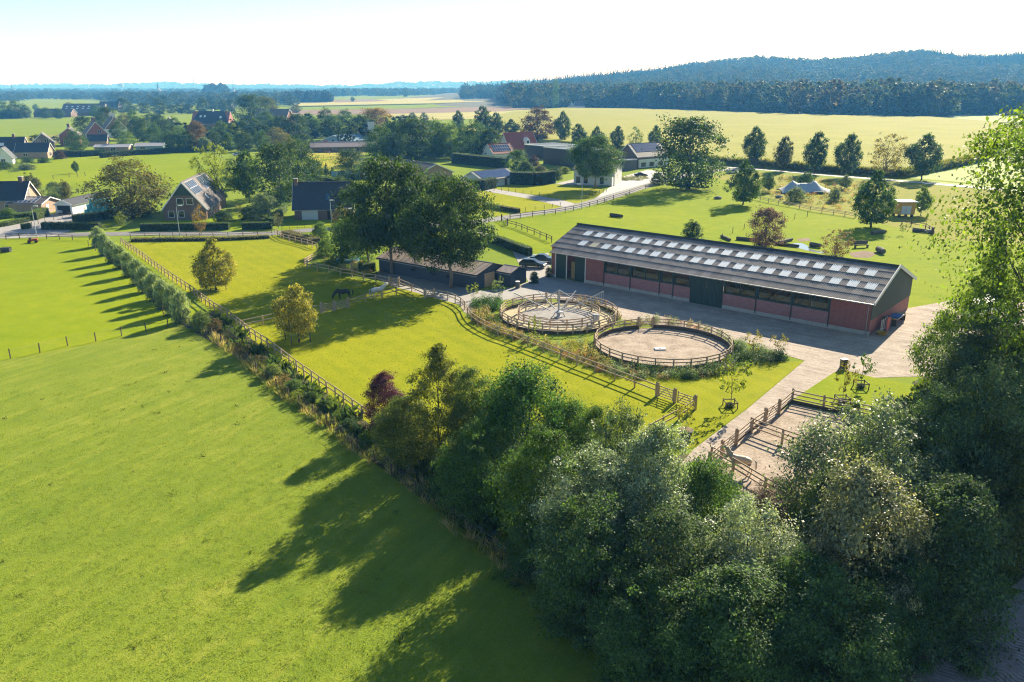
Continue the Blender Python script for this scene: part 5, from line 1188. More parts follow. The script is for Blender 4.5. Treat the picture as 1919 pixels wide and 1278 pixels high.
# things along the hall gable
gt = thing('slatted_pallet', 'white slatted jump stands leaning on the gable wall', 'jump stand', on_barn(BL + .5, 2.7), byaw)
for k in range(5): MB().box((.1 + k * .10, k * .30, .78 + (.1 * k if k < 4 else .2)), (.08, .12, 1.5)).build('slat', M_WHITE, gt)
MB().beam((.12, -.05, .35), (.52, 1.3, .35), .06, .12).build('cross_rail', M_WHITE, gt); MB().box((.6, 1.0, .9), (.08, 1.2, 1.7)).build('red_board', M_RED, gt)
tub = thing('tub', 'yellow round tub on the ground by the jump stands', 'tub', on_barn(BL + 1.1, 1.6)); MB().lathe([(.45, 0), (.62, .3), (.66, .34), (.52, .32), (.40, .10), (.02, .10)], 16).build('shell', plain('yellow_plastic', (.50, .32, .06), .5, .1), tub); MB().lathe([(.40, .11), (.02, .14)], 12).build('feed', M_OLD, tub)
wbn = thing('work_table', 'workbench with a blue tarpaulin against the gable wall', 'workbench', on_barn(BL + .9, 8.2), byaw)
MB().box((0, 0, .95), (1.2, 4.2, .1)).build('top', M_WOODL, wbn); MB().box((0, -.5, 1.06), (1.25, 2.2, .12)).build('tarpaulin', plain('blue_tarp', (.03, .14, .40), .4, .1), wbn)
for y in (-1.9, 1.9): MB().box((0, y, .45), (1., .12, .9)).build('leg', M_WOODD, wbn)
clutter('bin', 'dark bin between the jump stands and the workbench', 'bin', *PX(on_barn(BL + .6, 5.2)), math.degrees(byaw), [('body', (0, 0, .65), (.8, .9, 1.3), M_BLACK), ('lid', (0, 0, 1.34), (.86, .96, .09), M_DARK)])
vn = thing('trailer', 'white tarpaulin covered trailer under the giant tree', 'trailer', G(1832, 592), R(40)); MB().box((0, 0, 1.5), (6.5, 2.6, 1.7)).build('cover', M_WHITE, vn); MB().box((0, 0, .58), (6.6, 2.5, .12)).build('chassis', M_GREY, vn)
for x in (-1.2, 0.2):
    for s_ in (-1, 1): wq = put('wheel', MB().lathe([(.1, -.12), (.38, -.12), (.38, .12), (.1, .12)], 12).mesh('wheel', M_BLACK), vn, (x, s_ * 1.15, .38)); wq.rotation_euler = (R(90), 0, 0)
MB().beam((3.3, 0, .5), (4.6, 0, .5), .1, .1).build('drawbar', M_GREY, vn)
clutter('bin', 'small dark bin at the path end between two saplings', 'bin', 1580, 690, 10, [('body', (0, 0, .5), (.6, .5, 1.0), M_DARK), ('lid', (0, 0, 1.03), (.7, .6, .07), plain('slate_lid', (.10, .12, .15), .4))])
sp_ = thing('pool', 'round garden pool under the tall trees', 'pool', G(652, 489)); MB().lathe([(2.0, 0), (2.0, .5), (1.85, .5), (1.85, .40), (.02, .40)], 24).build('wall', plain('pool_blue', (.10, .25, .34), .3, .08), sp_)
MB().lathe([(1.84, .43), (.02, .44)], 24).build('water', plain('pool_water', (.16, .32, .40), .05, .05, 1, 0, .8), sp_)
for (x, y), lb in (((970, 540), 'round steel drum beside the dark shed'),):
    o = thing('barrel', lb, 'barrel', G(x, y)); MB().lathe([(.35, 0), (.35, .95), (.33, 1.0)], 12).build('body', M_OLD, o); MB().lathe([(.36, 1.0), (.36, 1.08), (.02, 1.1)], 12).build('lid', M_WHITE, o)
# ---------------------------------------------------------------- trees, one by one
DK = (.030, .052, .014); MD = (.042, .075, .016); LT = (.075, .115, .02); YG = (.12, .14, .022); BRN = (.095, .085, .028); GLD = (.165, .15, .03); PUR = (.050, .026, .030)
SIL = (.10, .125, .075); GRY = (.085, .085, .055); BLU = (.035, .060, .030); ORA = (.16, .10, .03)
random.seed(5)
# trees of the farm and the near gardens
T = [
 ('round', 250, 408, 300, 142, BRN, 'broad oak turning brown beside the turquoise bales'),
 ('sparse', 412, 386, 268, 84, YG, 'tall loose yellow green tree behind the solar panel farmhouse'),
 ('oval', 468, 380, 284, 62, MD, 'mid green tree squeezed between the pale tree and the dark oak'),
 ('round2', 527, 383, 271, 92, DK, 'dark oak beside the chimney of the dark tiled house'),
 ('round', 562, 362, 261, 74, DK, 'dark tree rising just behind the dark oak'),
 ('shrub', 497, 412, 359, 56, SIL, 'silvery rounded garden tree on the lawn between two brick houses'),
 ('young', 447, 408, 383, 26, BRN, 'small bare brownish garden tree beside the silvery tree'),
 ('shrub', 347, 409, 374, 34, LT, 'clipped small tree in front of the farmhouse gable'),
 ('sparse', 377, 440, 384, 26, ORA, 'thin browning birch at the roadside hedge'),
 ('round2', 104, 376, 341, 30, SIL, 'grey willow like tree behind the brick garage'),
 ('shrub', 62, 372, 326, 40, GRY, 'bushy tree behind the tan brick house'),
 ('shrub', 124, 374, 338, 26, BRN, 'brownish small tree behind the white carport'),
 ('tall', 735, 513, 298, 172, DK, 'tallest tree of the clump standing before the dark stable'),
 ('tall2', 690, 497, 392, 110, MD, 'lower leafy tree at the garden side of the tall clump'),
 ('tall2', 778, 520, 362, 84, DK, 'slim tall tree in the middle of the clump by the stable'),
 ('tall', 845, 540, 334, 172, DK, 'broad tall tree of the clump nearest the paved yard'),
 ('shrub', 655, 487, 408, 76, MD, 'dense shrub tree shading the round pool'),
 ('shrub', 601, 446, 415, 32, LT, 'clipped ball bush by the flower border'), ('shrub', 611, 480, 445, 34, LT, 'clipped ball bush at the corner of the short pale fence'),
 ('tall', 1115, 354, 256, 96, MD, 'tall roadside tree hiding the white house'),
 ('round2', 1290, 354, 222, 130, DK, 'huge dark oak at the road bend beside the far paddock'),
 ('shrub', 1232, 346, 322, 26, DK, 'dark bush at the foot of the huge oak'),
 ('drop', 1392, 384, 300, 64, MD, 'teardrop shaped tree with pale rim beside the flower garden'),
 ('drop', 1632, 426, 321, 84, MD, 'larger teardrop shaped tree in the far paddock before the yellow hut'),
 ('round2', 1434, 462, 391, 64, (.085, .048, .066), 'rounded grey purple tree behind the riding hall roof'),
 ('sparse', 1562, 492, 431, 62, (.12, .08, .07), 'brown thinning shrub tree behind the riding hall roof'),
 ('shrub', 1296, 452, 413, 40, BLU, 'bushy shrub peeping over the riding hall ridge'),
 ('oval', 1439, 360, 324, 26, MD, 'small leafy tree between the teardrop tree and the tent'),
 ('shrub', 1509, 356, 322, 36, MD, 'round leafy tree in front of the tent'),
 ('shrub', 1491, 378, 350, 36, SIL, 'silvery shrub beside the tent'), ('shrub', 1563, 378, 352, 26, SIL, 'silvery garden shrub next to the tent table'),
 ('oval', 1583, 355, 329, 26, SIL, 'pale small tree between the lane and the tent'), ('oval', 1725, 404, 352, 34, LT, 'small green tree beside the yellow hut'),
 ('shrub', 1651, 413, 400, 16, DK, 'little round bush between the dark teardrop tree and the hut'),
 ('young', 1478, 352, 330, 12, YG, 'staked young tree among the rough garden grass'), ('young', 1690, 440, 418, 14, MD, 'tiny tree by the low fence of the hut'),
 ('drop', 405, 543, 449, 84, GLD, 'golden pyramid shaped tree standing on the mown lawn'),
 ('oval', 561, 642, 537, 86, (.17, .15, .032), 'golden green rounded tree on the lawn near the long fence'),
 ('young', 1368, 763, 668, 66, YG, 'staked sapling on the lawn strip below the round pen'),
 ('young', 1578, 755, 676, 40, (.10, .085, .022), 'thin sapling on the lawn beside the sand paddock'), ('young', 1613, 727, 662, 42, MD, 'sapling in a square guard nearest the sand yard'),
 ('young', 887, 561, 530, 30, YG, 'yellow sapling near the timber stable door'), ('young', 935, 566, 518, 30, SIL, 'silvery sapling beside the walker planting'),
 ('young', 1410, 672, 618, 32, (.17, .14, .05), 'wispy ornamental tree over the dark shrubs beside the round pen'), ('young', 1458, 668, 625, 34, (.15, .13, .05), 'second wispy tree at the tip of the dark shrub bed'),
 ('young', 1000, 640, 590, 26, YG, 'thin sapling in the flower bed in front of the walker'), ('young', 1284, 822, 748, 40, GLD, 'yellow potted tree beside the paired gates'),
 ('shrub', 1001, 530, 508, 18, BLU, 'round potted bush beside the hall corner'), ('shrub', 1028, 519, 500, 14, DK, 'slim dark bush against the hall wall'),
 ('sparse', 785, 372, 316, 40, PUR, 'purplish leaved tree behind the tall clump'), ('column', 806, 350, 330, 15, DK, 'clipped dark bush in front of the brown bungalow'), ('shrub', 858, 352, 338, 22, DK, 'rounded hedge plant beside the white bungalow'),
 ('shrub', 1012, 328, 309, 26, BRN, 'reddish garden shrub behind the long tall hedge'), ('shrub', 1000, 318, 292, 24, PUR, 'purple shrub in front of the black building'), ('round2', 968, 322, 281, 40, MD, 'bushy garden tree beside the red roofed wing'),
 ('shrub', 1040, 336, 314, 34, DK, 'dark bush between the hedge and the white house'), ('shrub', 985, 332, 300, 36, DK, 'dark garden tree behind the white bungalow'), ('shrub', 1058, 325, 312, 22, YG, 'yellowish shrub beside the white house'),
 ('round2', 660, 336, 280, 62, BLU, 'dark rounded tree beside the flower field'), ('spire', 612, 330, 306, 14, DK, 'dark conifer by the flower field hedge'), ('spire', 601, 330, 310, 12, DK, 'shorter dark conifer by the flower field hedge'),
 ('spire', 623, 329, 313, 12, DK, 'smallest conifer at the pale blue screen'),
 ('round', 240, 282, 246, 36, LT, 'bright green tree among the low garages'), ('round', 146, 289, 244, 44, MD, 'round oak in front of the two chimney house'),
 ('shrub', 112, 298, 280, 22, PUR, 'purple bush beside the gabled bungalow'), ('shrub', 26, 306, 290, 14, LT, 'green bush beside the white cottage'), ('shrub', 52, 305, 294, 26, MD, 'garden bush in front of the gabled bungalow'), ('shrub', 82, 305, 295, 24, MD, 'darker garden bush in front of the gabled bungalow'),
 ('shrub', 6, 317, 303, 36, MD, 'bush beside the garden fence at the hamlet edge'), ('shrub', 50, 318, 307, 34, SIL, 'silvery low bush at the hamlet edge'),
 ('oval', 143, 325, 302, 13, MD, 'small lone tree in the hamlet field'),
 ('shrub', 16, 408, 390, 34, LT, 'large rounded bush in front of the tan brick house'), ('sparse', 228, 426, 396, 22, YG, 'yellowing shrub at the driveway beside the meadow road'),
 ('shrub', 275, 408, 393, 22, LT, 'leafy shrub in the shade of the brown oak'), ('shrub', 420, 416, 394, 36, DK, 'dark bush beside the farmhouse wall'), ('shrub', 470, 410, 385, 40, DK, 'dark shrubbery tree between farmhouse and silvery tree'),
 ('shrub', 640, 425, 388, 34, (.14, .10, .05), 'browning shrub at the end wall of the dark tiled house'), ('sparse', 522, 428, 398, 22, GRY, 'thin grey shrub at the gap of the clipped hedges'),
]
for k_, x, by, ty, w_, c, lb in T: tree(k_, x, by, ty, w_, c, lb, cat='shrub' if any(s in lb for s in ('shrub', 'bush', 'plant')) else 'tree', name='shrub' if any(s in lb for s in ('shrub', 'bush', 'plant')) and 'tree' not in lb else 'sapling' if 'sapling' in lb else 'tree')
# lane trees before the maize
G1 = 'lane trees in front of the maize field'
for k_, x, by, ty, w_, c, lb in [
 ('oval', 1411, 312, 239, 44, DK, 'lane tree directly beside the teardrop tree'), ('oval', 1467, 320, 257, 38, (.045, .05, .02), 'slim brown tinged lane tree next to the tallest lane tree'),
 ('oval', 1527, 326, 249, 48, DK, 'rounded dark lane tree above the tent'), ('oval', 1587, 332, 253, 52, BLU, 'lane tree standing behind the tall lamp'),
 ('sparse', 1656, 334, 251, 68, (.13, .105, .035), 'see through brown lane tree'), ('oval', 1727, 337, 253, 64, BLU, 'broad dark lane tree next to the pale field'),
 ('oval', 1054, 270, 210, 32, DK, 'tall lane tree beside the copper beech'), ('oval', 1083, 282, 233, 34, DK, 'lane tree behind the black buildings'), ('oval', 1118, 288, 238, 28, DK, 'lane tree behind the crown of the roadside tree'),
 ('oval', 1157, 282, 237, 28, DK, 'lane tree at the brick gable of the barn house'), ('sparse', 1190, 285, 238, 28, MD, 'thin lane tree over the solar panels of the barn house'), ('oval', 1227, 288, 236, 26, DK, 'small lane tree touching the huge oak'),
 ('oval', 958, 262, 224, 30, DK, 'small lane tree behind the red roof'), ('oval', 930, 262, 212, 32, DK, 'lane tree next to the red roofed house'), ('oval', 905, 258, 200, 40, DK, 'tallest lane tree behind the tree belt'), ('oval', 859, 250, 208, 24, DK, 'narrow lane tree over the tree belt'),
 ('round', 773, 232, 211, 20, DK, 'far lane tree above the leafy belt'), ('round', 755, 230, 215, 18, DK, 'smaller far lane tree above the leafy belt'), ('round', 795, 232, 211, 18, DK, 'far round lane tree next to the narrow one')]:
    tree(k_, x, by, ty, w_, c, lb, G1, 'lane_tree')
tree('round', 1008, 268, 202, 68, PUR, 'great copper beech with purple leaves')
tree('column', 1041, 204, 146, 12, (.05, .09, .03), 'tall poplar at the forest edge')
# the belt between the hamlet and the bungalows
G2 = 'trees of the belt behind the bungalows'
for k_, x, by, ty, w_, c, lb in [
 ('round', 716, 306, 235, 66, MD, 'light crowned tree beside the white rendered house'), ('spire', 738, 308, 256, 54, BLU, 'dark conifer in the leafy belt'), ('round2', 775, 302, 223, 84, DK, 'largest dark tree of the leafy belt'), ('round', 815, 298, 225, 52, MD, 'olive tree next to the largest of the belt'),
 ('round', 845, 297, 231, 50, LT, 'yellow green tree of the belt over the bungalow roof'), ('round', 892, 295, 229, 66, MD, 'rounded tree of the belt closest to the red roofs'), ('round2', 707, 252, 203, 62, ORA, 'autumn brown tree standing over the belt'),
 ('round', 649, 264, 237, 40, (.13, .16, .03), 'bright rounded tree behind the long stable'), ('round', 612, 255, 204, 44, DK, 'dark tree behind the pale blue shed'), ('round', 648, 250, 206, 44, MD, 'pale topped tree behind the pale blue shed'), ('round', 590, 258, 222, 46, MD, 'olive tree beside the pale blue shed'),
 ('round2', 560, 262, 214, 46, DK, 'dark tree of the belt next to the farm drive'), ('round', 520, 278, 240, 48, BRN, 'browning tree on the farm drive'), ('round', 480, 262, 222, 34, DK, 'dark tree beside the small brown shed'), ('round', 500, 254, 208, 48, MD, 'leafy tree behind the small brown shed'),
 ('oval', 441, 268, 232, 26, YG, 'yellowish tree before the wide farmhouse'), ('round', 418, 272, 228, 40, MD, 'mid green tree in front of the wide farmhouse'), ('round2', 371, 283, 228, 38, (.09, .055, .035), 'red brown tree in front of the wide farmhouse'), ('shrub', 384, 284, 256, 32, SIL, 'pale willow bush at the field corner'),
 ('round', 338, 272, 237, 38, LT, 'yellow green tree at the edge of the hamlet wood'), ('round2', 306, 262, 224, 40, DK, 'dark tree behind the white gabled house'), ('round', 292, 274, 232, 36, MD, 'oak behind the low garages'), ('round', 318, 278, 244, 32, DK, 'dark tree at the end of the hamlet field'),
 ('round', 270, 268, 220, 32, DK, 'dark tree standing over the pale roofed garage'), ('round', 234, 252, 214, 34, (.07, .07, .025), 'olive brown tree right behind the white house'.replace('right ', '')), ('round2', 206, 246, 200, 38, DK, 'tall tree of the hamlet wood next to the round field tree'), ('round2', 160, 255, 218, 38, DK, 'dark broad tree in the meadow behind the two chimneys'),
 ('round2', 192, 252, 216, 28, DK, 'dark narrow tree behind the two chimneys'), ('round', 252, 250, 208, 34, MD, 'leafy tree in the heart of the hamlet wood'), ('round', 284, 248, 212, 30, DK, 'small dark tree in the hamlet wood'), ('round', 404, 266, 240, 26, DK, 'low dark tree under the farmhouse roof'),
 ('round2', 469, 236, 178, 58, DK, 'great dark tree standing out over the meadows'), ('round2', 498, 232, 182, 48, (.07, .08, .025), 'olive tree leaning on the great dark tree'), ('round', 515, 232, 198, 28, BRN, 'browner tree at the skirt of the great dark tree'), ('round', 555, 212, 196, 24, GRY, 'brownish bush tree between the bare fields'),
 ('round', 545, 250, 228, 40, MD, 'flat topped willow row tree in the belt'), ('round', 580, 240, 212, 34, LT, 'pale green tree behind the belt by the crop strips'), ('round', 600, 300, 262, 40, MD, 'leafy tree beside the sandy paddock') if False else ('round', 688, 322, 298, 30, DK, 'dark tree at the bungalow end of the flower field'),
 ('round', 661, 190.5, 181, 9, DK, 'tiny lone round tree on the crop strips'), ('round', 760, 182, 164, 14, DK, 'lone tree on the far edge of the crop strips'),
 ('round', 68, 208, 195, 13, MD, 'small round tree in the middle of the far meadow'), ('round', 131, 209, 191, 20, GLD, 'yellow autumn tree behind the speckled barn'), ('round', 86, 222, 202, 26, DK, 'dark tree over the far low barn roof'), ('round', 111, 223, 203, 22, DK, 'dark round tree beside the speckled barn'),
 ('round', 182, 220, 197, 28, MD, 'round field tree at the end of the far meadow'), ('round', 8, 222, 190, 32, MD, 'tree nearest the dark green barn'), ('round', 32, 222, 188, 30, MD, 'broad tree behind the dark green barn'), ('round', 50, 222, 196, 20, DK, 'small dark tree beside the dark green barn')]:
    tree(k_, x, by, ty, w_, c, lb, G2 if by > 225 else 'scattered field trees', 'tree')
for k_, x, by, ty, w_, c, lb in [
 ('round2', 325, 285, 250, 34, DK, 'dark bushy tree ending the hamlet hedge'), ('round', 352, 284, 246, 32, MD, 'tree between the hamlet hedge end and the red brown tree'), ('round2', 400, 280, 246, 34, DK, 'dark tree beside the red brown tree'), ('round', 428, 282, 250, 30, MD, 'tree over the silver car on the far driveway'),
 ('round2', 458, 284, 248, 36, DK, 'dark tree behind the first far street lamp'), ('round', 492, 282, 246, 34, MD, 'green tree between the two far street lamps'), ('round', 536, 288, 250, 40, BRN, 'brown green tree by the thin lamp'), ('round2', 572, 285, 252, 34, DK, 'dark tree at the drive end of the long stable'),
 ('round2', 258, 262, 222, 30, DK, 'dark tree squeezed behind the leafy hamlet tree'), ('round', 222, 262, 226, 30, MD, 'leafy tree just behind the bright green garage tree'), ('round2', 300, 252, 214, 32, DK, 'dark tree in the gap of the hamlet wood'), ('round', 330, 255, 220, 30, MD, 'light tree beside the dark gable of the wide farmhouse'),
 ('round2', 455, 262, 226, 32, DK, 'dark tree shading the small brown shed'), ('round2', 530, 262, 218, 40, DK, 'dark tree behind the brown green tree of the drive'), ('round', 628, 262, 216, 40, MD, 'leafy tree over the roof of the pale blue shed'), ('round2', 676, 266, 216, 42, DK, 'dark tree behind the white rendered house'),
 ('round2', 742, 292, 228, 48, DK, 'dark tree just behind the conifer of the leafy belt'), ('round', 868, 290, 234, 40, MD, 'mid green tree filling the belt near the tall hedge'), ('round2', 830, 292, 232, 44, DK, 'dark tree deep in the leafy belt'), ('round2', 920, 296, 240, 38, DK, 'dark tree at the red roof end of the belt'),
 ('round', 440, 355, 300, 44, MD, 'tree behind the pale yellow green tree'), ('round2', 590, 352, 300, 40, DK, 'dark tree over the chimney of the dark tiled house'), ('round', 640, 372, 330, 40, DK, 'dark garden tree behind the end wall of the dark tiled house')]:
    tree(k_, x, by, ty, w_, c, lb, G2, 'tree')
MT = ['far meadow tree closest to the round field tree', 'low far meadow tree just beyond the one nearest the round field tree', 'far meadow tree behind the white gabled house', 'big far meadow tree over the hamlet wood', 'small far meadow tree between two bigger ones above the hamlet wood', 'far meadow tree at the green gap before the wide farmhouse', 'far meadow tree over the dark gable of the wide farmhouse',
 'tallest far meadow tree above the wide farmhouse roof', 'little far meadow tree in front of the long tiled house', 'far meadow tree beside the long tiled house', 'far meadow tree touching the great dark tree', 'distant tree at the back edge of the far meadow', 'second distant tree at the back edge of the far meadow']
G3 = 'meadow trees far behind the hamlet'
for i, (x, by, ty, w_, c) in enumerate([(232, 212, 184, 26, DK), (247, 213, 194, 22, DK), (270, 213, 192, 26, MD), (300, 216, 184, 32, DK), (322, 212, 196, 22, DK), (340, 213, 192, 28, MD), (356, 213, 194, 22, DK), (381, 212, 182, 26, DK), (402, 207, 187, 20, MD), (419, 211, 186, 20, DK), (434, 210, 186, 22, DK), (289, 200, 180, 24, DK), (312, 199, 178, 26, DK)]):
    tree('round' if i % 2 else 'round2', x, by, ty, w_, (.024, .042, .014), MT[i], G3, 'meadow_tree')

# ---------------------------------------------------------------- the near tree belt
G4 = 'trees of the dense belt beside the near pasture'
for k_, x, by, ty, w_, c, lb in [
 ('near3', 825, 868, 652, 196, (.10, .105, .022), 'tall loose tree with a yellow top at the narrow end of the near belt'),
 ('near2', 760, 868, 748, 120, (.07, .09, .022), 'olive tree at the wire fence below the yellow topped tree'),
 ('near2', 885, 880, 694, 110, (.060, .085, .03), 'slender green tree between the yellow topped tree and the willow like tree'),
 ('feather', 990, 905, 690, 205, (.040, .085, .024), 'bright green feathery willow like tree of the near belt'),
 ('feather', 1062, 905, 752, 120, (.055, .10, .03), 'second feathery green tree looking over the lawn'),
 ('near', 905, 965, 800, 170, (.055, .095, .022), 'dark leafy tree low in the near belt over the dry grass'),
 ('near2', 1020, 1045, 812, 185, MD, 'dark undergrowth tree in front of the feathery willow like tree'),
 ('silver', 1155, 1030, 772, 150, (.060, .085, .04), 'grey green tree with pale twigs facing the paired gates'),
 ('silver4', 1215, 1090, 806, 190, (.15, .18, .13), 'silver leaved tree glinting in the sun below the potted tree'),
 ('silver', 1105, 1110, 858, 220, (.135, .165, .12), 'silvery tree with sparkling leaves in the middle of the near belt'),
 ('near2', 1118, 945, 768, 135, MD, 'mid green tree rising behind the grey green tree with pale twigs'),
 ('feather', 1318, 1060, 866, 165, (.055, .095, .035), 'soft green rounded tree in front of the sand paddock'),
 ('silver', 1385, 1190, 950, 205, (.165, .19, .145), 'brightest silver tree below the pale horse'),
 ('near2', 1250, 1200, 960, 230, (.05, .075, .04), 'dark green glossy tree low in the near belt'),
 ('near', 1105, 1180, 935, 220, (.052, .085, .034), 'deep green tree where the belt meets the pasture shade'),
 ('near4', 1355, 1310, 1080, 260, (.055, .092, .034), 'dark bramble covered tree at the bottom of the belt'),
 ('near', 1210, 1290, 1090, 220, (.048, .085, .032), 'shaded tree at the bottom edge beside the wire fence'),
 ('silver', 1600, 1060, 758, 270, (.095, .12, .075), 'large grey green tree covering the end of the sand paddock'),
 ('silver4', 1590, 1200, 880, 250, (.14, .14, .09), 'pale flowered tree glowing below the large grey green tree'),
 ('near2', 1520, 1130, 900, 120, (.05, .075, .03), 'narrow green tree squeezed beside the sand paddock'),
 ('near', 1540, 1310, 1080, 260, (.052, .088, .036), 'dark maple with a few yellow leaves at the bottom of the belt'),
 ('near2', 1720, 1040, 742, 190, (.06, .092, .046), 'dark tree behind the large grey green tree'),
 ('near', 1790, 1010, 690, 230, (.062, .09, .05), 'dark bluish tree of the belt along the track'),
 ('near4', 1740, 1200, 900, 240, (.054, .082, .042), 'dark shaded tree over the bend of the track'),
 ('near2', 1850, 1060, 800, 200, (.072, .085, .032), 'olive shaded tree beside the track'),
 ('near', 1905, 945, 690, 210, (.054, .085, .042), 'dark tree at the foot of the giant tree'),
 ('near2', 1950, 1020, 780, 200, (.07, .085, .03), 'brown green tree at the edge by the track'),
 ('near4', 1660, 1240, 1040, 170, (.046, .08, .032), 'low dark bushy tree at the track edge'),
 ('near', 1835, 805, 610, 180, (.048, .07, .036), 'bushy blue green tree beside the sand yard'),
 ('near2', 1480, 1260, 1040, 170, (.048, .085, .032), 'low dark tree between the silver tree and the maple'),
 ('near4', 1000, 1080, 960, 120, (.046, .078, .028), 'dark low tree over the shaded fence')]:
    tree(k_, x, by, ty, w_, c, lb, G4, 'belt_tree')
tree('near', 1452, 1005, 905, 110, (.06, .04, .042), 'dark purple leaved shrub at the lower sand paddock fence', name='shrub', cat='shrub')
tree('near4', 725, 812, 702, 92, (.06, .016, .042), 'purple plum tree at the end of the long lawn fence', name='plum_tree')
tree('near2', 1035, 980, 868, 80, (.035, .018, .024), 'dark purple tree inside the belt behind the feathery tree', name='plum_tree')
tree('near3', 1822, 745, 455, 190, (.095, .135, .02), 'lower yellow green limb of the giant tree, built as a separate tree', name='giant_tree')  # low limb of the giant, made up as an added tree
gt_ = tree('giant', 1992, 790, 128, 490, (.095, .135, .02), 'giant tree with yellowing leaves rising over the sand yard', name='giant_tree')
tree('giant', 2120, 760, -60, 460, (.085, .115, .018), 'upper bough of another giant tree entering at the frame edge'.replace('upper bough of another', 'second').replace(' entering at the frame edge', ' leaning in behind the first'), name='giant_tree')
# willow row
ends = [(178, 462), (191, 478), (205, 492), (220, 503), (236, 518), (252, 533), (268, 547), (284, 562), (301, 577), (318, 590), (335, 604)]
names_ = ['first', 'second', 'third', 'fourth', 'fifth', 'middle', 'fifth last', 'fourth last', 'third last', 'second last', 'last']
for (x, y), n_ in zip(ends, names_):
    tree('willow', x + 8, y, y - 37 - (y - 460) * .14, 27 + (y - 460) * .07, (.17, .20, .12), '%s silvery willow of the row, counting from the meadow road' % n_, 'silver willows in a row along the meadow', 'willow')
    pk_ = tree('shrub', x + 5, y - 1, y - 20 - (y - 460) * .08, 24 + (y - 460) * .06, (.08, .105, .05), None, None, 'understorey'); 
    w0 = [o for o in COL.objects if o.name.startswith('willow')][-1]
    for ch in list(pk_.children):
        if ch.name.startswith('crown'): 
            mw = ch.matrix_basis.copy(); ch.parent = w0; ch.scale = (pk_.scale.x / w0.scale.x, pk_.scale.y / w0.scale.y, pk_.scale.z / w0.scale.z); ch.name = 'shoots'
        else: bpy.data.objects.remove(ch)
    bpy.data.objects.remove(pk_)
# shrubs along the strip beyond the willows
G5 = 'shrubs along the strip beside the lawn fence'
for x, by, ty, w_, c, lb in [(378, 618, 568, 56, (.105, .13, .05), 'pale green shrub at the end of the willow row'), (405, 625, 585, 40, (.09, .06, .03), 'rust brown shrub after the pale green one'), (432, 640, 600, 40, (.045, .05, .045), 'dark twiggy bush in the strip'), (452, 670, 625, 44, (.15, .095, .05), 'orange brown young tree with a dark trunk in the strip'),
    (470, 662, 628, 40, MD, 'green bush beside the orange brown young tree'), (490, 688, 655, 40, (.06, .05, .035), 'dark dry bush in the strip'), (512, 708, 672, 50, (.09, .11, .03), 'olive bush in the middle of the strip'), (530, 726, 690, 44, (.12, .085, .04), 'brown leafed bush in the middle of the strip'),
    (552, 735, 702, 50, (.055, .085, .025), 'green bush next to the brown leafed bush'), (560, 752, 720, 40, YG, 'yellowing small tree at the thin fence'), (586, 757, 724, 46, DK, 'dark green bush under the lawn fence'), (610, 772, 740, 46, DK, 'second dark green bush under the lawn fence'), (634, 790, 762, 44, MD, 'leafy bush near the dry grass'),
    (655, 808, 775, 50, DK, 'dark bush before the purple plum'), (690, 840, 796, 56, MD, 'tangled green bush at the dry grass end'), (705, 862, 822, 40, (.10, .10, .04), 'straw coloured bush at the end of the strip'), (1045, 1095, 1030, 46, LT, 'light weedy bush at the shaded fence'), (1070, 1180, 1110, 80, (.07, .11, .03), 'tall light nettle bush at the wire fence'), (1150, 1270, 1180, 80, (.07, .11, .03), 'second tall nettle bush lower at the wire fence'), (428, 442, 424, 0, 0, '')]:
    if w_: tree('shrub' if w_ > 45 else 'sparse', x, by, ty + (by - ty) * .30, w_ * .72, tuple(q * 1.25 for q in c), lb, G5, 'shrub', 'shrub')
# guards and pots of the saplings
for x, y, lb in ((1368, 763, 'square timber guard round the sapling below the round pen'), (1613, 727, 'square timber guard round the sapling nearest the sand yard'), (1578, 755, 'square timber guard round the thin sapling by the sand paddock')):
    t = thing('tree_guard', lb, 'tree guard', G(x, y)); s_ = .55
    for a, b in ((-1, -1), (1, -1), (1, 1), (-1, 1)): MB().box((a * s_, b * s_, .35), (.08, .08, .7)).build('post', M_WOODD, t)
    for a, b in (((-1, -1), (1, -1)), ((1, -1), (1, 1)), ((1, 1), (-1, 1)), ((-1, 1), (-1, -1))): q = MB(); q.beam((a[0] * s_, a[1] * s_, .6), (b[0] * s_, b[1] * s_, .6), .05, .09); q.build('rail', M_WOODD, t)
    tree('shrub', x, y, y - 9, 18, DK, lb.replace('square timber guard round', 'low clipped growth inside the guard of'), None, 'shrub', 'shrub')
for x, y, r_, lb in ((1284, 822, .62, 'dark round pot of the yellow tree'), (1001, 530, .5, 'dark pot of the round bush by the hall')):
    o = thing('plant_pot', lb, 'pot', G(x, y)); MB().lathe([(r_ * .75, 0), (r_, .8), (r_ * 1.05, .85)], 14).build('bowl', M_DARK, o); MB().lathe([(r_ * .95, .86), (.02, .88)], 12).build('soil', SOIL, o)
for k in range(5):
    x, y = ((387, 541), (395, 546), (416, 537), (424, 543), (440, 520))[k] if k < 4 else (0, 0)
    if k < 4: o = thing('stake', ('first', 'second', 'third', 'fourth')[k] + ' stake around the golden pyramid tree, counted clockwise from the willow side', 'stake', G(x, y), 0, 'stakes round the golden tree'); MB().box((0, 0, .6), (.1, .1, 1.2)).build('shaft', M_WOODD, o); MB().box((0, 0, 1.22), (.12, .12, .04)).build('cap', M_WOOD, o)
for k, (x, y) in enumerate(((535, 637), (547, 648), (572, 634), (582, 641))):
    o = thing('stake', ('first', 'second', 'third', 'fourth')[k] + ' stake around the golden rounded tree, counted from the long fence', 'stake', G(x, y), 0, 'stakes round the rounded tree'); MB().box((0, 0, .65), (.1, .1, 1.3)).build('shaft', M_WOODD, o); MB().box((0, 0, 1.32), (.12, .12, .04)).build('cap', M_WOOD, o)

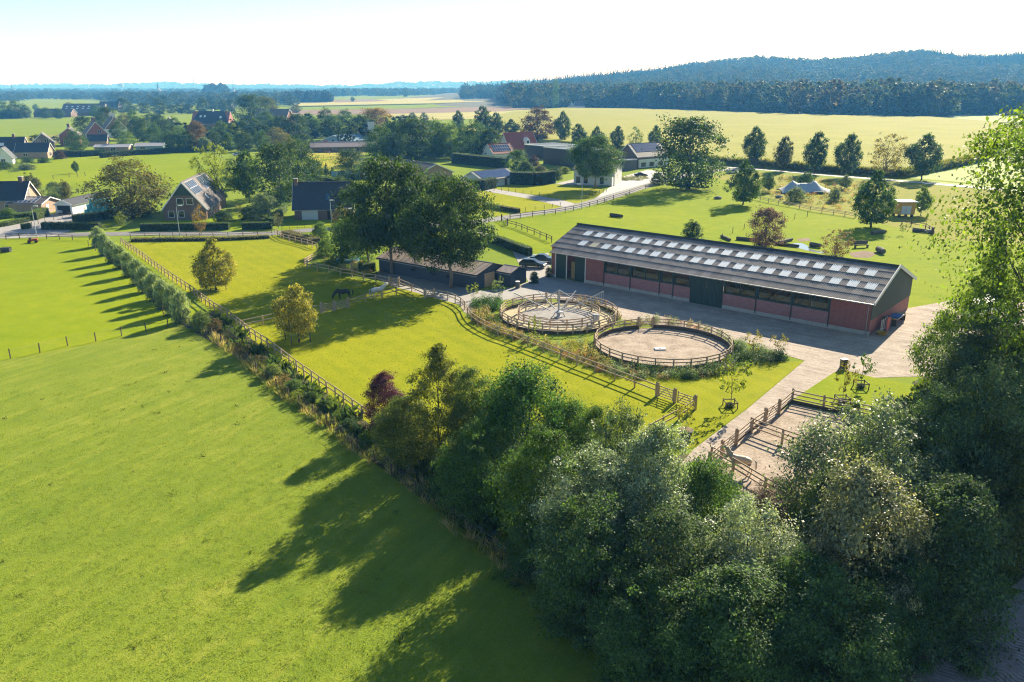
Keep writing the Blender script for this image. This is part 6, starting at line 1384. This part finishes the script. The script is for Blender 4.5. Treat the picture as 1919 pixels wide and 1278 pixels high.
# ---------------------------------------------------------------- hedges
def hedge(label, pts, w_, h, color, leaf=.16, dens=70, name='hedge', world=False, rough=.05, group=None, tips=False):
    ps = subdivide([Vector(p) if world else G(*p) for p in pts], 1.0); o = ps[0]; rng = np.random.default_rng(len(label) * 7 + len(ps))
    t = thing(name, label, 'hedge', o, 0, group); core = MB()
    C = []; Nn = []
    for a, b in zip(ps[:-1], ps[1:]):
        d = b - a; L = d.length; d.normalize(); s = Vector((-d.y, d.x, 0))
        core.beam(a - o + Vector((0, 0, h * .47)), b - o + Vector((0, 0, h * .47)), w_ * .86, h * .92)
        n = int(dens * L * (2 * h + w_)); u = rng.uniform(0, L, n); q = rng.uniform(0, 2 * h + w_, n)
        side = np.where(q < h, -1., np.where(q > h + w_, 1., 0.)); z = np.where(q < h, q, np.where(q > h + w_, q - h - w_, h)); off = np.where(side == 0, q - h - w_ / 2, side * w_ / 2)
        wob = rng.normal(0, rough, n); off = off + side * wob; z = z + np.where(side == 0, np.abs(wob) * (2.2 if tips else 1), 0)
        P = np.array(a - o)[None] + u[:, None] * np.array(d)[None] + off[:, None] * np.array(s)[None]; P[:, 2] = np.maximum(z, .03); C.append(P)
        Nn.append(side[:, None] * np.array(s)[None] * .8 + np.stack([0 * side, 0 * side, np.where(side == 0, 1., .35)], 1) + rng.normal(0, .5, (n, 3)))
    for e, dr in ((ps[0], ps[0] - ps[1]), (ps[-1], ps[-1] - ps[-2])):
        n = int(dens * w_ * h * 1.2); dr.normalize(); s = Vector((-dr.y, dr.x, 0))
        P = np.array(e - o)[None] + rng.uniform(-w_ / 2, w_ / 2, n)[:, None] * np.array(s)[None] + rng.normal(0, rough, n)[:, None] * np.array(dr)[None]; P[:, 2] = rng.uniform(.05, h, n); C.append(P); Nn.append(np.array(dr)[None] * .8 + rng.normal(0, .5, (n, 3)))
    C = np.concatenate(C); Nn = np.concatenate(Nn)
    me = leaf_mesh('foliage', C, Nn, leaf * rng.uniform(.6, 1.4, len(C)), rng.normal(.45, .13, len(C)), M_LEAF, rng=rng)
    core.build('branches', plain('hedge_inside', (.018, .026, .010), .95, .3), t); put('foliage', me, t, color=color); return t
HG = (.045, .075, .016); HL = (.075, .11, .02)
hedge('clipped hedge along the road in front of the solar panel farmhouse', [(265, 432), (330, 431), (430, 430)], 1.3, 1.5, HG, .2, 40)
hedge('short clipped hedge between the farmhouse path and the dark tiled house', [(455, 430), (510, 429)], 1.3, 1.5, HG, .2, 40)
hedge('clipped hedge along the road below the turquoise bales', [(81, 430), (140, 430), (188, 430)], 1.4, 1.5, HG, .2, 40)
hedge('hedge beside the turquoise bales, parallel to the road', [(140, 419), (175, 414), (218, 408)], 1.6, 1.9, HG, .2, 40)
hedge('hedge in front of the tan brick house garage', [(30, 416), (62, 413), (86, 404)], 2.0, 1.9, HL, .2, 40); hedge('low hedge at the meadow road before the tan brick house', [(-40, 432), (10, 424), (52, 415)], 1.3, 1.0, HL, .2, 40)
hedge('stub of hedge at the driveway lamp', [(42, 430), (57, 428)], 1.3, 1.2, HL, .2, 40)
hedge('tall hedge crossing behind the dark tiled house', [(580, 345), (620, 350), (662, 362), (690, 368)], 1.6, 2.8, HG, .22, 30)
hedge('thick tall hedge in front of the white bungalow', [(958, 345), (1000, 347), (1037, 343)], 2.4, 4.0, BLU, .24, 26); hedge('tall hedge at the gable end of the white bungalow', [(868, 356), (902, 357), (925, 352)], 2.2, 3.2, BLU, .24, 26)
hedge('long tall hedge behind the bungalows', [(850, 305), (900, 311), (950, 316)], 2.2, 4., BLU, .26, 22); hedge('hedge block behind the thick tall hedge', [(988, 326), (1015, 326)], 3, 2.4, HL, .24, 24)
hedge('clipped hedge curving along the drive towards the parked cars', [(916, 452), (940, 460), (965, 470), (993, 480)], 1.2, 1.6, HG, .18, 45)
hedge('light hedge leaning on the garden gate by the stable', [(677, 511), (700, 507)], 1.6, 1.5, HL, .2, 40)
hedge('pale narrow hedge between the two gardens', [(510, 424), (524, 408), (535, 394)], 1.2, 1.8, HL, .2, 36)
hedge('low dry hedge along the bungalow grass', [(908, 388), (940, 394), (972, 399)], 1.2, 1.1, (.10, .085, .04), .2, 36)
hedge('dark long hedge along the drive of the hamlet garages', [(118, 292), (150, 294), (195, 291)], 3, 2.6, DK, .3, 16); hedge('hedge along the hamlet field behind the garages', [(190, 296), (250, 291), (310, 287), (390, 283)], 2.5, 2.4, DK, .3, 16)
hedge('flower border along the dark tiled house fence', [(536, 440), (560, 447), (592, 456)], 2.2, .9, (.12, .10, .05), .2, 36, name='flower_border', rough=.12); hedge('long grass border along the roadside lawn fence', [(248, 452), (330, 451), (420, 450), (505, 446)], 1.6, .6, (.16, .14, .05), .2, 36, name='grass_border', rough=.12)

# ---------------------------------------------------------------- planting beds
def bed(label, poly, dens, kinds, rng, name='planting_bed'):
    """a bed of mixed perennials: one clump of leaves per plant"""
    P = fill(poly, dens, rng); C = []; Nn = []; S = []; Ti = []; groups = {}
    t = thing(name, label, 'planting bed', Vector(P[0])); o = np.array(P[0])
    pick = rng.integers(0, len(kinds), len(P))
    f1 = np.sin(P[:, 0] * .9 + 1) + np.sin(P[:, 1] * .8) + rng.normal(0, .6, len(P)); pick = np.clip(((f1 + 2.2) / 4.4 * len(kinds)).astype(int), 0, len(kinds) - 1)
    for k, (nm, col_, r, h, n, leaf, up) in enumerate(kinds):
        Q = P[pick == k]
        if not len(Q): continue
        m = len(Q) * n; c = np.repeat(Q - o, n, 0); hh = np.repeat(h * rng.uniform(.6, 1.25, len(Q)), n); d = rng.normal(size=(m, 3)); d[:, 2] = np.abs(d[:, 2]); d /= np.linalg.norm(d, axis=1, keepdims=True)
        rad = rng.uniform(.4, 1, m)[:, None]; c = c + d * rad * np.stack([np.full(m, r), np.full(m, r), hh], 1)
        Nn = d * .6 + np.array([0, 0, .4]) + rng.normal(0, .5, (m, 3)); T_ = d * .5 + np.array([0, 0, up]) + rng.normal(0, .25, (m, 3))
        me = leaf_mesh(nm, c, Nn, leaf * rng.uniform(.6, 1.4, m), np.repeat(rng.normal(.45, .12, len(Q)), n) + rng.normal(0, .1, m), M_LEAF, .35, T_, .08, rng); put(nm, me, t, color=col_)
    return t
rg = np.random.default_rng(44)
K1 = [('leafy_perennials', (.045, .085, .02), .55, .9, 90, .17, .5), ('tall_grasses', (.22, .17, .075), .5, 1.2, 90, .26, 1.3), ('pale_perennials', (.14, .15, .06), .5, 1.0, 80, .16, .6), ('red_perennials', (.24, .10, .045), .5, .8, 80, .15, .5), ('silver_perennials', (.13, .155, .10), .5, .8, 80, .16, .5), ('yellow_perennials', (.23, .20, .04), .45, .8, 70, .15, .5)]
bed('long mixed flower bed between the curved fence and the walker', [(880, 590), (900, 575), (935, 600), (945, 617), (990, 636), (1050, 645), (1108, 640), (1113, 655), (1122, 672), (1150, 690), (1130, 700), (1085, 683), (1030, 660), (985, 645), (930, 625), (895, 607)], 4.6, K1, rg)
K2 = [('leafy_perennials', (.05, .085, .025), .55, 1.0, 110, .17, .7), ('silver_perennials', (.12, .15, .10), .55, 1.0, 100, .16, .7), ('pink_perennials', (.20, .13, .11), .4, .8, 60, .14, .7), ('leafy_perennials', (.045, .08, .03), .55, 1.1, 110, .17, .7)]
bed('grassy planting below the round pen', [(1118, 676), (1160, 684), (1220, 693), (1290, 694), (1345, 686), (1372, 676), (1385, 690), (1360, 703), (1290, 712), (1220, 713), (1160, 707), (1128, 697)], 5.5, K2, rg)
bed('dark evergreen shrub bed beside the round pen', [(1372, 655), (1385, 645), (1420, 652), (1470, 664), (1482, 674), (1450, 683), (1400, 680), (1372, 672)], 2.0, [('evergreen_leaves', (.035, .06, .03), .75, 1.35, 150, .2, .4), ('silver_perennials', (.10, .13, .09), .6, 1.2, 120, .17, .5)], rg)
bed('green shrub mound beside the walker', [(878, 582), (890, 568), (915, 562), (940, 566), (935, 582), (905, 586)], 2.0, [('evergreen_leaves', (.04, .085, .022), .7, 1.3, 150, .2, .4)], rg)
bed('flower strip between the walker and the hall yard', [(1060, 562), (1110, 570), (1150, 585), (1172, 606), (1162, 612), (1158, 596), (1130, 580), (1085, 570)], 3.2, K1, rg)
bed('flower strip behind the round pen gate', [(1170, 605), (1235, 598), (1290, 606), (1345, 625), (1378, 645), (1368, 648), (1330, 628), (1285, 613), (1235, 606), (1180, 612)], 3.0, K2[1:3] + K1[2:4], rg)
bed('flower garden around the tent', [(1400, 340), (1470, 332), (1560, 338), (1640, 350), (1620, 395), (1560, 394), (1500, 384), (1420, 362)], .16, [(n, c, r * 1.5, h * 1.1, 40, l * 1.9, u) for n, c, r, h, k, l, u in K1], rg)
bed('flowering weeds on the field behind the pale blue screen', [(580, 292), (660, 300), (665, 325), (620, 328), (585, 320)], .25, [('yellow_weeds', (.30, .25, .05), 1., 1.4, 40, .34, .6), ('green_weeds', (.16, .20, .04), 1., 1.2, 40, .34, .6)], rg)
bed('flower planting by the round pool', [(605, 488), (640, 478), (690, 500), (720, 512), (716, 520), (680, 518), (640, 508), (612, 500)], .9, [('leafy_perennials', (.05, .08, .02), .7, 1.0, 90, .2, .5), ('pink_perennials', (.20, .13, .11), .5, .9, 60, .18, .7)], rg)
bed('weedy edging along the garages of the hamlet', [(30, 306), (62, 312), (66, 318), (20, 324), (-20, 326)], .2, [('green_weeds', (.09, .12, .04), 1.2, 1.6, 50, .36, .5)], rg)
bed('dark hedge planting beside the front of the barn house', [(1160, 331), (1200, 331), (1218, 336), (1190, 340), (1165, 338)], .5, [('green_weeds', (.12, .12, .05), .9, 1., 60, .3, .5)], rg)

# ---------------------------------------------------------------- grass, litter and woods as masses
rg = np.random.default_rng(9)
def tuft(name, color, n, h, spread, leaf, seed, flop=.5):
    r = np.random.default_rng(seed); d = r.normal(size=(n, 3)); d[:, 2] = 0; d *= .5
    c = d * spread; T_ = d * flop + np.array([0, 0, 1.]); Nn = r.normal(size=(n, 3)); Nn[:, 2] = .3; L = h * r.uniform(.6, 1.3, n)
    c[:, 2] = L * .45
    return loose(name, leaf_mesh(name, c, Nn, L, r.normal(.5, .15, n), M_LEAF, leaf, T_, .02, r), color)
TG = [tuft('grass_tuft', c, 9, .10, .26, .26, 60 + i, 1.1) for i, c in enumerate(((.21, .275, .055), (.235, .29, .055), (.19, .255, .05), (.28, .31, .07)))]
NP_ = [(-120, 1300), (-120, 760), (120, 690), (340, 618), (470, 690), (640, 830), (850, 985), (1100, 1180), (1240, 1300)]
P = fill(NP_, 15, rg); D_ = np.hypot(P[:, 0], P[:, 1]); P = P[rg.uniform(0, 1, len(P)) < np.clip(1.35 - D_ / 75, .10, 1)]
scatter('grass', P, rg.uniform(.6, 1.3, len(P)), TG, 'short green pasture grass in front of the wire fence', rng=rg)
P = fill(NP_, .035, rg); P = P[P[:, 1] < 95]
scatter('weeds', P, rg.uniform(.5, 1.2, len(P)), [tuft('weed_clump', c, 16, .16, .3, .4, 65 + i, 1.4) for i, c in enumerate(((.05, .07, .02), (.07, .06, .03), (.16, .18, .03)))], 'dark weed clumps dotted over the near pasture', rng=rg)
TD = [tuft('dry_tuft', c, 12, .75, .35, .07, 70 + i, .8) for i, c in enumerate(((.46, .36, .19), (.40, .33, .15), (.26, .26, .08), (.16, .20, .05)))]
P = np.concatenate([fill([(336, 598), (372, 610), (470, 672), (600, 776), (712, 862), (694, 876), (634, 830), (554, 768), (456, 688), (374, 622)], 5, rg), fill([(700, 860), (730, 850), (900, 985), (1100, 1140), (1260, 1290), (1200, 1290), (1040, 1155), (830, 990)], 4.5, rg)])
scatter('dry_grass', P, rg.uniform(.6, 1.3, len(P)), TD, 'dry straw coloured grass along the wire fence', rng=rg)
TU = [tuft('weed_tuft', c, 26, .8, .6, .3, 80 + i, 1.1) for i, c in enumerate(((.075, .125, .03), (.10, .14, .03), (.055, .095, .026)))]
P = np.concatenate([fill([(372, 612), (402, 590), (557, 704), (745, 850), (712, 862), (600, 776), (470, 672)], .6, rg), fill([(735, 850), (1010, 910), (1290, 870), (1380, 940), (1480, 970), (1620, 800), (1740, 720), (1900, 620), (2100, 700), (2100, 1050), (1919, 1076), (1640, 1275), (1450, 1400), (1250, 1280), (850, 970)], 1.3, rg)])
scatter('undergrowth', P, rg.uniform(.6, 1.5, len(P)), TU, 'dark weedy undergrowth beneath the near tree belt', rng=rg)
P = fill([(880, 595), (1050, 677), (1300, 762), (1200, 826), (1000, 890), (740, 840), (557, 692), (402, 580), (260, 470), (520, 446), (590, 500), (800, 556)], 5., rg)
scatter('grass', P, rg.uniform(.25, .5, len(P)), [tuft('mown_tuft', c, 7, .2, .3, .2, 90 + i, 1.) for i, c in enumerate(((.19, .23, .02), (.22, .245, .022)))], 'mown lawn grass inside the rail fences', rng=rg)
# maize plants along the field edge and over its top
TM = [tuft('maize_plant', c, 12, 1.5, .7, .16, 100 + i, 1.2) for i, c in enumerate(((.12, .15, .03), (.20, .20, .05), (.28, .25, .08)))]
e_ = subdivide([G(*p) for p in ((1240, 290), (1350, 309), (1420, 313), (1560, 325), (1690, 333), (1850, 300))], .5); P = np.array([[p.x + rg.normal(0, .35), p.y + rg.normal(0, .5) - .2, rg.uniform(0, 1.7)] for p in e_ for _ in range(5)])
scatter('maize', P, rg.uniform(.8, 1.4, len(P)), TM, 'standing maize stalks at the field edge along the lane', rng=rg)
# woods
FK = lambda c, k='far': loose('wood_tree', PROTO[k][0], c)
def wood(label, poly, dens, h, wd, cols, kinds=('far', 'far2'), seed=1, zf=None, name='forest', raw=False, extra=None):
    r = np.random.default_rng(seed); P = fill(poly, dens, r, raw) if poly is not None else extra
    if zf: P[:, 2] = [zf(x, y) for x, y, z in P]
    s = wd * r.uniform(.7, 1.3, len(P))
    return scatter(name, P, s, [FK(c, k) for c in cols for k in kinds], label, rng=r, squash=h / wd * r.uniform(.8, 1.25, len(P)), tilt=.03)
FC = [(.065, .10, .025), (.08, .11, .028), (.10, .11, .032), (.055, .085, .025), (.11, .095, .04)]
wood('broadleaf forest edge behind the maize field', [(965, 203), (1060, 201), (1200, 204.5), (1320, 209), (1500, 217), (1740, 221), (1850, 215), (2250, 216), (2250, 199), (1500, 196), (1000, 189), (930, 188)], .0075, 24, 21, FC, seed=2)
PP = []; r = np.random.default_rng(8)
while len(PP) < 15000:
    Y = r.uniform(1150, 3050); s_ = r.uniform(-.06, .80); X = s_ * Y
    if Y < 1900 and s_ < .035 - (Y - 1150) * .00006: continue
    if X > 4100: continue
    if r.uniform() < Y / 3050: PP.append((X, Y, hill(X, Y)))
PP = np.array(PP); con = ((np.sin(PP[:, 0] * .004 + 1.3) + np.sin(PP[:, 1] * .006)) > .65) & (PP[:, 1] > 1450)
wood('conifers on the wooded hills', None, 0, 24, 9, [(.035, .066, .030), (.045, .078, .034)], ('farcon',), 3, extra=PP[con]); wood('broadleaf trees on the wooded hills', None, 0, 18, 17, FC[:4], seed=4, extra=PP[~con])
wood('woods beside the meadows before the horizon', [(300, 197), (440, 200), (560, 199), (560, 183), (300, 184), (180, 186), (200, 193)], .0022, 14, 16, FC[:3] + [BLU], seed=5)
wood('dark block of plantation trees before the crop strips', [(556, 193), (622, 192), (622, 187), (556, 187)], .012, 15, 12, [(.025, .042, .02)], seed=6)
wood('woods on the far rim of the crop strips', [(622, 182), (700, 180), (720, 181), (860, 177), (985, 183), (960, 173.5), (620, 174)], .0012, 17, 19, FC[:2] + [BLU], seed=7)
wood('village trees between the far meadows', [(-200, 189), (40, 190), (60, 186), (230, 188), (330, 186), (330, 178), (-200, 178)], .0016, 12, 15, FC[:3] + [BLU], seed=10)
wood('horizon woods over the wide plain', [(-400, 178), (560, 180), (985, 175.5), (1060, 173), (1060, 168.6), (-400, 169)], .00022, 15, 28, FC[:2] + [BLU], seed=11)
PP = []; r = np.random.default_rng(12)
for _ in range(5200):
    x = r.uniform(-8400, 4500); k = r.uniform(0, 1); Y = 8700 + 1150 * k; i = (x + 8500) / 17000 * 159
    PP.append((x, Y, (48 + 14 * math.sin(i * .19) + 10 * math.sin(i * .47 + 1) + 34 * smooth((x + 2600) / 3000) + 5 * math.sin(i * 1.7)) * k * .97))
wood('wooded ridge closing the horizon', None, 0, 20, 42, FC[:2], seed=13, extra=np.array(PP))
wood('tall rounded grove on the horizon beyond the great dark tree', [(388, 184), (424, 184), (424, 181), (388, 181)], .006, 26, 26, [BLU], seed=14)
wood('dark undergrowth filling the tree belt between hamlet and farm', [(300, 284), (395, 281), (470, 284), (560, 270), (560, 248), (470, 246), (300, 262)], .005, 8, 9, [DK, MD], seed=21)
wood('dark undergrowth filling the leafy belt behind the bungalows', [(690, 290), (780, 300), (860, 298), (905, 300), (905, 280), (860, 264), (700, 246), (560, 244), (570, 256)], .004, 9, 9, [DK, MD], seed=22)
wood('shrub row along the dry field edge behind the hamlet', [(0, 277), (130, 266), (180, 262), (180, 260), (0, 274)], .02, 4, 6, [MD, LT], seed=15)
# far village roofs among the trees
for i, (x, y, c) in enumerate(((82, 183, M_WHITE), (122, 184, M_RTILE), (135, 184, M_WHITE), (350, 189, M_GTILE), (178, 183, M_RTILE))):
    small('house', ('white far house among the village trees', 'red roofed far house among the village trees', 'pale far house beside the red roofed one', 'grey roofed far house at the meadow woods', 'second red roofed far house by the yellow tree')[i], x, y, 5, 18, 12, 4, 9, 'u', M_WHITE, c if c is not M_WHITE else M_GTILE)
for i, (x, y) in enumerate(((710, 176.5), (842, 172), (750, 171.5))):
    small('barn', ('pale far shed at the rim of the crop strips', 'tan far barn near the horizon', 'white far shed behind the lone tree')[i], x, y, 3, 70, 22, 6, 10, 'u', M_CREAM, M_CREAM, 'barn')
